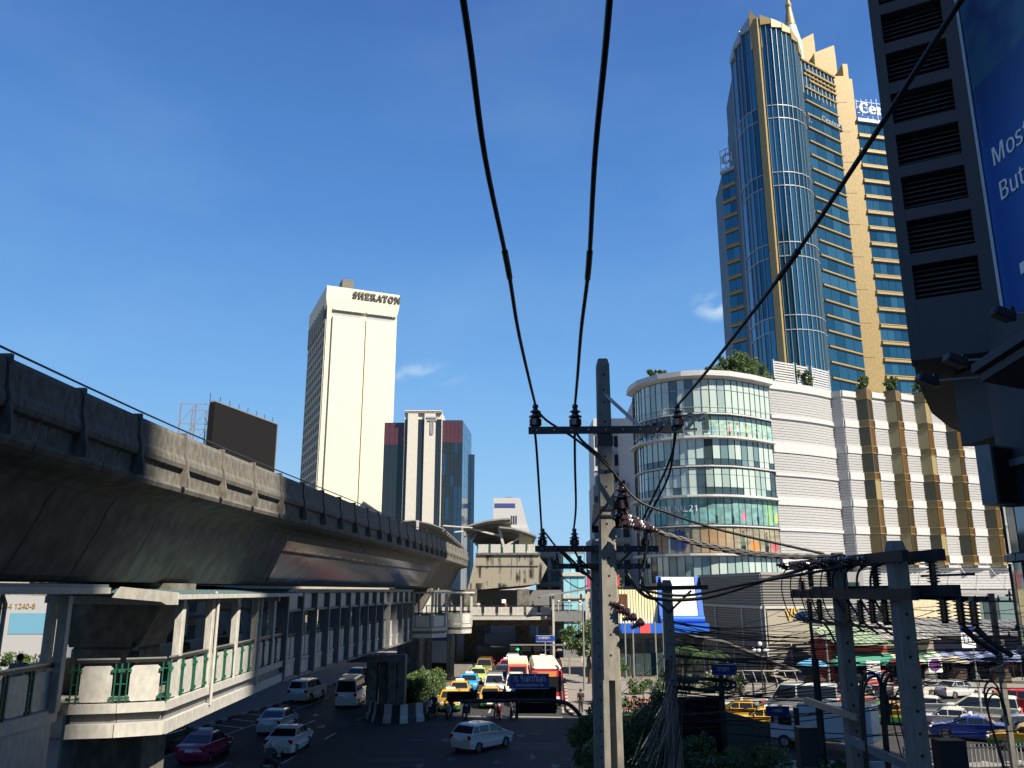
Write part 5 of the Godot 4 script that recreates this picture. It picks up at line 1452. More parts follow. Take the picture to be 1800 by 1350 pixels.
func low_buildings() -> void:
	# bank with blue canopy
	var b := thing("bank_branch", "bank branch with blue canopy, red patch and tilted white sign panel", "building")
	block("wall", b, mat("bank_wall", lin(0.20, 0.19, 0.15), 0.6, 0.0, "cloudy", Vector3(0.3, 0.3, 0.3)), v3(15.6, 2.4, 95), Vector3(9.2, 4.8, 8))
	var yl := mat("cream_sheet", lin(0.74, 0.66, 0.38), 0.6)
	block("upper_wall", b, yl, v3(13.4, 7.3, 95), Vector3(4.2, 3.6, 7.5))
	for k in 14: block("sheet_rib", b, yl, v3(11.45 + k * 0.3, 7.3, 91.22), Vector3(0.06, 3.6, 0.06))
	block("upper_return", b, mats["mall_grey"], v3(16.0, 7.2, 95.5), Vector3(1.0, 3.6, 7))
	var bs := Basis(Vector3.RIGHT, -0.32)
	block("sign_panel", b, mat("sheet_white", lin(0.76, 0.76, 0.70), 0.5), v3(17.9, 8.3, 91.4), Vector3(3.6, 4.4, 0.2), bs)
	for k in 16: block("panel_rib", b, mats["sheet_white"], v3(16.25 + k * 0.22, 8.3, 91.4) + bs * Vector3(0, 0, 0.12), Vector3(0.05, 4.4, 0.05), bs)
	var bl := mat("bank_blue", lin(0.02, 0.11, 0.52), 0.4)
	for x in [15.85, 19.95]: block("sign_edge", b, bl, v3(x, 8.3, 91.4), Vector3(0.55, 4.5, 0.4), bs)
	var roll := MB.new()
	roll.tube([v3(15.6, 6.05, 90.5), v3(20.2, 6.05, 90.5)], 0.42, 12)
	obj("sign_foot", roll, bl, b)
	block("canopy", b, bl, v3(15.9, 5.2, 90.4), Vector3(9.2, 0.95, 1.6))
	block("canopy_patch", b, mat("bank_red", lin(0.6, 0.08, 0.09), 0.4), v3(13.8, 5.2, 89.58), Vector3(1.1, 0.95, 0.06))
	for k in 7: block("window", b, mats["glass_dark"], v3(11.8 + k * 1.3, 2.3, 90.96), Vector3(1.15, 3.6, 0.12))
	for q in [11.6, 12.4, 14.7, 15.5]:
		bar("pipe_post", b, mats["galvanised"], v3(q, 0.16, 88.6), v3(q, 5.9 if q > 14.6 else 6.6, 88.6), 0.14, 0.14)
	# sloping stair roof between bank and box
	var st := thing("sloping_roof", "long grey sloping sheet roof running down in front of the louvred box", "roof")
	var sr := MB.new()
	sr.prism(PackedVector2Array([Vector2(18.2, 4.6), Vector2(21.0, 4.2), Vector2(28.5, 1.3), Vector2(28.5, 1.15), Vector2(21.0, 4.05), Vector2(18.2, 4.45)]), v3(0, 0, 86.0), Vector3.RIGHT, Vector3.UP, Vector3(0, 0, -8))
	obj("sheet", sr, mat("sheet_grey", lin(0.17, 0.16, 0.145), 0.7, 0.0, "stained", Vector3(0.4, 0.4, 0.4)), st)
	for k in 12: bar("rib", st, mats["sheet_grey"], v3(21.0, 4.23, 86.3 + k * 0.65), v3(28.5, 1.33, 86.3 + k * 0.65), 0.06, 0.05)
	for k in 4: bar("post", st, mats["dark_steel"], v3(19 + k * 3, 0.16, 86.2), v3(19 + k * 3, [4.4, 3.7, 2.6, 1.4][k], 86.2), 0.12, 0.12)
	var rp := thing("glass_handrail", "white framed railing along the paved ramp below the sloping roof", "railing")
	for k in 9: bar("baluster", rp, mats["white_paint"], v3(19.5 + k * 1.0, 0.3, 84.0), v3(19.2 + k * 1.0, 1.5, 84.3), 0.06, 0.06)
	bar("top_rail", rp, mats["white_paint"], v3(19.1, 1.5, 84.3), v3(27.6, 1.5, 84.3), 0.08, 0.08)
	block("ramp", rp, mats["paving"], v3(23.5, 0.24, 82.5), Vector3(10, 0.3, 4.0))
	# louvred box
	var v := thing("louvred_box", "tall box clad in horizontal louvres with yellow letters on its lit side", "building")
	var P := [Vector2(24.9, 114), Vector2(27.5, 94), Vector2(37.0, 96.5)]
	obj("core", tower_of(P + [Vector2(37, 114)], 0.1, 11.0), mat("box_grey", lin(0.22, 0.215, 0.20), 0.6), v)
	var sl := MB.new()
	for i in 2:
		var nn := normal_of(P[i], P[i + 1], Vector2(-20, 0) if i == 0 else Vector2.ZERO)
		for k in 36:
			var y := 0.4 + k * 0.295
			if absf(y - 7.2) < 0.2: continue
			sl.box((v3(P[i].x, y, P[i].y) + v3(P[i + 1].x, y, P[i + 1].y)) * 0.5 + nn * 0.08, Vector3(P[i].distance_to(P[i + 1]), 0.12, 0.16), facing(nn) * Basis(Vector3.RIGHT, 0.35))
		wall_piece("ledge", v, mats["white_paint"], P[i], P[i + 1], 7.08, 7.36, 0.0, 0.3, Vector2(-20, 0) if i == 0 else Vector2.ZERO)
		for e in [0.0, 0.3, 0.72, 0.985]: wall_piece("joint_strip", v, mats["white_paint"], P[i].lerp(P[i + 1], e), P[i].lerp(P[i + 1], e + 0.012), 0.2, 7.1, 0.0, 0.24, Vector2(-20, 0) if i == 0 else Vector2.ZERO)
	obj("louvre_slats", sl, mats["box_grey"], v).set_meta("kind", "stuff")
	var pn := normal_of(P[1], P[2])
	wall_piece("sign_ground", v, mat("box_beige", lin(0.27, 0.25, 0.20), 0.6), P[1].lerp(P[2], 0.03), P[1].lerp(P[2], 0.58), 3.4, 6.8, 0.0, 0.26)
	lettering(v, "VS", mat("letter_yellow", lin(0.62, 0.36, 0.03), 0.5), 1.2, v3(29.9, 5.5, 94.6) + pn * 0.35, facing(pn), sans_font, 0.06)
	var gb := thing("goods_lift_box", "plain grey block rising behind the louvred box", "building", v3(39.5, 0, 108))
	block("wall", gb, mats["mall_grey"], Vector3(0, 5.6, 0), Vector3(6, 11.2, 10))
	for k in 3:
		for c in 3: block("window", gb, mats["glass_dark"], Vector3(-1.8 + c * 1.8, 3.2 + k * 3, 5.02), Vector3(1.3, 1.6, 0.1))
	# row of shops
	var shops := [["small food shop with a green sheet roof and red sign board", 32.0, 37.6, 4.5, lin(0.30, 0.40, 0.26), lin(0.05, 0.25, 0.17), lin(0.40, 0.05, 0.03)],
		["market shop with grey roof and green striped awning", 37.7, 43.4, 4.9, lin(0.36, 0.35, 0.32), lin(0.10, 0.30, 0.18), lin(0.25, 0.22, 0.18)],
		["dark timber shop front under a grey roof with blue tarpaulins", 43.5, 52.0, 5.2, lin(0.20, 0.20, 0.20), lin(0.05, 0.06, 0.14), lin(0.10, 0.10, 0.12)],
		["long dark stall row at the far right under blue tarpaulins", 52.1, 62.0, 5.0, lin(0.14, 0.14, 0.15), lin(0.06, 0.07, 0.20), lin(0.08, 0.08, 0.1)]]
	var k2 := 0
	for q in shops:
		var d: float = 86.0 + k2 * 2.2
		var s := thing("street_shop", q[0], "shop", v3((q[1] + q[2]) * 0.5, 0.16, d))
		var w: float = q[2] - q[1]
		var wm := mat("shop_wall%d" % k2, q[6], 0.8, 0.0, "cloudy", Vector3(0.4, 0.4, 0.4))
		block("back_wall", s, wm, Vector3(0, 1.9, -7.0), Vector3(w, 3.8, 0.2))
		for e in [-1.0, 1.0]: block("side_wall", s, wm, Vector3(e * (w * 0.5 - 0.1), 1.9, -4.0), Vector3(0.2, 3.8, 5.8))
		block("front_wall", s, wm, Vector3(0, 3.1, -1.1), Vector3(w - 0.42, 1.4, 0.2))
		block("ceiling", s, wm, Vector3(0, 3.7, -4.0), Vector3(w - 0.42, 0.15, 5.6))
		for j in 4:
			block("shelf", s, mats["bark"], Vector3(-w * 0.36 + j * w * 0.24, 0.9, -5.6 + (j % 2) * 2.2), Vector3(w * 0.18, 1.8, 0.6))
			block("counter", s, [mats["bark"], mats["galvanised"]][j % 2], Vector3(-w * 0.36 + j * w * 0.24, 0.45, -1.2), Vector3(w * 0.2, 0.9, 0.6))
			block("goods", s, [mats["rust"], mats["green_steel"], mats["kerb_white"], mats["kerb_red"]][(j + k2) % 4], Vector3(-w * 0.36 + j * w * 0.24, 1.02, -1.2), Vector3(w * 0.15, 0.25, 0.45))
		block("sign_board", s, mat("shop_sign%d" % k2, q[6], 0.5), Vector3(0, 3.05, -0.9), Vector3(w * 0.85, 0.7, 0.12))
		var rf := MB.new()
		rf.prism(PackedVector2Array([Vector2(0.6, q[3] - 0.9), Vector2(-7.4, q[3] + 0.5), Vector2(-7.4, q[3] + 0.58), Vector2(0.6, q[3] - 0.8)]), Vector3(-w * 0.5, 0, 0), Vector3.BACK, Vector3.UP, Vector3(w, 0, 0))
		obj("roof", rf, mat("shop_roof%d" % k2, q[4], 0.6, 0.0, "cloudy", Vector3(0.5, 0.5, 0.5)), s)
		for j in 8: bar("roof_rib", s, mats["shop_roof%d" % k2], Vector3(-w * 0.5 + (j + 0.5) * w / 8, q[3] - 0.78, 0.6), Vector3(-w * 0.5 + (j + 0.5) * w / 8, q[3] + 0.6, -7.4), 0.06, 0.05)
		var stripes := 10
		for j in stripes:
			var aw := MB.new()
			aw.prism(PackedVector2Array([Vector2(-0.9, 2.75), Vector2(1.6, 2.0), Vector2(1.6, 1.8), Vector2(1.64, 1.8), Vector2(1.64, 2.04), Vector2(-0.9, 2.8)]), Vector3(-w * 0.5 + j * w / stripes, 0, 0), Vector3.BACK, Vector3.UP, Vector3(w / stripes, 0, 0))
			obj("awning_strip", aw, mat("awning%d" % k2, q[5], 0.7, 0.0, "cloudy", Vector3.ONE) if j % 2 == 0 or k2 == 0 else mat("awning_pale%d" % int(k2 > 1), lin(0.5, 0.48, 0.36) if k2 < 2 else lin(0.16, 0.2, 0.34), 0.7), s)
		for j in 3: bar("post", s, mats["dark_steel"], Vector3(-w * 0.48 + j * w * 0.48, 0, 1.5), Vector3(-w * 0.48 + j * w * 0.48, 2.0, 1.5), 0.07, 0.07)
		k2 += 1
	var cr := thing("cream_house", "cream rendered house with a beige corrugated roof behind the shops", "house", v3(52.5, 0, 105))
	block("wall", cr, mat("cream_render", lin(0.70, 0.62, 0.42), 0.8, 0.0, "cloudy", Vector3(0.3, 0.3, 0.3)), Vector3(0, 4.2, -3), Vector3(8.4, 8.4, 8))
	var crf := MB.new()
	crf.prism(PackedVector2Array([Vector2(-4, 4.4), Vector2(6, 4.0), Vector2(6, 3.86), Vector2(-4, 4.26)]), Vector3(-4.5, 0, 3), Vector3.RIGHT, Vector3.UP, Vector3(0, 0, -4))
	crf.prism(PackedVector2Array([Vector2(0, 5.2), Vector2(6.5, 4.0), Vector2(6.5, 3.9), Vector2(0, 5.1)]), Vector3(-5, 0, 1), Vector3.BACK, Vector3.UP, Vector3(12, 0, 0))
	obj("roof", crf, mat("beige_sheet", lin(0.38, 0.34, 0.27), 0.7, 0.0, "stained", Vector3(0.5, 0.5, 0.5)), cr)
	for c in 2: block("window", cr, mats["glass_dark"], Vector3(-1.5 + c * 3.2, 2.6, 1.03), Vector3(1.4, 1.3, 0.1))
	block("door", cr, mat("door_brown", lin(0.16, 0.05, 0.03), 0.6), Vector3(3.2, 2.0, 1.03), Vector3(1.0, 2.1, 0.1))
	var gl := thing("glass_podium", "green tinted glass base under the mall canopy", "building", v3(66, 0, 122))
	for k in 9: block("glass_panel", gl, [mats["blind_dim"], mats["glass_dark"]][k % 2], Vector3(-9 + k * 2.2, 4.2, 0.1), Vector3(2.1, 7.6, 0.2))
	block("wall", gl, mats["mall_grey"], Vector3(0, 4.2, -3), Vector3(20.5, 8.4, 5.8))
	# parasols of the street stalls
	for q in [[27.9, 81.0, lin(0.10, 0.32, 0.52), "blue"], [31.0, 82.0, lin(0.05, 0.2, 0.12), "green"], [37.5, 83.2, lin(0.3, 0.05, 0.04), "red"], [43.0, 85.0, lin(0.35, 0.32, 0.24), "cream"], [48.5, 87.0, lin(0.03, 0.05, 0.16), "navy"]]:
		var u := thing("parasol", "%s market parasol over a food stall" % q[3], "parasol", v3(q[0], 0.16, q[1]), 0.0, "market parasols")
		var m := MB.new()
		m.lathe([Vector2(0.0, 2.75), Vector2(0.7, 2.55), Vector2(1.5, 2.2), Vector2(1.5, 2.05), Vector2(1.48, 2.18), Vector2(0.0, 2.7)], Vector3.ZERO, 8)
		obj("canopy", m, mat("parasol_" + q[3], q[2], 0.7), u)
		bar("pole", u, mats["galvanised"], Vector3.ZERO, Vector3(0, 2.8, 0), 0.05, 0.05)
		block("stall_table", u, mats["bark"], Vector3(0.2, 0.45, -0.3), Vector3(1.8, 0.9, 0.8))
		block("stall_goods", u, mats["rust"], Vector3(0.2, 1.05, -0.3), Vector3(1.4, 0.3, 0.6))

func shade_at(s: float, r: float) -> Vector2:   # plan coordinates across and along the sun's bearing
	return Vector2(0.643 * s - 0.766 * r, 0.766 * s + 0.643 * r)

func shade_buildings() -> void:  # unseen masses added, outlines shaped to place the shade in view
	var list := [
		["shade_tower", "tall unseen tower behind the viewer to the right, crown added to cast shade", [[22.6, 48.0, -90.0, -115.0, 0.0, 190.0], [48.0, 67.0, -90.5, -93.0, 160.0, 189.5]]],
		["shade_tower", "second tall unseen tower behind the viewer, upper slab added to cast shade", [[-60.0, 10.2, -90.0, -118.0, 0.0, 182.0], [10.2, 13.0, -90.5, -93.0, 114.0, 181.5]]],
		["shade_block", "unseen stepped block added behind the viewer to shade the near corner", [[12.7, 42.0, -32.0, -58.0, 0.0, 62.0], [-20.0, 12.6, -32.5, -57.0, 0.0, 47.4]]]]
	for q in list:
		var t := thing(q[0], q[1], "building")
		for c in q[2]:
			var plan := [shade_at(c[0], c[2]), shade_at(c[1], c[2]), shade_at(c[1], c[3]), shade_at(c[0], c[3])]
			obj("block", tower_of(plan, c[4], c[5]), mats["mid_grey"], t)
			var y: float = c[4] + 3.0
			while y < c[5] - 4.0:
				wall_piece("window_band", t, mats["glass_dark"], plan[0].lerp(plan[1], 0.02), plan[0].lerp(plan[1], 0.98), y, y + 2.2, 0.0, 0.02, Vector2(-20, 60))
				y += 4.2

func wire(label: String, pts: Array, r: float, group: String, m: Material = null, called := "overhead_wire") -> void:
	var b := MB.new()
	b.tube(pts, r, 6 if r > 0.012 else 4)
	tag(obj(called, b, m if m else mats["cable"]), label, "wire", group)

func hang(a: Vector3, b: Vector3, sag: float, n := 10) -> Array:
	var p := []
	for k in n + 1:
		var t := float(k) / n
		p.append(a.lerp(b, t) - Vector3.UP * sag * 4.0 * t * (1.0 - t))
	return p

func smooth_path(pts: Array, n := 5) -> Array:
	var out := []
	for i in pts.size() - 1:
		var p0: Vector3 = pts[maxi(i - 1, 0)]; var p1: Vector3 = pts[i]; var p2: Vector3 = pts[i + 1]; var p3: Vector3 = pts[mini(i + 2, pts.size() - 1)]
		for k in n: out.append(p1.cubic_interpolate(p2, p0, p3, float(k) / n))
	out.append(pts[-1])
	return out

var shed_mesh: Mesh
func insulator(parent: Node3D, at: Vector3, s := 1.0, turn := Basis.IDENTITY, called := "insulator") -> void:
	if shed_mesh == null:
		var b := MB.new()
		b.lathe([Vector2(0.0, 0.36), Vector2(0.045, 0.355), Vector2(0.05, 0.31), Vector2(0.035, 0.30), Vector2(0.05, 0.265), Vector2(0.085, 0.25), Vector2(0.088, 0.235), Vector2(0.05, 0.225), Vector2(0.06, 0.19), Vector2(0.105, 0.17), Vector2(0.108, 0.15), Vector2(0.06, 0.14), Vector2(0.10, 0.115), Vector2(0.10, 0.02), Vector2(0.06, 0.0), Vector2(0.0, 0.0)], Vector3.ZERO, 14)
		shed_mesh = b.mesh(mats["porcelain"])
	var o := add(called, shed_mesh, parent)
	o.transform = Transform3D(turn.scaled(Vector3.ONE * s), at)

func concrete_pole(called: String, label: String, at: Vector3, top: float, w0: float, w1: float, slot_top: float) -> Node3D:
	var t := thing(called, label, "utility pole", at)
	var w := func(y: float) -> float: return lerpf(w0, w1, y / top) * 0.5
	var b := MB.new()
	if slot_top > 0.0:   # channel section below, square above
		var rings := []
		for y in [0.0, slot_top]:
			var h: float = w.call(y)
			rings.append([Vector3(-h, y, -h), Vector3(h, y, -h), Vector3(h, y, h), Vector3(h * 0.35, y, h), Vector3(h * 0.3, y, h - 0.14), Vector3(-h * 0.3, y, h - 0.14), Vector3(-h * 0.35, y, h), Vector3(-h, y, h)])
		for i in 8:
			var j := (i + 1) % 8
			var e: Vector3 = rings[0][j] - rings[0][i]
			b.quad(rings[0][i], rings[0][j], rings[1][j], rings[1][i], Vector3(-e.z, 0, e.x) * -1.0)
	var rings2 := []
	for y in [slot_top, top - 0.1, top]:
		var h: float = w.call(y) * (0.75 if y == top else 1.0)
		var c := 0.015
		rings2.append([Vector3(-h + c, y, -h), Vector3(h - c, y, -h), Vector3(h, y, -h + c), Vector3(h, y, h - c), Vector3(h - c, y, h), Vector3(-h + c, y, h), Vector3(-h, y, h - c), Vector3(-h, y, -h + c)])
	b.loft(rings2, false, true)
	obj("shaft", b, mats["pole_concrete"], t)
	var hole := MB.new()
	hole.lathe([Vector2(0.0, 0.003), Vector2(0.016, 0.003), Vector2(0.019, 0.0)], Vector3.ZERO, 8, Basis(Vector3.RIGHT, PI / 2))  # flat black disc painted for the dark inside a hole
	var hm := hole.mesh(mats["vent_black"])
	var y := maxf(slot_top, 5.0) + 0.35
	while y < top - 0.2:
		var o := add("painted_hole", hm, t)
		o.position = Vector3(rng.randf_range(-0.01, 0.01), y, w.call(y) + 0.0008)
		y += rng.randf_range(0.2, 0.34)
	return t

func drilled_arm(t: Node3D, a: Vector3, b: Vector3, h := 0.11) -> void:   # steel channel with bolt holes along it
	bar("crossarm", t, mats["dark_steel"], a, b, 0.07, h)
	var n := 9
	for k in n:
		var p := a.lerp(b, (k + 0.5) / n)
		block("bolt", t, mats["galvanised"], p + Vector3(0, 0, 0.037), Vector3(0.022, 0.022, 0.012))

func poles_and_wires() -> void:
	# the near pole
	var P := v3(1.47, 0, 13.0)
	var t := concrete_pole("utility_pole", "tall sunlit concrete pole with crossarm standing in the middle foreground", P, 12.65, 0.36, 0.2, 7.72)
	var arm := Vector3(0, 11.45, 0.14)
	drilled_arm(t, arm + Vector3(-1.21, 0, 0), arm + Vector3(1.22, 0.02, 0))
	for x in [-1.1, -0.47, 1.15]: insulator(t, arm + Vector3(x, 0.06, 0), 1.0)
	bar("brace", t, mats["galvanised"], Vector3(0.02, 12.03, 0.13), Vector3(0.56, 11.5, 0.15), 0.035, 0.05)
	block("clamp", t, mats["dark_steel"], Vector3(0, 11.3, 0.0), Vector3(0.24, 0.16, 0.27))
	bar("bracket", t, mats["dark_steel"], Vector3(-0.16, 10.24, 0.1), Vector3(-0.24, 9.88, 0.6), 0.1, 0.12)
	bar("bracket_band", t, mats["dark_steel"], Vector3(-0.14, 10.24, 0.13), Vector3(0.2, 10.24, 0.13), 0.02, 0.05)
	bar("bracket_band", t, mats["dark_steel"], Vector3(-0.14, 10.12, 0.13), Vector3(0.2, 10.12, 0.13), 0.02, 0.03)
	insulator(t, Vector3(0.24, 10.2, 0.1), 1.3)
	insulator(t, Vector3(0.24, 9.95, -0.2), 1.2)
	# strain strings with white collars reaching right
	for k in 3:
		var a := Vector3(0.2, 10.18 - k * 0.1, 0.1 + k * 0.12); var b := Vector3(0.68, 9.93 - k * 0.03, 0.15 + k * 0.16)
		var d := (b - a).normalized()
		var tb := Basis(d.cross(Vector3.BACK).normalized(), d, d.cross(Vector3.BACK).normalized().cross(d))
		for j in 3: insulator(t, a.lerp(b, j * 0.34), 0.62, tb, "strain_insulator")
		var cm := MB.new()
		cm.tube([a.lerp(b, 0.25), a.lerp(b, 0.36)], 0.035, 8)
		cm.tube([a.lerp(b, 0.6), a.lerp(b, 0.72)], 0.035, 8)
		obj("collar", cm, mats["sign_white"], t)
	for k in 4: insulator(t, Vector3(0.2 + k * 0.09, 8.75 - k * 0.06, 0.12 + 0.05 * k), 0.6, Basis(Vector3.BACK, 1.2 + k * 0.3))
	block("bolt_plate", t, mats["rust"], Vector3(0.2, 8.85, 0.1), Vector3(0.12, 0.2, 0.05))
	# the second pole behind it
	var t2 := concrete_pole("utility_pole", "darker concrete pole right behind the near pole with two crossarms", v3(1.69, 0, 17.0), 9.97, 0.33, 0.2, 0.0)
	drilled_arm(t2, Vector3(-1.23, 9.81, 0.16), Vector3(1.23, 9.81, 0.16), 0.12)
	drilled_arm(t2, Vector3(-0.9, 9.47, 0.16), Vector3(1.05, 9.47, 0.16), 0.1)
	for x in [-1.08, -0.44, 0.98]: insulator(t2, Vector3(x, 9.87, 0.16), 0.95)
	for x in [-0.8, 0.95]: insulator(t2, Vector3(x, 9.52, 0.16), 0.6)
	insulator(t2, Vector3(-0.35, 9.35, 0.2), 0.9)
	bar("brace", t2, mats["dark_steel"], Vector3(0.1, 9.2, 0.17), Vector3(0.7, 9.78, 0.17), 0.04, 0.05)
	bar("brace", t2, mats["dark_steel"], Vector3(-0.1, 9.2, 0.17), Vector3(-0.7, 9.78, 0.17), 0.04, 0.05)
	# pole out of view that carries the wires on
	var t3 := concrete_pole("utility_pole", "concrete pole behind the viewer carrying the overhead wires on", v3(-0.9, 0, -26), 15.0, 0.36, 0.22, 0.0)
	drilled_arm(t3, Vector3(-1.7, 14.4, 0), Vector3(3.9, 14.4, 0))
	# three thick wires coming overhead
	var names := ["left", "middle", "right"]
	var ends := [[0.37, -0.29, -2.4], [1.0, 0.55, -1.0], [2.62, 2.57, 2.5]]
	for k in 3:
		var e: Array = ends[k]
		var sl: float = (e[1] - e[0]) / 8.9
		var pts := []
		for q in [[13.0, 11.87], [11.0, 11.86], [9.0, 11.9], [7.3, 11.98], [5.5, 12.1], [4.1, 12.28], [2.0, 12.5], [0.0, 12.75], [-10.0, 13.5], [-26.0, 14.5]]:
			var x: float = e[0] + sl * (13.0 - q[0]) if q[0] > 3.0 else lerpf(e[1], e[2], (4.1 - q[0]) / 30.1)
			pts.append(v3(x + 0.012 * sin(q[0] * 2.0), q[1] + 0.015 * sin(q[0] * 3.1 + k), q[0]))
		wire("%s of the three thick black wires sweeping up overhead" % names[k], smooth_path(pts, 6), 0.021, "thick overhead wires")
		var x0: float = e[0] + sl * 5.6
		var sleeve := MB.new()
		var c := smooth_path(pts, 6)
		sleeve.tube(c.slice(17, 20), 0.03, 7)
		tag(obj("wire_sleeve", sleeve, mats["cable"]), "black splice sleeve on the %s overhead wire" % names[k], "sleeve", "splice sleeves")
	# jumpers down to the second pole
	var jg := "jumper wires between the two poles"
	for q in [["left dropper from the upper crossarm to the rear pole", [v3(0.36, 11.5, 13.0), v3(0.4, 11.2, 13.3), v3(0.5, 10.6, 15), v3(0.6, 10.2, 17)]], ["middle dropper from the upper crossarm to the rear pole", [v3(1.0, 11.5, 13.0), v3(1.04, 11.0, 13.6), v3(1.18, 10.5, 15.4), v3(1.25, 10.2, 17)]],
			["right dropper from the upper crossarm to the rear pole", [v3(2.62, 11.5, 13.0), v3(2.6, 11.1, 13.5), v3(2.5, 10.5, 15.2), v3(2.55, 10.2, 16.9)]], ["slack right loop beside the right dropper", [v3(2.6, 11.5, 13.0), v3(2.66, 10.9, 14.0), v3(2.35, 10.2, 14.6), v3(2.15, 10.0, 13.2)]],
			["long jumper curving from the left insulator past the pole", [v3(0.37, 11.86, 13.0), v3(0.55, 11.62, 12.9), v3(1.0, 11.3, 12.8), v3(1.5, 10.85, 12.75), v3(1.9, 10.35, 12.7), v3(2.4, 10.12, 12.6), v3(3.1, 9.85, 12.3), v3(4.4, 9.5, 11.9)]],
			["second jumper curving from the middle insulator behind the first", [v3(1.0, 11.5, 13.0), v3(1.1, 11.3, 12.9), v3(1.45, 10.95, 12.8), v3(1.72, 10.6, 13.1)]],
			["lower left jumper from rear crossarm to the stacked insulator", [v3(0.61, 10.15, 17), v3(0.66, 10.1, 16.6), v3(0.9, 9.8, 16.6), v3(1.3, 9.4, 16.7), v3(1.45, 9.3, 16.7)]], ["lower middle jumper from rear crossarm down", [v3(1.25, 10.1, 17), v3(1.2, 9.9, 16.7), v3(1.32, 9.6, 16.6), v3(1.6, 9.4, 16.7)]],
			["thin loop hanging under the rear crossarm", [v3(0.8, 9.5, 16.9), v3(1.0, 9.25, 16.8), v3(1.3, 9.05, 16.8), v3(1.5, 9.1, 16.9)]]]:
		wire(q[0], smooth_path(q[1], 5), 0.02 if not q[0].begins_with("thin") else 0.01, jg)
	# twisted cables to the transformer frame
	for k in 3:
		var a := P + Vector3(0.7, 9.9 - 0.03 * k, 0.2 + 0.16 * k); var b := v3(4.45, 9.5 - 0.02 * k, 12.4 - k * 0.55)
		var core := hang(a, b, 0.10 + 0.03 * k, 40)
		var twist := MB.new()
		for s in 2:
			var pts := []
			for i in core.size(): pts.append(core[i] + Vector3(0, sin(i * 1.1 + s * PI), cos(i * 1.1 + s * PI)) * 0.014)
			twist.tube(pts, 0.013, 5)
		tag(obj("twisted_cable", twist, mat("cable_grey", lin(0.10, 0.095, 0.085), 0.5, 0.3)), "%s twisted grey cable from the pole to the transformer frame" % ["upper", "middle", "lower"][k], "cable", "twisted cables")
	wire("thick black cable sagging from the pole foot brackets to the frame", smooth_path([v3(1.72, 9.3, 12.9), v3(1.9, 9.0, 12.8), v3(2.15, 8.88, 12.7), v3(2.8, 8.9, 12.4), v3(3.6, 9.15, 12.0), v3(4.4, 9.4, 11.6)], 6), 0.028, "black cables to the frame")
	wire("second black cable beside the sagging one", smooth_path([v3(1.9, 9.02, 12.8), v3(2.5, 8.93, 12.4), v3(3.3, 9.1, 11.8), v3(4.4, 9.32, 10.8)], 6), 0.022, "black cables to the frame")
	wire("loose black loop under the pole insulators", smooth_path([v3(2.1, 9.9, 13.0), v3(2.05, 9.4, 13.1), v3(1.95, 9.1, 13.0), v3(1.93, 8.95, 12.8)], 6), 0.014, "black cables to the frame")
	# third pole with its low crossarm and the sheaf of cables
	var C := v3(3.72, 0, 20.5)
	var tc := concrete_pole("utility_pole", "dark pole wrapped in a sheaf of cables right of the near pole", C, 9.25, 0.3, 0.22, 0.0)
	bar("crossarm", tc, mats["dark_steel"], Vector3(-0.72, 9.05, 0.14), Vector3(0.95, 9.08, 0.14), 0.08, 0.1)
	for x in [-0.6, -0.2, 0.75]: insulator(tc, Vector3(x, 9.1, 0.14), 0.6)
	bar("brace", tc, mats["dark_steel"], Vector3(0, 8.5, 0.14), Vector3(-0.55, 9.0, 0.14), 0.03, 0.05)
	bar("brace", tc, mats["dark_steel"], Vector3(0, 8.5, 0.14), Vector3(0.55, 9.0, 0.14), 0.03, 0.05)
	block("green_tag", tc, mats["green_steel"], Vector3(-0.42, 7.35, 0.2), Vector3(0.12, 0.5, 0.06))
	var gs := mat("cable_silver", lin(0.09, 0.09, 0.088), 0.6, 0.1)
	for k in 26:
		var a := C + Vector3(rng.randf_range(-0.1, 0.2), rng.randf_range(6.4, 8.0), rng.randf_range(0.1, 0.3))
		var b := v3(rng.randf_range(1.75, 2.6), a.y - rng.randf_range(0.2, 1.5), rng.randf_range(13.2, 16.0))
		wire("thin telephone cable fanning down left from the wrapped pole", hang(a, b, rng.randf_range(0.02, 0.3), 8), rng.randf_range(0.004, 0.008), "sheaf of cables left of the wrapped pole", gs if k % 4 == 0 else mats["cable"])
	for k in 14:
		var x := rng.randf_range(-0.35, 0.25)
		var a := C + Vector3(x + 0.2, rng.randf_range(6.8, 7.8), 0.2); var b := C + Vector3(x - 0.25, rng.randf_range(4.4, 5.4), rng.randf_range(0.25, 0.5))
		wire("cable tied down the front of the wrapped pole", hang(a, b, -0.05, 5), 0.010, "cables tied down the wrapped pole", gs if k % 3 == 0 else mats["cable"])
	for k in 60:
		var y := rng.randf_range(5.9, 8.3)
		var a := C + Vector3(0.1, y, rng.randf_range(-0.1, 0.2)); var b := v3(rng.randf_range(8.0, 13.0), y + rng.randf_range(-0.5, 0.5), rng.randf_range(21.0, 27.0))
		wire("thin black telephone cable running right across the junction", hang(a, b, rng.randf_range(0.1, 0.45), 12), rng.randf_range(0.005, 0.013), "cables running right from the wrapped pole")
	for k in 40:
		var y := rng.randf_range(6.5, 8.6)
		var a := v3(rng.randf_range(8.0, 12.0), y, rng.randf_range(21.0, 27.0)); var b := v3(rng.randf_range(20.0, 24.0), y + rng.randf_range(-0.5, 0.6), rng.randf_range(27.0, 36.0))
		wire("thin black telephone cable running on to the far right poles", hang(a, b, rng.randf_range(0.1, 0.6), 12), rng.randf_range(0.006, 0.014), "cables at the far right")
	var coil := MB.new()
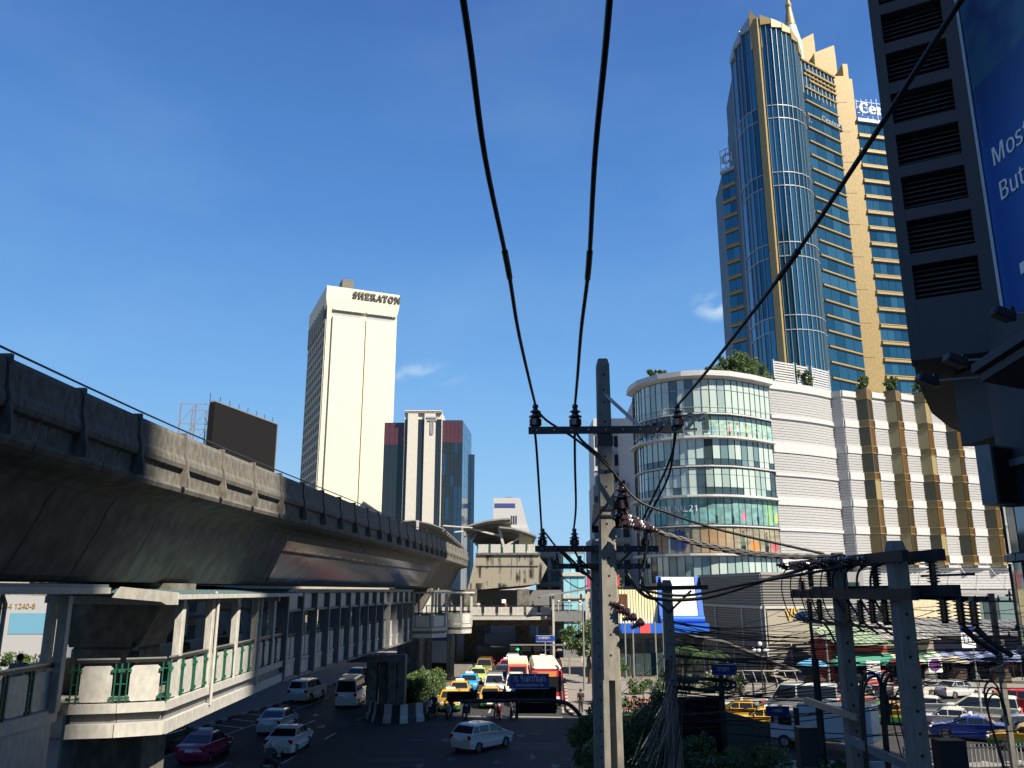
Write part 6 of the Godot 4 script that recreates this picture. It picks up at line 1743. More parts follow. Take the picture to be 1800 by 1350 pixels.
	for s in 5:
		var pts := []
		for i in 17:
			var an := TAU * i / 16.0
			pts.append(C + Vector3(0.5 + cos(an) * 0.55 + s * 0.1, 6.9 + sin(an) * 0.13, 0.1 + s * 0.05))
		coil.tube(pts, 0.03, 5)
	tag(obj("cable_coil", coil, mats["cable"]), "black coil of spare cable hung beside the wrapped pole", "cable")

func transformer() -> void:
	# H-frame of two poles carrying beams, cut-outs and loops
	var A := concrete_pole("utility_pole", "shaded concrete pole, rear one of the transformer frame", v3(4.42, 0, 11.5), 9.5, 0.25, 0.17, 0.0)
	var B := concrete_pole("utility_pole", "shaded concrete pole, front one of the transformer frame", v3(4.36, 0, 9.6), 9.55, 0.26, 0.18, 0.0)
	for q in [A, B]:
		for c in q.get_children():
			if c.name.begins_with("painted_hole"): c.rotation.y = 0.0
	var t := thing("transformer_frame", "dark steel beams and fuse cut-outs strung between two shaded poles", "power equipment")
	bar("top_beam", t, mats["dark_steel"], v3(4.55, 9.37, 8.95), v3(4.55, 9.37, 13.1), 0.08, 0.12)
	bar("top_beam", t, mats["dark_steel"], v3(4.28, 9.37, 9.2), v3(4.28, 9.37, 13.0), 0.08, 0.12)
	bar("lower_beam", t, mats["dark_steel"], v3(4.56, 9.0, 8.75), v3(4.56, 9.0, 12.9), 0.08, 0.12)
	bar("lower_beam", t, mats["dark_steel"], v3(4.24, 8.96, 9.0), v3(4.24, 8.96, 12.9), 0.08, 0.12)
	bar("fuse_rail", t, mats["dark_steel"], v3(4.66, 8.92, 8.4), v3(4.66, 8.94, 12.8), 0.05, 0.05)
	bar("earth_rod", t, mats["dark_steel"], v3(4.62, 9.16, 8.5), v3(4.62, 9.16, 9.6), 0.02, 0.025)
	for k in 8: insulator(t, v3(4.63, 9.33, 9.5 + k * 0.45), 0.45, Basis(Vector3.BACK, -1.4), "strain_insulator")
	var strain := Basis(Vector3.BACK, 1.35)
	for k in 9: insulator(t, v3(4.34 - 0.12 * (k % 3), 9.34, 10.2 + k * 0.3), 0.5, strain, "strain_insulator")
	# ribbed arresters hanging and standing
	var rib := MB.new()
	var pr := [Vector2(0.0, 0.0), Vector2(0.03, 0.0)]
	for k in 7:
		var y := 0.02 + k * 0.03
		pr.append_array([Vector2(0.032, y), Vector2(0.062, y + 0.008), Vector2(0.062, y + 0.012), Vector2(0.032, y + 0.02)])
	pr.append_array([Vector2(0.025, 0.25), Vector2(0.0, 0.25)])
	var flip := []
	for p in pr: flip.append(p)
	rib.lathe(flip, Vector3.ZERO, 10)
	var rm := rib.mesh(mats["porcelain"])
	for q in [[4.62, 8.65, 8.6], [4.62, 8.65, 8.85], [4.6, 8.66, 9.15], [4.3, 8.62, 9.9], [4.28, 8.62, 10.2], [4.3, 8.6, 10.6], [4.3, 8.6, 11.0], [4.3, 8.6, 12.0], [4.3, 8.6, 12.4], [4.28, 8.9, 12.6], [4.28, 9.06, 12.2], [4.58, 9.06, 9.25], [4.4, 9.05, 10.3], [4.4, 9.05, 11.8]]:
		var o := add("arrester", rm, t)
		o.position = v3(q[0], q[1], q[2])
		o.scale = Vector3(1.15, 1.15, 1.15)
	for q in [[8.6, 4.62], [8.85, 4.62]]:
		var f := MB.new()
		f.tube([v3(q[1], 8.64, q[0]), v3(q[1] + 0.12, 8.5, q[0] - 0.03), v3(q[1] + 0.30, 8.38, q[0] - 0.04)], [0.035, 0.025, 0.028], 8)
		obj("fuse_tube", f, mats["dark_steel"], t)
	bar("bus_bar", t, mats["cable"], v3(4.3, 8.58, 9.8), v3(4.3, 8.56, 12.7), 0.03, 0.03)
	var g := "looped cables on the transformer frame"
	for k in 5:
		var d := 11.3 + k * 0.42
		wire("black looped cable dropping from the rear end of the beams, %s" % ["nearest the pole", "second", "third", "fourth", "last"][k], smooth_path([v3(4.3, 9.32, d), v3(4.22, 9.28, d + 0.2), v3(4.18, 9.0, d + 0.25), v3(4.22, 8.66, d + 0.1), v3(4.3, 8.57, d - 0.3)], 5), 0.012, g)
	for k in 4:
		var d := 9.8 + k * 0.4
		wire("thick cable curving behind the front pole of the frame, %s" % ["nearest", "second", "third", "farthest"][k], smooth_path([v3(4.5, 9.35, d), v3(4.3, 9.25, d + 0.3), v3(4.28, 8.95, d + 0.35), v3(4.34, 8.65, d + 0.1), v3(4.4, 8.5, d - 0.2)], 5), 0.014, g)
	# lower struts and risers
	bar("strut", t, mats["galvanised"], v3(3.98, 7.3, 10.6), v3(4.95, 6.85, 8.6), 0.06, 0.09)
	bar("strut", t, mats["galvanised"], v3(4.0, 7.55, 12.0), v3(4.35, 7.45, 11.1), 0.06, 0.08)
	block("meter_box", t, mats["dark_steel"], v3(4.9, 7.2, 10.0), Vector3(0.3, 0.36, 0.2))
	block("meter_box", t, mats["dark_steel"], v3(4.0, 6.95, 12.1), Vector3(0.25, 0.5, 0.2))
	var rg := "thick riser cables by the frame poles"
	for k in 6:
		var d := 10.3 + (k % 3) * 0.25; var x := 4.1 + 0.24 * float(k) * 0.35
		wire("thick black riser cable bent over like a hook, %s of six" % ["first", "second", "third", "fourth", "fifth", "sixth"][k], smooth_path([v3(x + 0.1, 4.0, d), v3(x, 6.5, d), v3(x, 7.6, d), v3(x + 0.06, 7.95 + 0.04 * (k % 2), d), v3(x + 0.22, 8.0, d), v3(x + 0.3, 7.7, d), v3(x + 0.28, 7.5, d)], 5), 0.015, rg)
	for k in 7:
		var x := 5.0 + k * 0.42; var d := 11.5 + (k % 3) * 0.8
		wire("swan-neck service cable rising at the lower right, %s of seven" % ["first", "second", "third", "fourth", "fifth", "sixth", "seventh"][k], smooth_path([v3(x + 0.2, 4.6, d), v3(x + 0.1, 6.4, d), v3(x, 7.0, d), v3(x - 0.06, 7.5, d), v3(x + 0.03, 7.68, d), v3(x + 0.15, 7.6, d), v3(x + 0.18, 7.3, d)], 5), rng.randf_range(0.009, 0.016), "service cables at the lower right")

# Thai letters as pen strokes in a unit box (x right, y up), joined into one raised mesh
var pen := {
	"tho": [[0.15, 0.12, 0.05, 0.02, 0.0, 0.12, 0.1, 0.18, 0.16, 0.1, 0.14, 0.0], [0.16, 0.1, 0.16, 0.6, 0.02, 0.78, 0.2, 1.0, 0.5, 1.0, 0.62, 0.8, 0.62, 0.0]],
	"dot": [[0.05, 0.0, 0.12, 0.0, 0.12, 0.08, 0.05, 0.08, 0.05, 0.0]],
	"ro": [[0.05, 0.92, 0.2, 1.0, 0.5, 0.88, 0.5, 0.82], [0.05, 0.92, 0.12, 0.72, 0.46, 0.66, 0.5, 0.5, 0.5, 0.14, 0.42, 0.0, 0.32, 0.08, 0.42, 0.2, 0.5, 0.12]],
	"mai": [[0.0, 1.2, 0.08, 1.12, 0.16, 1.22, 0.06, 1.3, 0.0, 1.2], [0.14, 1.14, 0.34, 1.12, 0.5, 1.34]],
	"cho": [[0.2, 0.8, 0.1, 0.72, 0.0, 0.82, 0.1, 0.96, 0.22, 0.9, 0.24, 0.7, 0.1, 0.5, 0.12, 0.0, 0.52, 0.0, 0.52, 0.66, 0.38, 0.78, 0.6, 1.0]],
	"do": [[0.3, 0.5, 0.2, 0.42, 0.26, 0.3, 0.36, 0.36, 0.3, 0.5, 0.12, 0.0, 0.04, 0.0, 0.04, 0.7, 0.2, 1.0, 0.46, 1.0, 0.6, 0.8, 0.6, 0.0]],
	"aa": [[0.02, 0.82, 0.14, 1.0, 0.34, 0.98, 0.4, 0.8, 0.4, 0.0]],
	"pho": [[0.06, 0.0, 0.0, 0.08, 0.06, 0.18, 0.16, 0.1, 0.06, 0.0], [0.16, 0.08, 0.16, 0.58, 0.02, 0.74, 0.2, 1.0, 0.5, 1.0, 0.62, 0.8, 0.62, 0.0]],
	"i": [[0.0, 1.12, 0.56, 1.12, 0.5, 1.26, 0.24, 1.34, 0.02, 1.22, 0.0, 1.12]],
	"e": [[0.12, 0.06, 0.2, 0.0, 0.26, 0.1, 0.18, 0.16, 0.1, 0.1, 0.1, 1.0]],
	"so": [[0.08, 0.98, 0.0, 0.9, 0.06, 0.8, 0.14, 0.88, 0.14, 0.0, 0.56, 0.0, 0.56, 1.0], [0.36, 0.42, 0.42, 0.34, 0.5, 0.42, 0.66, 0.62]],
	"ko": [[0.06, 0.0, 0.06, 0.6, 0.0, 0.74, 0.16, 1.0, 0.46, 1.0, 0.6, 0.8, 0.6, 0.0]]}

func thai(parent: Node3D, letters: Array, height: float, at: Vector3, m: Material) -> void:
	var b := MB.new()
	var x := 0.0
	for l in letters:
		if l == " ": x += 0.3; continue
		var back := 0.72 if l == "mai" or l == "i" else 0.0
		x -= back
		for s in pen[l]:
			for k in range(0, s.size() - 2, 2):
				var p := Vector3((x + s[k]) * height, s[k + 1] * height, 0); var q := Vector3((x + s[k + 2]) * height, s[k + 3] * height, 0)
				var d := q - p
				b.box(at + (p + q) * 0.5, Vector3(d.length() + height * 0.08, height * 0.13, 0.012), Basis(Vector3.BACK, atan2(d.y, d.x)))
		x += 0.72 if l != "dot" and l != "e" else 0.36
		if l == "mai" or l == "i": x += 0.0
	obj("thai_lettering", b, m, parent)

func arrow_sign(t: Node3D, c: Vector3, w: float, h: float, points_left: bool) -> void:
	var tip := h * 0.5
	var p := PackedVector2Array([Vector2(-w / 2, -h / 2), Vector2(w / 2 - tip, -h / 2), Vector2(w / 2, 0), Vector2(w / 2 - tip, h / 2), Vector2(-w / 2, h / 2)])
	if points_left:
		for i in p.size(): p[i].x = -p[i].x
	var back := MB.new()
	back.box(c - Vector3(0, 0, 0.02), Vector3(w, h, 0.03))
	obj("sign_plate", back, mat("sign_slate", lin(0.06, 0.09, 0.20), 0.4), t)
	var f := MB.new()
	f.prism(p, c + Vector3(0, 0, 0.0), Vector3.RIGHT, Vector3.UP, Vector3(0, 0, 0.012))
	obj("sign_face", f, mats["sign_blue"], t)
	for s in [-1.0, 1.0]: block("sign_rim", t, mats["sign_white"], c + Vector3(0, s * h * 0.495, 0.004), Vector3(w, h * 0.025, 0.02))

func lamp_post(label: String, at: Vector3, h: float, reach: float, two := false) -> void:
	var t := thing("street_lamp", label, "street lamp", at, 0.0, "street lamps")
	var b := MB.new()
	b.tube([Vector3.ZERO, Vector3(0, h * 0.5, 0), Vector3(0, h, 0)], [0.11, 0.09, 0.06], 8)
	obj("post", b, mats["galvanised"], t)
	for s in ([-1.0, 1.0] if two else [signf(reach)]):
		var a := MB.new()
		var r: float = absf(reach) * s
		a.tube(smooth_path([Vector3(0, h - 1.0, 0), Vector3(0.06 * s, h - 0.2, 0), Vector3(r * 0.4, h + 0.15, 0), Vector3(r, h + 0.2, 0)], 4), 0.04, 6)
		obj("arm", a, mats["galvanised"], t)
		var hd := MB.new()
		hd.bevel(Vector3(r + 0.2 * s, h + 0.2, 0), Vector3(0.62, 0.13, 0.26), 0.05)
		obj("lamp_head", hd, mats["galvanised"], t)

func street_furniture() -> void:
	# signal gantry with back of the lights and the road sign
	var t := thing("signal_gantry", "curved traffic signal arm with black lamp boxes and a blue road sign", "traffic signal", v3(2.92, 0, 32))
	var b := MB.new()
	b.tube(smooth_path([Vector3(0, 0, 0), Vector3(0, 2.2, 0), Vector3(-0.03, 3.2, 0), Vector3(-0.3, 4.3, 0), Vector3(-0.75, 4.92, 0), Vector3(-1.4, 5.12, 0), Vector3(-2.6, 5.14, 0), Vector3(-4.8, 5.1, 0)], 6), 0.075, 8)
	obj("mast_arm", b, mats["dark_steel"], t)
	for q in [[-4.75, 5.24, 1.08, 0.36], [-3.35, 5.24, 1.3, 0.36], [-2.05, 5.34, 1.5, 0.46], [-2.05, 4.85, 1.5, 0.36]]:
		var h := MB.new()
		h.bevel(Vector3(q[0], q[1], -0.16), Vector3(q[2], q[3], 0.22), 0.04)
		var o := obj("signal_box", h, mats["black"], t)
		for k in 3:
			var hood := MB.new()
			hood.tube([Vector3(q[0] + (k - 1) * q[2] * 0.3, q[1], -0.27), Vector3(q[0] + (k - 1) * q[2] * 0.3, q[1], -0.45)], 0.13, 8, false)
			obj("hood", hood, mats["black"], o)
	arrow_sign(t, Vector3(-2.3, 5.8, 0.1), 1.46, 0.52, true)
	thai(t, ["tho", "dot", " ", "ro", "mai", "cho", "do", "aa", "pho", "i", "e", "so", "ko"], 0.17, Vector3(-2.85, 5.79, 0.12), mats["sign_white"])
	lettering(t, "Ratchadaphisek Rd.", mats["sign_white"], 0.085, Vector3(-2.78, 5.6, 0.118), Basis.IDENTITY, sans_font, 0.01)
	for x in [-2.8, -1.75]: bar("sign_strut", t, mats["dark_steel"], Vector3(x, 5.1, 0), Vector3(x, 5.7, 0), 0.04, 0.04)
	# stay rails by the gantry foot
	var gr := thing("guard_rail", "dark steel rail by the foot of the signal arm", "railing", v3(2.4, 0, 30.5))
	bar("rail", gr, mats["dark_steel"], Vector3(-0.9, 2.2, 0), Vector3(0.6, 3.6, 0), 0.05, 0.05)
	bar("rail", gr, mats["dark_steel"], Vector3(-0.95, 2.25, 0), Vector3(0.5, 2.3, 0), 0.08, 0.08)
	for k in 4: bar("post", gr, mats["dark_steel"], Vector3(-0.8 + k * 0.4, 0.16, 0), Vector3(-0.8 + k * 0.4, 2.3, 0), 0.05, 0.05)
	# small far sign gantries
	var f := thing("road_sign", "bright blue arrow sign far down the road above the traffic", "sign", v3(3.0, 0, 78))
	arrow_sign(f, Vector3(0, 4.8, 0), 1.7, 0.55, false)
	thai(f, ["tho", "dot", " ", "e", "ko", "ro", "cho", "aa", "ro"], 0.19, Vector3(-0.6, 4.78, 0.02), mats["sign_white"])
	bar("post", f, mats["galvanised"], Vector3(0, 0, -0.05), Vector3(0, 4.5, -0.05), 0.08, 0.08)
	var g := thing("traffic_signal", "far traffic signal on a mast arm showing a green arrow", "traffic signal", v3(6.2, 0, 94))
	bar("post", g, mats["galvanised"], Vector3(0, 0.16, 0), Vector3(0, 3.4, 0), 0.16, 0.16)
	bar("arm", g, mats["galvanised"], Vector3(0, 3.3, 0), Vector3(-6.4, 3.3, 0), 0.12, 0.14)
	for k in 3:
		var hb := MB.new()
		hb.bevel(Vector3(-6.0 + k * 1.3, 2.85, 0.1), Vector3(1.0, 0.5, 0.25), 0.05)
		obj("signal_box", hb, mats["black"], g)
	var green := StandardMaterial3D.new()
	green.resource_name = "green_lamp"; green.albedo_color = lin(0.02, 0.3, 0.15); green.emission_enabled = true; green.emission = Color(0.1, 0.9, 0.5); green.emission_energy_multiplier = 1.2
	var ar := MB.new()
	ar.prism(PackedVector2Array([Vector2(-0.16, -0.05), Vector2(0.02, -0.05), Vector2(0.02, -0.18), Vector2(0.2, 0), Vector2(0.02, 0.18), Vector2(0.02, 0.05), Vector2(-0.16, 0.05)]), Vector3(-5.6, 2.85, 0.23), Vector3.RIGHT, Vector3.UP, Vector3(0, 0, 0.02))
	obj("green_arrow", ar, green, g)
	var gl := OmniLight3D.new()
	gl.name = "arrow_light"; gl.light_color = Color(0.1, 0.9, 0.5); gl.light_energy = 0.05; gl.light_size = 0.2; gl.omni_range = 20.0; gl.omni_attenuation = 2.0; gl.shadow_enabled = true
	gl.position = Vector3(-5.6, 2.85, 0.45)
	g.add_child(gl)
	var lg := "corner"
	lamp_post("tall grey street lamp beside the far kerb corner, left one", v3(6.2, 0.16, 67), 10.6, -2.6)
	lamp_post("tall grey street lamp beside the far kerb corner, right one", v3(7.0, 0.16, 70), 13.0, 1.2)
	lamp_post("curved grey street lamp beyond the flower bed", v3(6.6, 0.16, 80), 7.6, -1.4)
	lamp_post("white swan neck street lamp in front of the cream house", v3(30.2, 0.16, 77), 6.6, 0.9)
	lamp_post("slim grey street lamp near the striped awning", v3(27.9, 0.16, 77), 5.4, -0.6)
	# near lamp head in front of the louvred box
	var nl := thing("street_lamp", "grey cobra head street lamp in front of the yellow letters", "street lamp", v3(8.35, 0, 24), 0.0, "street lamps")
	var nb := MB.new()
	nb.tube([Vector3(0, 0, 0), Vector3(0, 7.2, 0)], 0.1, 8)
	obj("post", nb, mats["dark_steel"], nl)
	var nb2 := MB.new()
	nb2.tube([Vector3(0, 7.1, 0), Vector3(-0.05, 8.25, 0)], 0.045, 8)
	obj("upper_post", nb2, mats["dark_steel"], nl)
	var na := MB.new()
	na.tube(smooth_path([Vector3(-0.05, 8.22, 0), Vector3(0.35, 8.1, 0), Vector3(0.75, 7.5, -0.3), Vector3(1.0, 6.9, -0.5)], 4), 0.03, 6)
	obj("arm", na, mats["dark_steel"], nl)
	var nh := MB.new()
	nh.lathe([Vector2(0, -0.32), Vector2(0.1, -0.26), Vector2(0.14, -0.1), Vector2(0.1, 0.15), Vector2(0.05, 0.3), Vector2(0.0, 0.32)], Vector3(-0.15, 8.32, 0), 10, Basis(Vector3.BACK, -PI / 2 + 0.15))
	obj("lamp_head", nh, mat("lamp_blue", lin(0.16, 0.2, 0.26), 0.4), nl)
	# ornate globe lamps on the paved corner
	var ol := thing("globe_lamp", "ornate lamp with a cluster of globes on the paved corner", "street lamp", v3(22.3, 0.16, 78))
	bar("post", ol, mats["dark_steel"], Vector3.ZERO, Vector3(0, 4.0, 0), 0.1, 0.1)
	for k in 6:
		var gb := MB.new()
		gb.lathe([Vector2(0, 0.2), Vector2(0.14, 0.14), Vector2(0.2, 0), Vector2(0.14, -0.14), Vector2(0, -0.2)], Vector3(cos(k * 1.05) * 0.6 * float(k < 5), 3.7 + 0.5 * float(k == 5), sin(k * 1.05) * 0.6 * float(k < 5)), 10)
		obj("globe", gb, mats["sign_white"], ol)
		if k < 5: bar("arm", ol, mats["dark_steel"], Vector3(0, 3.2, 0), Vector3(cos(k * 1.05) * 0.6, 3.55, sin(k * 1.05) * 0.6), 0.05, 0.05)
	# blue name signs on dark posts
	for q in [[6.3, 26.0, 6.72, "small blue street sign on a dark post beside the wrapped pole", -0.1], [8.4, 28.0, 5.3, "small blue arrow sign beside the green hoarding", 0.6]]:
		var s := thing("street_sign", q[3], "sign", v3(q[0], 0, q[1]), 0.0, "blue street signs")
		arrow_sign(s, Vector3(0, q[2], 0.08), 0.74, 0.3, false)
		thai(s, ["ko", "ro", "cho", "do", "aa"], 0.1, Vector3(-0.2, q[2] - 0.03, 0.1), mats["sign_white"])
		bar("post", s, mats["dark_steel"], Vector3(q[4], 0.16, 0), Vector3(q[4], q[2] + 0.1, 0), 0.14, 0.14)
	var bx := thing("signal_cabinet", "big black box seen from behind on the hedge", "cabinet", v3(5.7, 0, 27))
	var bb := MB.new()
	bb.bevel(Vector3(0, 5.0, 0), Vector3(1.34, 1.6, 0.7), 0.03)
	obj("box", bb, mats["black"], bx)
	for x in [-0.5, 0.5]: bar("leg", bx, mats["dark_steel"], Vector3(x, 0.16, 0), Vector3(x, 4.3, 0), 0.12, 0.12)
	var gf := thing("green_hoarding", "dull green sheet hoarding in front of the vans", "hoarding")
	for k in 6:
		var p := Vector2(7.0, 30.5).lerp(Vector2(7.9, 27.2), k / 6.0); var q := Vector2(7.0, 30.5).lerp(Vector2(7.9, 27.2), (k + 0.98) / 6.0)
		bar("sheet", gf, mat("hoarding_green", lin(0.035, 0.075, 0.055), 0.6, 0.0, "cloudy", Vector3(0.6, 0.6, 0.6)), v3(p.x, 2.6 , p.y), v3(q.x, 2.6, q.y), 0.04, 4.9)
	# iron fence along the near pavement
	var fe := thing("iron_fence", "black iron railing along the near pavement at the lower right", "fence")
	var F0 := Vector2(19.5, 44.5); var F1 := Vector2(33.0, 46.5)
	for k in 60:
		var p := F0.lerp(F1, k / 59.0)
		bar("picket", fe, mats["galvanised"] if k % 1 == 0 else mats["black"], v3(p.x, 0.16, p.y), v3(p.x, 1.45, p.y), 0.05, 0.05)
	for y in [0.35, 1.3]: bar("rail", fe, mats["dark_steel"], v3(F0.x, y, F0.y), v3(F1.x, y, F1.y), 0.06, 0.08)
	# round no-parking disc and pale notice by the shops
	var ns := thing("no_parking_sign", "round purple no parking disc on a slim post by the stalls", "sign", v3(39.8, 0.16, 82.0))
	var nd := MB.new()
	nd.lathe([Vector2(0.0, 0.05), Vector2(0.52, 0.05), Vector2(0.52, 0.0), Vector2(0, 0)], Vector3(0, 2.1, 0), 20, Basis(Vector3.RIGHT, PI / 2))
	obj("disc", nd, mat("disc_purple", lin(0.12, 0.03, 0.16), 0.5), ns)
	block("plate", ns, mats["sign_white"], Vector3(0, 2.1, -0.05), Vector3(1.3, 1.4, 0.04))
	bar("post", ns, mats["galvanised"], Vector3.ZERO, Vector3(0, 2.8, -0.08), 0.08, 0.08)
	var pb := thing("pale_notice_board", "pale notice with red, white and blue print by the food shop", "notice board", v3(34.2, 0.16, 82.6))
	block("board", pb, mats["sign_white"], Vector3(0, 1.3, 0), Vector3(1.3, 2.2, 0.06))
	block("print", pb, mat("print_navy", lin(0.04, 0.06, 0.3), 0.5), Vector3(0, 1.1, 0.035), Vector3(1.2, 0.4, 0.02))
	block("print", pb, mat("print_scarlet", lin(0.5, 0.1, 0.12), 0.5), Vector3(0, 0.5, 0.035), Vector3(1.2, 0.5, 0.02))
	for x in [-0.6, 0.6]: bar("leg", pb, mats["dark_steel"], Vector3(x, 0, 0), Vector3(x, 0.4, 0), 0.05, 0.05)
	var ut := thing("direction_sign", "small white and blue plate with arrows on a post at the right", "sign", v3(31.6, 0.16, 60))
	block("plate", ut, mats["sign_white"], Vector3(0, 5.7, 0), Vector3(0.95, 1.4, 0.05))
	block("plate_head", ut, mats["sign_blue"], Vector3(0, 6.25, 0.03), Vector3(0.95, 0.42, 0.02))
	for k in 3:
		block("arrow", ut, mats["sign_blue"], Vector3(-0.28 + k * 0.28, 5.65, 0.03), Vector3(0.05, 0.6, 0.02))
	bar("post", ut, mats["galvanised"], Vector3(0.3, 0, -0.05), Vector3(0.3, 6.4, -0.05), 0.08, 0.08)
	for k in 6:
		var co := thing("traffic_cone", "orange traffic cone, %s in the row behind the yellow taxi" % ["first", "second", "third", "fourth", "fifth", "sixth"][k], "cone", v3(9.2 + k * 0.42, 0.16, 69.4), 0.0, "orange traffic cones")
		var cm := MB.new()
		cm.lathe([Vector2(0.02, 0.75), Vector2(0.05, 0.74), Vector2(0.15, 0.05), Vector2(0.15, 0.0)], Vector3.ZERO, 10)
		obj("cone", cm, mat("cone_orange", lin(0.42, 0.09, 0.02), 0.5), co)
		block("foot", co, mats["cone_orange"], Vector3(0, 0.03, 0), Vector3(0.4, 0.05, 0.4))
	# far wooden and concrete poles with crossarms at the right
	for q in [[25.2, 45.0, 8.7, "bare pole with two crossarms at the right behind the frame"], [27.6, 46.0, 9.0, "second bare pole with crossarms near the right edge"]]:
		var p := thing("utility_pole", q[3], "utility pole", v3(q[0], 0.16, q[1]))
		bar("shaft", p, mats["concrete"], Vector3.ZERO, Vector3(0, q[2], 0), 0.24, 0.24)
		for y in [q[2] - 0.4, q[2] - 2.2, q[2] - 3.3]: bar("crossarm", p, mats["dark_steel"], Vector3(-1.1, y, 0.12), Vector3(1.1, y, 0.12), 0.08, 0.1)
		for k in 4: insulator(p, Vector3(-0.9 + k * 0.6, q[2] - 0.35, 0.12), 0.7)
		for k in 3: insulator(p, Vector3(-0.8 + k * 0.7, q[2] - 2.15, 0.12), 0.7)
	for k in 9:
		bar("post", tag(thing_bollard(v3(20.0 + k * 1.1, 0.16, 76.5 + k * 0.25), k), "", ""), mats["dark_steel"], Vector3.ZERO, Vector3(0, 0.9, 0), 0.14, 0.14)

func thing_bollard(at: Vector3, k: int) -> Node3D:
	var t := thing("bollard", "black bollard in the row on the paved corner, %s from the left" % ["first", "second", "third", "fourth", "fifth", "sixth", "seventh", "eighth", "ninth"][k], "bollard", at, 0.0, "bollards on the corner")
	var c := MB.new()
	c.lathe([Vector2(0, 1.02), Vector2(0.08, 0.98), Vector2(0.1, 0.9), Vector2(0.07, 0.88)], Vector3.ZERO, 8)
	obj("cap", c, mats["dark_steel"], t)
	return t

func palm(label: String, at: Vector3, h: float, fronds: int, reach: float, seed_no: int, m: Material) -> void:
	var t := thing("palm_tree", label, "tree", at)
	var b := MB.new()
	b.tube([Vector3.ZERO, Vector3(0.1, h * 0.5, 0), Vector3(0.05, h, 0)], [0.16, 0.12, 0.1], 8)
	obj("trunk", b, mats["bark"], t)
	var r := RandomNumberGenerator.new(); r.seed = seed_no
	for k in fronds:
		var an := TAU * k / fronds + r.randf() * 0.4
		var up := r.randf_range(0.1, 0.9)
		var d := Vector3(cos(an), 0, sin(an))
		var f := MB.new()
		var pts := []
		for i in 9:
			var s := i / 8.0
			pts.append(Vector3(0.05, h, 0) + d * reach * s + Vector3.UP * (up * s - 1.1 * s * s) * reach * 0.8)
		f.tube(pts, 0.015, 4)
		var side := d.cross(Vector3.UP)
		for i in range(1, 9):
			for e in [-1.0, 1.0]:
				for j in 3:
					var p: Vector3 = pts[i - 1].lerp(pts[i], j / 3.0)
					var l: float = reach * 0.3 * sin(PI * clampf((i - 0.3) / 8.6, 0, 1)) + 0.08
					var tip: Vector3 = p + (side * e + d * 0.5).normalized() * l - Vector3.UP * l * 0.55
					f.flat(p, p + d * 0.07, tip, Vector3.UP)
		obj("frond", f, m, t)

func tree(label: String, at: Vector3, trunk: float, blobs: Array, count: int, size: float, m: Material, seed_no: int, group := "") -> void:
	var t := thing("tree", label, "tree", at, 0.0, group)
	var b := MB.new()
	b.tube([Vector3.ZERO, Vector3(0.1, trunk * 0.6, 0.05), Vector3(0, trunk, 0)], [0.2, 0.15, 0.11], 8)
	for c in blobs: b.tube([Vector3(0, trunk * 0.85, 0), (Vector3(0, trunk, 0) + c[0]) * 0.5 + Vector3(0.1, 0, 0.1), c[0]], [0.09, 0.06, 0.02], 6)
	obj("trunk", b, mats["bark"], t)
	crown(t, blobs, count, size, m, seed_no)

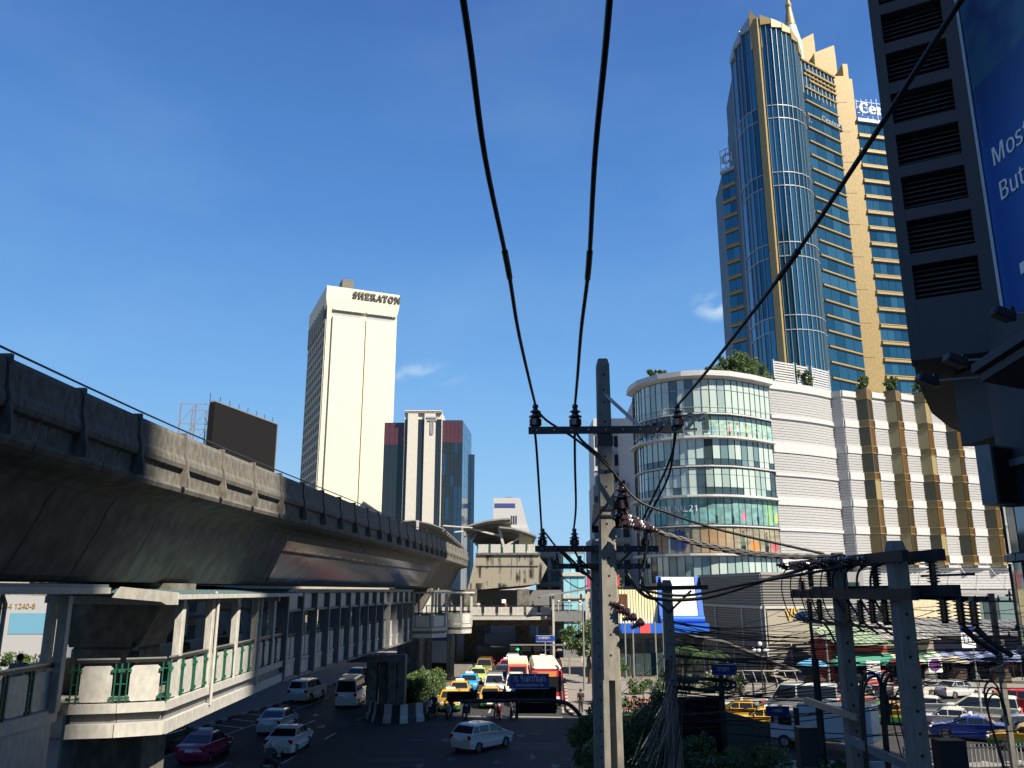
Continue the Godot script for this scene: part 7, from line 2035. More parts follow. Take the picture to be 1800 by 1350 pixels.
func greenery() -> void:
	# hedge on the median: clipped mounds
	for k in 4:
		var d := 68.4 + k * 2.6
		shrub("clipped round hedge on the median, %s from the front" % ["first", "second", "third", "fourth"][k], v3(-7.9 + k * 0.15, 0.15, d), [[Vector3(-0.8, 1.0, 0), Vector3(1.1, 0.9, 1.2)], [Vector3(0.8, 1.2, 0), Vector3(1.1, 1.0, 1.2)], [Vector3(0, 1.5, 0.2), Vector3(1.0, 0.7, 1.0)]], 5200, 0.2, mats["leaf_light"] if k % 2 else mats["leaf"], 50 + k, "hedges on the median", "median_hedge")
	# near foliage at the lower edge
	var near := [[v3(2.6, 0.16, 24), 2.4, [[Vector3(-0.5, 3.6, 0.6), Vector3(1.3, 1.0, 1.0)], [Vector3(0.9, 4.0, 0), Vector3(1.2, 1.0, 1.0)], [Vector3(0.2, 4.3, -0.4), Vector3(1.0, 0.8, 0.9)]], "leafy dark tree crown below the foot of the near pole"],
		[v3(5.0, 0.16, 24.5), 2.4, [[Vector3(-1.0, 3.8, 0.2), Vector3(1.3, 1.0, 1.0)], [Vector3(0.5, 4.1, 0), Vector3(1.3, 0.9, 1.0)], [Vector3(1.5, 3.8, 0.3), Vector3(1.1, 0.9, 0.9)]], "leafy dark tree crown in front of the black box"],
		[v3(7.6, 0.16, 23.5), 2.2, [[Vector3(-0.9, 3.7, 0), Vector3(1.3, 0.9, 1.0)], [Vector3(0.6, 3.5, 0.2), Vector3(1.3, 0.9, 1.0)]], "leafy dark tree crown under the green hoarding"],
		[v3(3.9, 0.16, 28), 2.6, [[Vector3(-1.0, 4.2, 0), Vector3(1.3, 1.0, 1.0)], [Vector3(0.6, 4.5, 0.2), Vector3(1.3, 1.0, 1.0)]], "taller tree crown behind the wrapped pole"]]
	var k2 := 0
	for q in near:
		tree(q[3], q[0], q[1], q[2], 8500, 0.16, [mats["leaf_dark"], mats["leaf"]][k2 % 2], 70 + k2, "trees below the poles")
		k2 += 1
	palm("palm like tree in front of the bank wall", v3(15.6, 0.16, 80.5), 3.6, 11, 2.1, 5, mats["leaf"])
	palm("second palm like tree behind the wrapped pole", v3(18.2, 0.16, 81.0), 3.2, 10, 2.0, 6, mats["leaf"])
	for k in 7:
		shrub("low leafy bed plant before the bank, %s from the left" % ["first", "second", "third", "fourth", "fifth", "sixth", "seventh"][k], v3(11.0 + k * 1.6, 0.16, 77.2 + k * 0.35), [[Vector3(0, 0.7, 0), Vector3(0.9, 0.7, 0.7)]], 700, 0.24, [mats["leaf_light"], mats["leaf"]][k % 2], 90 + k, "bed plants before the bank", "bed_plant")
	tree("green street tree under the lamps on the right kerb", v3(7.6, 0.16, 86), 2.6, [[Vector3(-1.4, 4.3, 0), Vector3(1.5, 1.3, 1.3)], [Vector3(0.6, 5.0, 0), Vector3(1.6, 1.4, 1.4)], [Vector3(0.2, 3.6, 0.8), Vector3(1.5, 1.0, 1.1)]], 6000, 0.26, mats["leaf"], 110)
	tree("yellow green small tree on the right kerb bed", v3(8.0, 0.5, 70.5), 1.0, [[Vector3(-0.2, 1.9, 0), Vector3(0.9, 0.9, 0.8)], [Vector3(0.5, 2.6, 0), Vector3(0.7, 0.7, 0.7)]], 1800, 0.18, mats["leaf_light"], 111)
	for k in 3:
		tree("sunlit green tree glimpsed through the dark walkway, %s" % ["left", "middle", "right"][k], v3(-29.6 + k * 1.9, 0.16, 47.5 + k * 0.4), 3.2, [[Vector3(-0.4, 4.6, 0), Vector3(0.9, 0.8, 0.8)], [Vector3(0.5, 4.9, 0), Vector3(0.9, 0.7, 0.8)]], 1800, 0.22, mats["leaf_light"], 120 + k, "trees beyond the walkway")
	tree("dark foliage beside the rear pole down the road", v3(13.4, 0.16, 118), 7.0, [[Vector3(0, 9.5, 0), Vector3(1.6, 2.0, 1.5)]], 1500, 0.4, mats["leaf_dark"], 130)

var car_parts := {}   # kind -> list of [part name, MB or child list, paint role]

func arch(poly: Array, z: float, r: float, base: float, down: bool) -> void:   # wheel arch points along the sill, rear to front or back
	var pts := []
	for k in 9:
		var a := PI * k / 8.0
		pts.append(Vector2(z - cos(a) * r, base + sin(a) * r))
	if down: pts.reverse()
	poly.append_array(pts)

func side_slab(poly: Array, w: float, half_len: float, y0: float, y1: float, cut: float, upper: bool) -> MB:   # a side outline pushed across the car, rounded towards the flanks and ends
	var b := MB.new()
	var p2 := PackedVector2Array()
	for p in poly: p2.append(p)
	var slices := [[-1.0, 0.965], [-0.985, 0.985], [-0.93, 1.0], [0.93, 1.0], [0.985, 0.985], [1.0, 0.965]]
	var rings := []
	for s in slices:
		var r := []
		for p in p2:
			var e := clampf((absf(p.x) / half_len - 0.62) / 0.38, 0, 1)
			var tuck := 1.0 - 0.13 * e * e - 0.05 * clampf((0.5 - p.y) / 0.3, 0, 1)
			var mid := Vector2(p.x * lerpf(1.0, s[1], 0.4), lerpf((y0 + y1) * 0.5, p.y, s[1]))
			r.append(Vector3(w * s[0] * tuck, mid.y, -mid.x))
		rings.append(r)
	var cw := Geometry2D.is_polygon_clockwise(p2)
	var m := p2.size()
	var en := []
	for j in m:
		var e2 := p2[(j + 1) % m] - p2[j]
		en.append((Vector2(e2.y, -e2.x) * (-1.0 if cw else 1.0)).normalized())
	var lean := [-0.92, -0.62, -0.12, 0.12, 0.62, 0.92]
	var soft := func(i: int, j: int, face: int) -> Vector3:   # normal at ring i, corner j for the face starting at corner face
		var other: int = (j - 1 + m) % m if face == j else j
		var q: Vector2 = en[face]
		if en[other].dot(q) > 0.6: q = (q + en[other]).normalized()
		var k := sqrt(1.0 - lean[i] * lean[i])
		return Vector3(lean[i], q.y * k, -q.x * k)
	for i in rings.size() - 1:
		for j in m:
			var k := (j + 1) % m
			b.tri(rings[i][j], rings[i][k], rings[i + 1][k], soft.call(i, j, j), soft.call(i, k, j), soft.call(i + 1, k, j))
			b.tri(rings[i][j], rings[i + 1][k], rings[i + 1][j], soft.call(i, j, j), soft.call(i + 1, k, j), soft.call(i + 1, j, j))
	var t := Geometry2D.triangulate_polygon(p2)
	for q in [[0, -1.0], [rings.size() - 1, 1.0]]:
		for i in range(0, t.size(), 3): b.flat(rings[q[0]][t[i]], rings[q[0]][t[i + 1]], rings[q[0]][t[i + 2]], Vector3(q[1], 0, 0))
	return b

func pane(a: Vector3, b: Vector3, c: Vector3, d: Vector3, out: Vector3, shrink := 0.07) -> MB:   # window pane a little proud of the body
	var m := MB.new()
	var k := (a + b + c + d) * 0.25
	var n := (c - a).cross(d - b).normalized()
	if n.dot(out) < 0.0: n = -n
	var q := []
	for p in [a, b, c, d]: q.append(k + (p - k) * (1.0 - shrink) + n * 0.012)
	m.quad(q[0], q[1], q[2], q[3], n)
	for i in 4: m.quad(q[i], q[(i + 1) % 4], q[(i + 1) % 4] - n * 0.014, q[i] - n * 0.014, (q[i] + q[(i + 1) % 4]) * 0.5 - k)
	return m

# kinds: length, width, belt height, nose and tail outlines, roof line
var kinds := {
	"sedan": {"l": 4.5, "w": 1.72, "wheel": 0.31, "fz": 1.36, "rz": -1.3, "top": [[-2.24, 0.5], [-2.26, 0.8], [-2.2, 0.96], [-2.08, 1.03], [-1.55, 1.05], [-0.3, 1.0], [0.95, 0.97], [1.5, 0.93], [1.9, 0.86], [2.12, 0.76], [2.22, 0.62], [2.26, 0.48]], "belt": [-1.5, 1.05], "roof": [-0.72, 0.26], "h": 1.47, "doors": [-0.86, 0.05]},
	"hatch": {"l": 4.0, "w": 1.7, "wheel": 0.3, "fz": 1.24, "rz": -1.24, "top": [[-1.98, 0.5], [-2.02, 0.78], [-1.97, 0.98], [-1.88, 1.07], [-1.5, 1.09], [-0.2, 1.02], [1.0, 0.97], [1.4, 0.93], [1.72, 0.84], [1.9, 0.73], [1.98, 0.6], [2.0, 0.46]], "belt": [-1.84, 1.2], "roof": [-1.35, 0.1], "h": 1.54, "doors": [-1.15, -0.25]},
	"suv": {"l": 4.7, "w": 1.84, "wheel": 0.38, "fz": 1.4, "rz": -1.32, "top": [[-2.3, 0.5], [-2.35, 0.85], [-2.32, 1.08], [-2.22, 1.18], [-1.8, 1.2], [1.0, 1.14], [1.7, 1.1], [2.1, 1.02], [2.27, 0.88], [2.34, 0.7], [2.34, 0.5]], "belt": [-2.2, 1.05], "roof": [-1.95, 0.2], "h": 1.82, "doors": [-1.4, -0.4]},
	"minivan": {"l": 4.8, "w": 1.84, "wheel": 0.34, "fz": 1.5, "rz": -1.45, "top": [[-2.38, 0.5], [-2.42, 0.85], [-2.39, 1.04], [-2.3, 1.12], [-1.9, 1.14], [1.5, 1.06], [1.95, 0.98], [2.24, 0.84], [2.37, 0.66], [2.4, 0.46]], "belt": [-2.3, 1.85], "roof": [-2.1, 0.55], "h": 1.86, "doors": [-1.3, -0.1]},
	"van": {"l": 5.2, "w": 1.88, "wheel": 0.34, "fz": 1.55, "rz": -1.6, "top": [[-2.58, 0.5], [-2.62, 0.95], [-2.6, 1.18], [-2.52, 1.26], [-2.1, 1.28], [1.7, 1.22], [2.2, 1.14], [2.46, 1.0], [2.58, 0.75], [2.6, 0.48]], "belt": [-2.54, 2.2], "roof": [-2.42, 1.35], "h": 2.24, "doors": [-1.2, 0.3]},
	"pickup": {"l": 5.2, "w": 1.82, "wheel": 0.37, "fz": 1.6, "rz": -1.5, "top": [[-2.58, 0.5], [-2.6, 1.08], [-2.55, 1.1], [-0.6, 1.1], [1.2, 1.06], [1.95, 1.01], [2.35, 0.92], [2.52, 0.78], [2.6, 0.6], [2.6, 0.5]], "belt": [-0.75, 1.3], "roof": [-0.55, 0.35], "h": 1.76, "doors": [-0.5, 0.25]}}

func build_kind(kind: String) -> void:
	var k: Dictionary = kinds[kind]
	var out := []
	var split := 0.56
	var up: Array = k.top
	var half: float = k.l * 0.5
	# sill half with arches
	var low := []
	for p in up:
		if p[1] <= split: low.append(Vector2(p[0], p[1]))
	var rear := Vector2(up[0][0], split); var front := Vector2(up[-1][0], split)
	var lower := [rear, Vector2(up[0][0] + 0.06, 0.28)]
	var r: float = k.wheel + 0.06
	for z in [k.rz, k.fz]:
		lower.append(Vector2(z - r, 0.24))
		for i in 9:
			var a := PI * i / 8.0
			lower.append(Vector2(z - cos(a) * r * 0.99, minf(0.24 + sin(a) * (r + k.wheel - 0.22), split - 0.015)))
		lower.append(Vector2(z + r, 0.24))
	lower.append_array([Vector2(up[-1][0] - 0.06, 0.26), front])
	out.append(["lower_body", side_slab(lower, k.w * 0.5, half, 0.24, split, 0.0, false), "low"])
	var upper := [rear]
	for p in up:
		if p[1] > split + 0.01: upper.append(Vector2(p[0], p[1]))
	upper.append(front)
	out.append(["body", side_slab(upper, k.w * 0.5, half, split, 1.05, 0.0, true), "paint"])
	# greenhouse
	var bz0: float = k.belt[0]; var bz1: float = k.belt[1]; var rz0: float = k.roof[0]; var rz1: float = k.roof[1]
	var bw: float = k.w * 0.47; var rw: float = k.w * 0.39; var h: float = k.h
	var yb0 := 0.9; var yb1 := 0.88
	for i in up.size() - 1:
		for e in 2:
			var z: float = [bz0, bz1][e]
			if up[i][0] <= z and up[i + 1][0] >= z:
				var yy: float = lerpf(up[i][1], up[i + 1][1], (z - up[i][0]) / maxf(0.001, up[i + 1][0] - up[i][0]))
				if e == 0: yb0 = yy
				else: yb1 = yy
	var A := [Vector3(-bw, yb0 - 0.02, -bz0), Vector3(bw, yb0 - 0.02, -bz0), Vector3(bw, yb1 - 0.02, -bz1), Vector3(-bw, yb1 - 0.02, -bz1)]
	var B := [Vector3(-rw, h - 0.1, -rz0 + 0.12), Vector3(rw, h - 0.1, -rz0 + 0.12), Vector3(rw, h - 0.1, -rz1 - 0.16), Vector3(-rw, h - 0.1, -rz1 - 0.16)]
	var C := [Vector3(-rw * 0.94, h - 0.03, -rz0 - 0.02), Vector3(rw * 0.94, h - 0.03, -rz0 - 0.02), Vector3(rw * 0.94, h - 0.03, -rz1), Vector3(-rw * 0.94, h - 0.03, -rz1)]
	var D := [Vector3(-rw * 0.7, h, -rz0 - 0.25), Vector3(rw * 0.7, h, -rz0 - 0.25), Vector3(rw * 0.7, h, -rz1 + 0.25), Vector3(-rw * 0.7, h, -rz1 + 0.25)]
	var g := MB.new()
	g.loft([A, B, C, D], false, true)
	out.append(["roof", g, "paint"])
	out.append(["rear_window", pane(A[0], A[1], B[1], B[0], Vector3(0, 0.3, 1), 0.12), "glass"])
	out.append(["windscreen", pane(A[2], A[3], B[3], B[2], Vector3(0, 0.3, -1), 0.10), "glass"])
	for s in [0, 1]:
		var f0: Vector3 = A[3 if s == 0 else 2]; var b0: Vector3 = A[0 if s == 0 else 1]
		var f1: Vector3 = B[3 if s == 0 else 2]; var b1: Vector3 = B[0 if s == 0 else 1]
		var side := Vector3(-1.0 if s == 0 else 1.0, 0, 0)
		var cuts := [0.0]
		for d in k.doors: cuts.append(clampf((d - bz0) / (bz1 - bz0), 0.05, 0.9))
		cuts.append(1.0)
		for i in cuts.size() - 1:
			var t0: float = cuts[i]; var t1: float = cuts[i + 1]
			var lo := func(t: float) -> Vector3: return b0.lerp(f0, t)
			var zt := func(t: float) -> Vector3:
				var z := lerpf(-bz0, -bz1, t)
				var u := clampf((z - b1.z) / (f1.z - b1.z), 0.0, 1.0)
				return b1.lerp(f1, u)
			out.append(["side_window", pane(lo.call(t0).lerp(zt.call(t0), 0.08), lo.call(t1).lerp(zt.call(t1), 0.08), zt.call(t1), zt.call(t0), side, 0.09), "glass"])
	# wheels, lamps, plates, mirrors
	for q in [[k.fz, -1.0], [k.fz, 1.0], [k.rz, -1.0], [k.rz, 1.0]]:
		out.append(["wheel", Vector3(q[1] * (k.w * 0.5 - 0.12), k.wheel, -q[0]), "wheel"])
	var zf: float = -up[-3][0]; var zr: float = -up[2][0]
	for s in [-1.0, 1.0]:
		var hl := MB.new()
		hl.bevel(Vector3(s * k.w * 0.36, up[-3][1] - 0.06, zf - 0.02), Vector3(0.36, 0.15, 0.16), 0.04, Basis(Vector3.UP, s * 0.4))
		out.append(["headlight", hl, "lamp"])
		var tl := MB.new()
		tl.bevel(Vector3(s * k.w * 0.385, up[2][1] - 0.1, zr - 0.0), Vector3(0.28, 0.22, 0.12), 0.03, Basis(Vector3.UP, -s * 0.35))
		out.append(["tail_light", tl, "red"])
		var mr := MB.new()
		mr.bevel(Vector3(s * (k.w * 0.5 + 0.07), yb1 + 0.08, -bz1 + 0.42), Vector3(0.2, 0.14, 0.1), 0.03)
		out.append(["mirror", mr, "paint"])
	for q in [[up[1][1] - 0.02, -up[1][0] + 0.02], [0.46, -up[-1][0] - 0.03]]:
		var pl := MB.new()
		pl.box(Vector3(0, q[0], q[1]), Vector3(0.44, 0.13, 0.03))
		out.append(["number_plate", pl, "plate"])
	var gr := MB.new()
	gr.box(Vector3(0, 0.62, -up[-1][0] - 0.0), Vector3(k.w * 0.5, 0.12, 0.06))
	gr.box(Vector3(0, 0.36, -up[-1][0] - 0.0), Vector3(k.w * 0.6, 0.12, 0.05))
	out.append(["grille", gr, "black"])
	if kind == "pickup":
		var bed := MB.new()
		bed.box(Vector3(0, 1.105, 1.65), Vector3(1.5, 0.03, 1.6))
		out.append(["load_bed", bed, "black"])
	car_parts[kind] = out

var tyre_mesh: Mesh
var rim_mesh: Mesh
func wheel_meshes() -> void:
	var t := MB.new()
	var turn := Basis(Vector3.BACK, PI / 2)
	t.lathe([Vector2(0.2, -0.1), Vector2(0.29, -0.1), Vector2(0.31, -0.07), Vector2(0.31, 0.07), Vector2(0.29, 0.1), Vector2(0.2, 0.1)], Vector3.ZERO, 18, turn)
	tyre_mesh = t.mesh(mat("rubber", lin(0.012, 0.012, 0.012), 0.8))
	var r := MB.new()
	r.lathe([Vector2(0.0, -0.06), Vector2(0.2, -0.06), Vector2(0.2, 0.06), Vector2(0.0, 0.06)], Vector3.ZERO, 14, turn)
	for s in [-1.0, 1.0]:
		for k in 5:
			var a := TAU * k / 5.0
			r.box(Vector3(s * 0.075, cos(a) * 0.11, sin(a) * 0.11), Vector3(0.03, 0.2, 0.05), Basis(Vector3.RIGHT, a))
	rim_mesh = r.mesh(mat("alloy", lin(0.35, 0.35, 0.36), 0.3, 0.8))

func car(kind: String, called: String, label: String, category: String, x: float, d: float, turn: float, paint: Color, low: Color, group: String, taxi := false) -> Node3D:
	if not car_parts.has(kind): build_kind(kind)
	if tyre_mesh == null: wheel_meshes()
	var t := thing(called, label, category, v3(x, 0.0, d), turn, group)
	var pm := mat("paint_" + paint.to_html(false), lin(paint.r, paint.g, paint.b), 0.35); gloss("paint_" + paint.to_html(false), 1.0, 0.04)
	var lm := mat("paint_" + low.to_html(false), lin(low.r, low.g, low.b), 0.35); gloss("paint_" + low.to_html(false), 1.0, 0.04)
	var role := {"paint": pm, "low": lm, "glass": mat("car_glass", lin(0.012, 0.014, 0.016), 0.05), "lamp": mat("lamp_clear", lin(0.6, 0.62, 0.62), 0.1), "red": mat("lamp_red", lin(0.35, 0.01, 0.01), 0.15), "plate": mats["sign_white"], "black": mats["black"]}
	var wr: float = kinds[kind].wheel / 0.31
	for q in car_parts[kind]:
		if q[2] == "wheel":
			var w := Node3D.new()
			w.name = "wheel"
			t.add_child(w, true)
			w.position = q[1]
			w.scale = Vector3(1, wr, wr)
			add("tyre", tyre_mesh, w); add("rim", rim_mesh, w)
		else:
			var key: String = kind + str(q[1].get_instance_id()) + role[q[2]].resource_name
			if not tex.has(key): tex[key] = q[1].mesh(role[q[2]])
			add(q[0], tex[key], t)
	if taxi:
		var s := MB.new()
		s.bevel(Vector3(0, kinds[kind].h + 0.07, 0.1), Vector3(0.75, 0.15, 0.2), 0.03)
		obj("taxi_sign", s, mats["sign_white"], t)
	return t

func big_body(t: Node3D, m: Material, z0: float, z1: float, w: float, y0: float, y1: float, r: float, called: String) -> void:
	var b := MB.new()
	b.bevel(Vector3(0, (y0 + y1) * 0.5, (z0 + z1) * 0.5), Vector3(w, y1 - y0, absf(z1 - z0)), r)
	obj(called, b, m, t)

func wheels_at(t: Node3D, spots: Array, r: float, w: float) -> void:
	for q in spots:
		for s in [-1.0, 1.0]:
			var n := Node3D.new()
			n.name = "wheel"
			t.add_child(n, true)
			n.position = Vector3(s * w, r, q)
			n.scale = Vector3(1.3, r / 0.31, r / 0.31)
			add("tyre", tyre_mesh, n); add("rim", rim_mesh, n)

func bus() -> void:
	var t := thing("city_bus", "cream and red city bus waiting at the stop line behind the sign", "bus", v3(2.75, 0, 74.5), PI)
	var red := mat("bus_red", lin(0.42, 0.03, 0.04), 0.35); gloss("bus_red")
	var cream := mat("bus_cream", lin(0.66, 0.60, 0.45), 0.5)
	big_body(t, red, -5.5, 5.5, 2.45, 0.4, 1.35, 0.1, "lower_body")
	big_body(t, mats["dark_glass"], -5.42, 5.42, 2.38, 1.3, 2.4, 0.06, "window_band")
	big_body(t, red, -5.48, 5.48, 2.44, 2.35, 2.85, 0.08, "cornice")
	big_body(t, cream, -5.4, 5.4, 2.3, 2.8, 3.25, 0.2, "roof")
	for k in 7:
		for s in [-1.0, 1.0]: block("pillar", t, red, Vector3(s * 1.2, 1.85, -4.6 + k * 1.55), Vector3(0.06, 1.1, 0.12))
	block("windscreen", t, mat("car_glass", lin(0.012, 0.014, 0.016), 0.05), Vector3(0, 1.75, -5.45), Vector3(2.2, 1.3, 0.08))
	block("destination_board", t, mat("board_amber", lin(0.5, 0.2, 0.05), 0.5), Vector3(0, 2.6, -5.48), Vector3(1.5, 0.36, 0.06))
	block("bumper", t, mats["black"], Vector3(0, 0.55, -5.52), Vector3(2.4, 0.3, 0.16))
	for s in [-1.0, 1.0]:
		block("headlight", t, mat("lamp_clear", lin(0.6, 0.62, 0.62), 0.1), Vector3(s * 0.9, 0.85, -5.52), Vector3(0.35, 0.2, 0.08))
		block("mirror", t, mats["black"], Vector3(s * 1.4, 2.1, -5.5), Vector3(0.18, 0.4, 0.12))
	for k in 6: block("roof_hatch", t, cream, Vector3((k % 2 - 0.5) * 1.1, 3.27, -4 + k * 1.6), Vector3(0.5, 0.06, 0.5))
	wheels_at(t, [-3.3, 3.4], 0.46, 1.1)

func truck(label: String, x: float, d: float, turn: float, cab: Color, box: Color, roofm: Color) -> void:
	var t := thing("box_truck", label, "truck", v3(x, 0, d), turn, "trucks")
	var cm := mat("paint_" + cab.to_html(false), lin(cab.r, cab.g, cab.b), 0.35)
	var bm := mat("paint_" + box.to_html(false), lin(box.r, box.g, box.b), 0.4)
	var b := MB.new()
	b.prism(PackedVector2Array([Vector2(-2.9, 0.5), Vector2(-2.9, 1.15), Vector2(-2.55, 2.1), Vector2(-1.35, 2.15), Vector2(-1.35, 0.5)]), Vector3(-0.9, 0, 0), Vector3.BACK, Vector3.UP, Vector3(1.8, 0, 0))
	obj("cab", b, cm, t)
	var g := mat("car_glass", lin(0.012, 0.014, 0.016), 0.05)
	obj("windscreen", pane(Vector3(-0.85, 1.2, -2.9), Vector3(0.85, 1.2, -2.9), Vector3(0.82, 2.0, -2.58), Vector3(-0.82, 2.0, -2.58), Vector3(0, 0, -1), 0.06), g, t)
	for s in [-1.0, 1.0]:
		block("side_window", t, g, Vector3(s * 0.9, 1.6, -2.0), Vector3(0.03, 0.6, 0.8))
		block("headlight", t, mat("lamp_clear", lin(0.6, 0.62, 0.62), 0.1), Vector3(s * 0.65, 0.85, -2.91), Vector3(0.3, 0.18, 0.06))
		block("mirror", t, mats["black"], Vector3(s * 1.05, 1.6, -2.7), Vector3(0.1, 0.3, 0.16))
	block("grille", t, mats["black"], Vector3(0, 0.9, -2.91), Vector3(0.9, 0.2, 0.05))
	block("bumper", t, mats["mid_grey"], Vector3(0, 0.55, -2.95), Vector3(1.8, 0.22, 0.14))
	big_body(t, bm, -1.25, 2.9, 1.95, 0.7, 2.5, 0.06, "cargo_box")
	big_body(t, mat("paint_" + roofm.to_html(false), lin(roofm.r, roofm.g, roofm.b), 0.4), -1.2, 2.85, 1.9, 2.48, 2.58, 0.03, "cargo_roof")
	wheels_at(t, [-2.1, 1.7], 0.38, 0.82)

func motorbike(label: String, x: float, d: float, turn: float, paint: Color, rider: int) -> void:
	var t := thing("motorcycle", label, "motorcycle", v3(x, 0, d), turn, "motorcycles waiting at the line" if rider >= 0 else "parked motorcycles")
	if tyre_mesh == null: wheel_meshes()
	for z in [-0.62, 0.6]:
		var w := Node3D.new()
		w.name = "wheel"
		t.add_child(w, true)
		w.position = Vector3(0, 0.3, z); w.scale = Vector3(0.5, 0.95, 0.95)
		add("tyre", tyre_mesh, w); add("rim", rim_mesh, w)
	var pm := mat("paint_" + paint.to_html(false), lin(paint.r, paint.g, paint.b), 0.35)
	var b := MB.new()
	b.loft([[Vector3(-0.1, 0.35, -0.2), Vector3(0.1, 0.35, -0.2), Vector3(0.08, 0.55, -0.2), Vector3(-0.08, 0.55, -0.2)], [Vector3(-0.14, 0.4, 0.2), Vector3(0.14, 0.4, 0.2), Vector3(0.12, 0.72, 0.2), Vector3(-0.12, 0.72, 0.2)], [Vector3(-0.07, 0.62, 0.8), Vector3(0.07, 0.62, 0.8), Vector3(0.06, 0.82, 0.85), Vector3(-0.06, 0.82, 0.85)]], true, true)
	obj("body", b, pm, t)
	var sh := MB.new()
	sh.loft([[Vector3(-0.2, 0.4, -0.36), Vector3(0.2, 0.4, -0.36), Vector3(0.1, 0.4, -0.46), Vector3(-0.1, 0.4, -0.46)], [Vector3(-0.16, 0.95, -0.44), Vector3(0.16, 0.95, -0.44), Vector3(0.08, 0.95, -0.58), Vector3(-0.08, 0.95, -0.58)]], false, true)
	obj("leg_shield", sh, pm, t)
	var se := MB.new()
	se.bevel(Vector3(0, 0.78, 0.3), Vector3(0.24, 0.1, 0.7), 0.04)
	obj("seat", se, mats["black"], t)
	var hb := MB.new()
	hb.tube([Vector3(-0.34, 1.02, -0.34), Vector3(-0.15, 1.04, -0.46), Vector3(0.15, 1.04, -0.46), Vector3(0.34, 1.02, -0.34)], 0.018, 6)
	hb.tube([Vector3(0, 1.04, -0.46), Vector3(0, 0.35, -0.64)], 0.03, 6)
	obj("handlebar", hb, mats["dark_steel"], t)
	var hl := MB.new()
	hl.lathe([Vector2(0.0, 0.06), Vector2(0.08, 0.04), Vector2(0.1, 0.0), Vector2(0.06, -0.08)], Vector3(0, 0.95, -0.55), 10, Basis(Vector3.RIGHT, -PI / 2))
	obj("headlight", hl, mat("lamp_clear", lin(0.6, 0.62, 0.62), 0.1), t)
	for s in [-1.0, 1.0]: bar("mirror", t, mats["black"], Vector3(s * 0.28, 1.05, -0.4), Vector3(s * 0.36, 1.22, -0.38), 0.1, 0.03)
	var fd := MB.new()
	fd.bevel(Vector3(0, 0.6, -0.62), Vector3(0.12, 0.04, 0.36), 0.015)
	obj("mudguard", fd, pm, t)

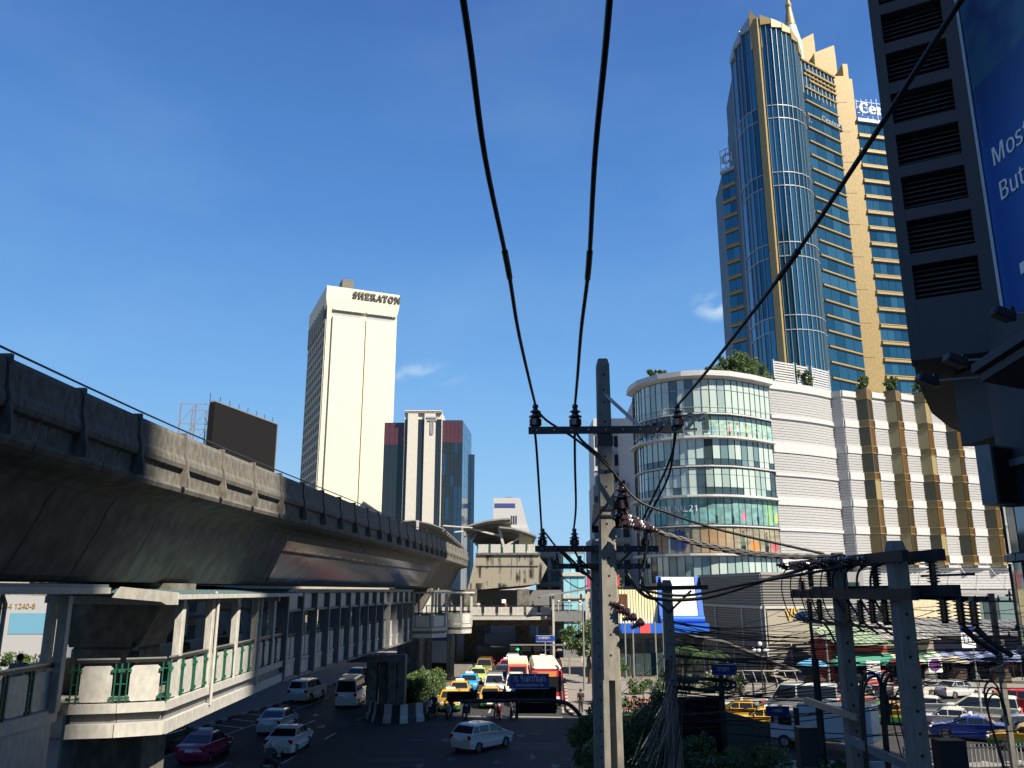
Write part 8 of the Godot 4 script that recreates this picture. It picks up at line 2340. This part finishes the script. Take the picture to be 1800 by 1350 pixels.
func traffic() -> void:
	var white := Color(0.55, 0.56, 0.56); var silver := Color(0.42, 0.43, 0.44); var yellow := Color(0.52, 0.29, 0.012); var green := Color(0.02, 0.16, 0.05)
	var go := "cars driving away on the left"
	car("sedan", "taxi", "magenta pink taxi with a roof sign at the lower left", "taxi", -17.0, 49.4, -0.02, Color(0.24, 0.008, 0.07), Color(0.24, 0.008, 0.07), go, true)
	car("sedan", "sedan_car", "dark green car half hidden by the landing pillar", "car", -20.4, 52.6, 0.0, Color(0.01, 0.05, 0.02), Color(0.01, 0.05, 0.02), go)
	car("sedan", "sedan_car", "white sedan nearest in the left lanes", "car", -12.9, 51.6, -0.03, white, white, go)
	car("sedan", "sedan_car", "silver grey sedan just ahead of the white sedan", "car", -15.5, 58.6, -0.02, silver, silver, go)
	car("suv", "suv_car", "white sport utility car beside the sunlit kerb", "car", -17.3, 74.4, -0.14, white, white, go)
	car("van", "minibus_van", "white boxy van with small windows in the middle lane", "van", -13.1, 71.5, 0.03, Color(0.6, 0.6, 0.58), Color(0.6, 0.6, 0.58), go)
	car("sedan", "sedan_car", "grey sedan far under the covered bridge", "car", -15.6, 88.5, 2.9, silver, silver, go)
	car("hatch", "hatchback_car", "white hatchback turning across the empty junction", "car", -1.75, 52.4, -0.66, white, white, "")
	var q := "cars queuing towards the viewer"
	car("sedan", "taxi", "yellow and green taxi first in the left queue by the hedge", "taxi", -4.85, 69.2, PI + 0.05, yellow, green, q, true)
	car("sedan", "taxi", "yellow taxi second in the left queue", "taxi", -4.5, 75.6, PI + 0.02, yellow, green, q, true)
	car("sedan", "taxi", "bright sky blue taxi in the left queue", "taxi", -4.0, 82.0, PI, Color(0.02, 0.28, 0.62), Color(0.02, 0.28, 0.62), q, true)
	car("sedan", "taxi", "lime green taxi behind the blue taxi", "taxi", -3.4, 88.6, PI, Color(0.36, 0.46, 0.08), Color(0.36, 0.46, 0.08), q, true)
	car("suv", "suv_car", "olive brown car at the back of the left queue", "car", -3.0, 95.4, PI, Color(0.16, 0.14, 0.03), Color(0.16, 0.14, 0.03), q)
	car("sedan", "sedan_car", "dark red car far back under the station", "car", -3.0, 102.5, PI, Color(0.2, 0.02, 0.02), Color(0.2, 0.02, 0.02), q)
	car("sedan", "taxi", "yellow and green taxi first in the middle queue", "taxi", -1.75, 71.2, PI, yellow, green, q, true)
	car("suv", "suv_car", "silver estate car second in the middle queue", "car", -1.55, 78.0, PI, silver, silver, q)
	car("sedan", "sedan_car", "black car third in the middle queue", "car", -1.2, 85.0, PI, Color(0.02, 0.02, 0.02), Color(0.02, 0.02, 0.02), q)
	car("sedan", "sedan_car", "dark grey car fourth in the middle queue", "car", -1.0, 92.0, PI, Color(0.05, 0.05, 0.055), Color(0.05, 0.05, 0.055), q)
	car("minivan", "minivan_car", "white people carrier partly behind the blue road sign", "car", 0.3, 77.4, PI, white, white, q)
	truck("small truck with a red cab and cream box behind the road sign", 0.55, 85.5, PI, Color(0.5, 0.04, 0.05), Color(0.7, 0.66, 0.4), Color(0.7, 0.68, 0.5))
	car("sedan", "taxi", "pink red taxi beside the truck", "taxi", -0.6, 99.0, PI, Color(0.55, 0.05, 0.09), Color(0.55, 0.05, 0.09), q, true)
	car("sedan", "taxi", "yellow taxi behind the truck near the bus", "taxi", 2.3, 93.0, PI, Color(0.62, 0.46, 0.05), Color(0.62, 0.46, 0.05), q, true)
	car("minivan", "minivan_car", "white van far back in the middle lanes", "car", 0.1, 101.0, PI, white, white, q)
	car("suv", "suv_car", "white car farthest back in the sun", "car", 0.4, 108.5, PI, white, white, q)
	car("sedan", "taxi", "red taxi far down the right lane", "taxi", 3.7, 104.0, PI, Color(0.5, 0.03, 0.02), Color(0.5, 0.03, 0.02), q, true)
	car("sedan", "taxi", "small blue taxi farthest down the right lane", "taxi", 4.4, 113.0, PI, Color(0.04, 0.3, 0.6), Color(0.04, 0.3, 0.6), q, true)
	bus()
	var r := "cars crossing at the right"
	car("van", "minibus_van", "white high roof van crossing in front of the fenced corner", "van", 21.9, 66.4, 1.15, white, white, r)
	car("sedan", "taxi", "yellow taxi on the crossing just right of the black box", "taxi", 16.2, 62.6, 1.3, yellow, yellow, r, true)
	car("sedan", "taxi", "yellow taxi nearer than the other beside the green hoarding", "taxi", 16.8, 58.8, 1.3, Color(0.74, 0.44, 0.02), Color(0.74, 0.44, 0.02), r, true)
	car("sedan", "taxi", "yellow taxi seen behind the hanging cables", "taxi", 9.0, 59.4, 1.45, yellow, yellow, r, true)
	car("minivan", "minivan_car", "pale grey minibus behind the white truck", "van", 18.6, 56.0, 1.1, Color(0.5, 0.56, 0.58), Color(0.5, 0.56, 0.58), r)
	truck("white box truck facing left at the lower right", 18.3, 52.0, 0.95, white, Color(0.5, 0.56, 0.56), white)
	car("sedan", "taxi", "yellow and green taxi between the transformer poles", "taxi", 26.2, 61.8, 1.2, yellow, green, r, true)
	car("sedan", "sedan_car", "white sedan ahead of the cream people carrier", "car", 30.6, 65.2, 1.05, white, white, r)
	car("minivan", "minivan_car", "cream white people carrier at the right", "car", 33.2, 62.4, 1.0, Color(0.75, 0.72, 0.6), Color(0.75, 0.72, 0.6), r)
	car("sedan", "sedan_car", "white sedan nearer than the people carrier", "car", 29.2, 59.0, 1.05, white, white, r)
	car("sedan", "taxi", "dark blue taxi in the shade at the lower right", "taxi", 28.6, 55.4, 1.05, Color(0.01, 0.05, 0.28), Color(0.01, 0.05, 0.28), r, true)
	car("sedan", "taxi", "shaded yellow and green taxi nearest at the lower right", "taxi", 30.2, 51.8, 1.05, yellow, green, r, true)
	car("sedan", "sedan_car", "silver sedan parked before the dark stalls", "car", 38.8, 76.6, -1.15, silver, silver, r)
	car("pickup", "pickup_truck", "beige silver pickup truck before the stalls", "pickup", 34.4, 76.0, -1.2, Color(0.45, 0.43, 0.38), Color(0.45, 0.43, 0.38), r)
	car("suv", "suv_car", "bright red car at the right edge", "car", 37.9, 66.6, 0.95, Color(0.5, 0.012, 0.012), Color(0.5, 0.012, 0.012), r)
	car("sedan", "sedan_car", "pale blue grey sedan at the right edge behind cables", "car", 35.2, 58.6, 1.0, Color(0.35, 0.4, 0.46), Color(0.35, 0.4, 0.46), r)
	var i := 0
	for m in [[-5.75, 64.2, Color(0.03, 0.03, 0.03), "black motorcycle at the left end of the line"], [-4.55, 64.5, Color(0.35, 0.35, 0.36), "silver motorcycle second from the left at the line"], [-3.3, 64.3, Color(0.05, 0.05, 0.1), "dark blue motorcycle in the middle of the line"], [-1.0, 64.4, Color(0.25, 0.02, 0.05), "dark red motorcycle right of the green taxi"], [0.15, 64.4, Color(0.4, 0.4, 0.42), "white fronted motorcycle at the right end of the line"]]:
		motorbike(m[3], m[0], m[1], PI + 0.15 * (i - 2), m[2], i)
		i += 1
	motorbike("dark motorcycle overtaking beside the grey sedan", -13.9, 84.0, 0.1, Color(0.03, 0.03, 0.03), 5)
	motorbike("motorcycle coming along the lower left edge", -11.9, 44.3, -0.3, Color(0.04, 0.04, 0.05), 6)
	for k in 5:
		motorbike("parked scooter in the row before the food shop, %s" % ["leftmost", "second", "third", "fourth", "rightmost"][k], 28.8 + k * 0.8, 77.6 + k * 0.15, 0.7, [Color(0.3, 0.03, 0.06), Color(0.04, 0.04, 0.12), Color(0.03, 0.03, 0.03), Color(0.4, 0.4, 0.4), Color(0.05, 0.03, 0.12)][k], -1)

func capsule(p: Vector3, a: Vector3, b: Vector3, ra: float, rb: float) -> float:
	var ab := b - a
	var t := clampf((p - a).dot(ab) / ab.length_squared(), 0, 1)
	return p.distance_to(a + ab * t) - lerpf(ra, rb, t)

func skin_mesh(bones: Array, cell: float, m: Material, blend := 0.03) -> ArrayMesh:   # smooth union of tapered bones, meshed as surface nets
	var lo := Vector3(1e9, 1e9, 1e9); var hi := -lo
	for b in bones:
		for e in [0, 1]:
			var r: float = b[2 + e] + cell * 2.0
			lo = lo.min(b[e] - Vector3(r, r, r)); hi = hi.max(b[e] + Vector3(r, r, r))
	var n := Vector3i(((hi - lo) / cell).ceil()) + Vector3i.ONE
	var f := PackedFloat32Array()
	f.resize(n.x * n.y * n.z)
	f.fill(1.0)
	for b in bones:
		var rr: float = maxf(b[2], b[3]) + cell * 3.0 + blend
		var l: Vector3 = (b[0] as Vector3).min(b[1]) - Vector3(rr, rr, rr) - lo
		var h: Vector3 = (b[0] as Vector3).max(b[1]) + Vector3(rr, rr, rr) - lo
		for z in range(maxi(0, int(l.z / cell)), mini(n.z, int(h.z / cell) + 1)):
			for y in range(maxi(0, int(l.y / cell)), mini(n.y, int(h.y / cell) + 1)):
				for x in range(maxi(0, int(l.x / cell)), mini(n.x, int(h.x / cell) + 1)):
					var i := x + n.x * (y + n.y * z)
					var d := capsule(lo + Vector3(x, y, z) * cell, b[0], b[1], b[2], b[3])
					var g := f[i]
					var k := clampf(0.5 + 0.5 * (g - d) / blend, 0, 1)
					f[i] = lerpf(g, d, k) - blend * k * (1.0 - k)
	var at := {}
	var mb := MB.new()
	var corner := func(x: int, y: int, z: int) -> Vector3:
		var id := x + n.x * (y + n.y * z)
		if at.has(id): return at[id]
		var s := Vector3.ZERO; var c := 0
		for e in [[0, 0, 0, 1, 0, 0], [0, 1, 0, 1, 1, 0], [0, 0, 1, 1, 0, 1], [0, 1, 1, 1, 1, 1], [0, 0, 0, 0, 1, 0], [1, 0, 0, 1, 1, 0], [0, 0, 1, 0, 1, 1], [1, 0, 1, 1, 1, 1], [0, 0, 0, 0, 0, 1], [1, 0, 0, 1, 0, 1], [0, 1, 0, 0, 1, 1], [1, 1, 0, 1, 1, 1]]:
			var fa := f[(x + e[0]) + n.x * ((y + e[1]) + n.y * (z + e[2]))]; var fb := f[(x + e[3]) + n.x * ((y + e[4]) + n.y * (z + e[5]))]
			if (fa < 0.0) != (fb < 0.0):
				s += Vector3(e[0], e[1], e[2]).lerp(Vector3(e[3], e[4], e[5]), fa / (fa - fb)); c += 1
		var p := lo + (Vector3(x, y, z) + s / maxi(c, 1)) * cell
		at[id] = p
		return p
	var grad := func(p: Vector3) -> Vector3:
		var q := (p - lo) / cell
		var x := clampi(int(round(q.x)), 1, n.x - 2); var y := clampi(int(round(q.y)), 1, n.y - 2); var z := clampi(int(round(q.z)), 1, n.z - 2)
		var i := x + n.x * (y + n.y * z)
		return Vector3(f[i + 1] - f[i - 1], f[i + n.x] - f[i - n.x], f[i + n.x * n.y] - f[i - n.x * n.y]).normalized()
	for z in range(1, n.z - 1):
		for y in range(1, n.y - 1):
			for x in range(1, n.x - 1):
				var v := f[x + n.x * (y + n.y * z)]
				for ax in 3:
					var dx := int(ax == 0); var dy := int(ax == 1); var dz := int(ax == 2)
					var w := f[(x + dx) + n.x * ((y + dy) + n.y * (z + dz))]
					if (v < 0.0) == (w < 0.0): continue
					var u := Vector3i(0, 1, 0) if ax == 0 else (Vector3i(0, 0, 1) if ax == 1 else Vector3i(1, 0, 0))
					var t := Vector3i(0, 0, 1) if ax == 0 else (Vector3i(1, 0, 0) if ax == 1 else Vector3i(0, 1, 0))
					var c0: Vector3 = corner.call(x, y, z); var c1: Vector3 = corner.call(x - u.x, y - u.y, z - u.z); var c2: Vector3 = corner.call(x - u.x - t.x, y - u.y - t.y, z - u.z - t.z); var c3: Vector3 = corner.call(x - t.x, y - t.y, z - t.z)
					var n0: Vector3 = grad.call(c0); var n1: Vector3 = grad.call(c1); var n2: Vector3 = grad.call(c2); var n3: Vector3 = grad.call(c3)
					mb.tri(c0, c1, c2, n0, n1, n2); mb.tri(c0, c2, c3, n0, n2, n3)
	return mb.mesh(m)

var poses := {}
func pose_bones(pose: String) -> Dictionary:   # joints in metres, facing -z
	var J := {"hl": Vector3(-0.09, 0.92, 0), "hr": Vector3(0.09, 0.92, 0), "kl": Vector3(-0.1, 0.5, -0.02), "kr": Vector3(0.1, 0.5, -0.02), "al": Vector3(-0.1, 0.09, 0.03), "ar": Vector3(0.1, 0.09, 0.03), "sl": Vector3(-0.19, 1.4, 0), "sr": Vector3(0.19, 1.4, 0), "el": Vector3(-0.25, 1.12, 0.03), "er": Vector3(0.25, 1.12, 0.03), "wl": Vector3(-0.24, 0.86, -0.06), "wr": Vector3(0.24, 0.86, -0.06), "pel": Vector3(0, 0.95, 0), "chest": Vector3(0, 1.3, 0), "neck": Vector3(0, 1.46, 0), "head": Vector3(0, 1.6, -0.02)}
	if pose == "walk":
		J.kl = Vector3(-0.1, 0.5, -0.16); J.al = Vector3(-0.1, 0.09, -0.24); J.kr = Vector3(0.1, 0.5, 0.06); J.ar = Vector3(0.1, 0.13, 0.32)
		J.el = Vector3(-0.24, 1.12, 0.1); J.wl = Vector3(-0.23, 0.9, 0.16); J.er = Vector3(0.24, 1.12, -0.06); J.wr = Vector3(0.22, 0.9, -0.2)
	elif pose == "ride":
		J.pel = Vector3(0, 0.95, 0.3); J.hl = Vector3(-0.12, 0.9, 0.28); J.hr = Vector3(0.12, 0.9, 0.28)
		J.kl = Vector3(-0.22, 0.78, -0.12); J.kr = Vector3(0.22, 0.78, -0.12); J.al = Vector3(-0.2, 0.36, -0.02); J.ar = Vector3(0.3, 0.1, 0.0)
		J.chest = Vector3(0, 1.28, 0.2); J.neck = Vector3(0, 1.45, 0.14); J.head = Vector3(0, 1.58, 0.1)
		J.sl = Vector3(-0.2, 1.38, 0.16); J.sr = Vector3(0.2, 1.38, 0.16); J.el = Vector3(-0.32, 1.14, -0.02); J.er = Vector3(0.32, 1.14, -0.02); J.wl = Vector3(-0.3, 1.04, -0.28); J.wr = Vector3(0.3, 1.04, -0.28)
	elif pose == "lean":
		J.el = Vector3(-0.26, 1.12, -0.12); J.er = Vector3(0.26, 1.12, -0.12); J.wl = Vector3(-0.16, 1.18, -0.36); J.wr = Vector3(0.16, 1.18, -0.36); J.head = Vector3(0, 1.58, -0.07)
	return J

func person(label: String, at: Vector3, turn: float, pose: String, shirt: Color, legs: Color, hair: Color, helmet := false, group := "") -> void:
	var t := thing("person", label, "person", at, turn, group)
	if not poses.has(pose):
		var J := pose_bones(pose)
		var fwd := Vector3(0, 0, -0.16)
		var body := [[J.neck, J.head, 0.055, 0.06], [J.head + Vector3(0, -0.05, -0.02), J.head + Vector3(0, 0.07, 0.02), 0.078, 0.09], [J.head + Vector3(0, -0.01, -0.09), J.head + Vector3(0, -0.03, -0.105), 0.018, 0.02], [J.head + Vector3(0, -0.09, -0.05), J.head + Vector3(0, -0.09, -0.06), 0.045, 0.04], [J.pel, J.chest, 0.13, 0.15],
			[J.chest, J.neck, 0.13, 0.06]]
		for s in ["l", "r"]:
			body.append_array([[J["h" + s], J["k" + s], 0.088, 0.058], [J["k" + s], J["a" + s], 0.056, 0.04], [J["a" + s] + Vector3(0, -0.04, 0.03), J["a" + s] + Vector3(0, -0.05, 0) + fwd, 0.045, 0.035], [J.chest + Vector3(0, 0.08, 0), J["s" + s], 0.09, 0.065], [J["s" + s], J["e" + s], 0.055, 0.042], [J["e" + s], J["w" + s], 0.041, 0.03]])
			var d: Vector3 = (J["w" + s] - J["e" + s]).normalized()
			var across := d.cross(Vector3.RIGHT if absf(d.x) < 0.8 else Vector3.UP).normalized()
			var palm_end: Vector3 = J["w" + s] + d * 0.07
			body.append([J["w" + s], palm_end, 0.03, 0.036])
			for k in 4: body.append([palm_end + across * (k - 1.5) * 0.018, palm_end + across * (k - 1.5) * 0.02 + d * (0.06 + 0.012 * float(k == 1 or k == 2)) + Vector3(0, -0.01, 0), 0.009, 0.008])
			body.append([J["w" + s] + d * 0.02 + across * 0.03, J["w" + s] + d * 0.06 + across * 0.065, 0.011, 0.009])
		var top := [[J.pel + Vector3(0, 0.0, 0), J.chest, 0.145, 0.165], [J.chest, J.neck + Vector3(0, -0.03, 0), 0.15, 0.07]]
		var low := [[J.pel, J.pel + Vector3(0, 0.05, 0), 0.15, 0.14]]
		for s in ["l", "r"]:
			top.append_array([[J.chest + Vector3(0, 0.08, 0), J["s" + s], 0.1, 0.077], [J["s" + s], J["s" + s].lerp(J["e" + s], 0.75), 0.069, 0.062]])
			low.append_array([[J.pel, J["h" + s], 0.13, 0.105], [J["h" + s], J["k" + s], 0.103, 0.075], [J["k" + s], J["k" + s].lerp(J["a" + s], 0.92), 0.074, 0.062]])
		poses[pose] = [skin_mesh(body, 0.022, mat("skin", lin(0.30, 0.17, 0.10), 0.6)), skin_mesh(top, 0.03, mat("cloth", lin(0.5, 0.5, 0.5), 0.85)), skin_mesh(low, 0.03, mats["cloth"]), J]
	var p: Array = poses[pose]
	add("body", p[0], t)
	var sm := add("shirt", p[1], t); sm.set_surface_override_material(0, mat("cloth_" + shirt.to_html(false), lin(shirt.r, shirt.g, shirt.b), 0.85))
	var lm := add("trousers", p[2], t); lm.set_surface_override_material(0, mat("cloth_" + legs.to_html(false), lin(legs.r, legs.g, legs.b), 0.85))
	var hd: Vector3 = p[3].head
	var hb := MB.new()
	if helmet:
		hb.lathe([Vector2(0.0, 0.17), Vector2(0.08, 0.15), Vector2(0.13, 0.08), Vector2(0.14, -0.02), Vector2(0.125, -0.08), Vector2(0.11, -0.08)], hd, 14)
		obj("helmet", hb, mat("helmet_" + hair.to_html(false), lin(hair.r, hair.g, hair.b), 0.2), t)
	else:
		hb.lathe([Vector2(0.0, 0.125), Vector2(0.06, 0.115), Vector2(0.1, 0.06), Vector2(0.107, 0.0), Vector2(0.09, -0.05)], hd + Vector3(0, 0.05, 0.035), 12, Basis(Vector3.RIGHT, 0.35))
		obj("hair", hb, mat("hair_" + hair.to_html(false), lin(hair.r, hair.g, hair.b), 0.6), t)

func people() -> void:
	var dark := Color(0.02, 0.02, 0.025); var black := Color(0.01, 0.01, 0.01)
	var rg := "riders waiting at the line"
	var i := 0
	for m in [[-5.75, 64.2, Color(0.05, 0.05, 0.05), Color(0.3, 0.3, 0.3), "rider in black with a grey helmet at the left end of the line"], [-4.55, 64.5, Color(0.22, 0.05, 0.06), Color(0.02, 0.02, 0.02), "rider in a dark red jacket beside the yellow taxi"], [-3.3, 64.3, Color(0.06, 0.07, 0.12), Color(0.02, 0.02, 0.05), "rider in navy in the middle of the line"], [-1.0, 64.4, Color(0.18, 0.03, 0.08), Color(0.03, 0.03, 0.03), "rider in a maroon shirt right of the green taxi"], [0.15, 64.4, Color(0.03, 0.03, 0.03), Color(0.5, 0.5, 0.5), "rider in black with a white helmet at the right end"]]:
		person(m[4], v3(m[0], 0, m[1]), PI + 0.15 * (i - 2), "ride", m[2], dark, m[3], true, rg)
		i += 1
	person("rider in dark clothes beside the far grey sedan", v3(-13.9, 0, 84.0), 0.1, "ride", dark, dark, black, true, "riders on the left")
	person("helmeted rider at the lower left edge", v3(-11.9, 0, 44.3), -0.3, "ride", Color(0.06, 0.06, 0.07), dark, Color(0.35, 0.35, 0.36), true, "riders on the left")
	person("pedestrian in dark clothes waiting at the right kerb corner", v3(5.1, 0.16, 65.3), 0.3, "stand", black, dark, black)
	person("pedestrian in a white top and pale shorts before the hedge bed", v3(17.8, 0.16, 75.8), 1.2, "walk", Color(0.6, 0.6, 0.6), Color(0.5, 0.48, 0.42), black)
	person("pedestrian in dark clothes beside the pale one", v3(19.2, 0.16, 76.4), -1.2, "walk", dark, Color(0.06, 0.06, 0.08), black)
	person("shop customer in dark clothes by the silver sedan", v3(42.3, 0.16, 79.5), 0.6, "stand", Color(0.04, 0.05, 0.06), dark, black)
	person("stall keeper in an orange top under the green parasol", v3(31.6, 0.16, 81.0), 2.6, "stand", Color(0.5, 0.18, 0.05), dark, black)
	var wg := "people on the shaded walkway"
	for q in [[-15.4, 24.2, 0.2, "walk", dark, "dark haired person walking at the far left of the walkway"], [-15.2, 26.9, 0.5, "lean", Color(0.28, 0.30, 0.33), "person in a pale grey shirt leaning at the landing rail"], [-14.0, 32.2, -0.6, "stand", Color(0.03, 0.03, 0.04), "person in black standing inside the landing"], [-14.2, 37.5, 0.3, "walk", dark, "person walking between the second and third columns"], [-13.8, 41.5, 0.2, "walk", Color(0.06, 0.05, 0.05), "person walking near the covered bridge entrance"], [-13.6, 50.0, 0.1, "walk", dark, "person inside the covered bridge near its start"], [-12.8, 56.0, 0.1, "walk", Color(0.04, 0.05, 0.07), "person further along inside the covered bridge"]]:
		person(q[5], v3(q[0], 5.36 if q[1] < 46.0 else 5.2, q[1]), q[2], q[3], q[4], dark, black, false, wg)
	for k in 4:
		person("small figure on the far station deck, %s from the left" % ["first", "second", "third", "fourth"][k], v3(-7.6 + k * 3.4, 5.98, 107), 0.5 * k, "walk", [dark, Color(0.3, 0.3, 0.3), Color(0.2, 0.05, 0.05), dark][k], dark, black, false, "people on the station deck")
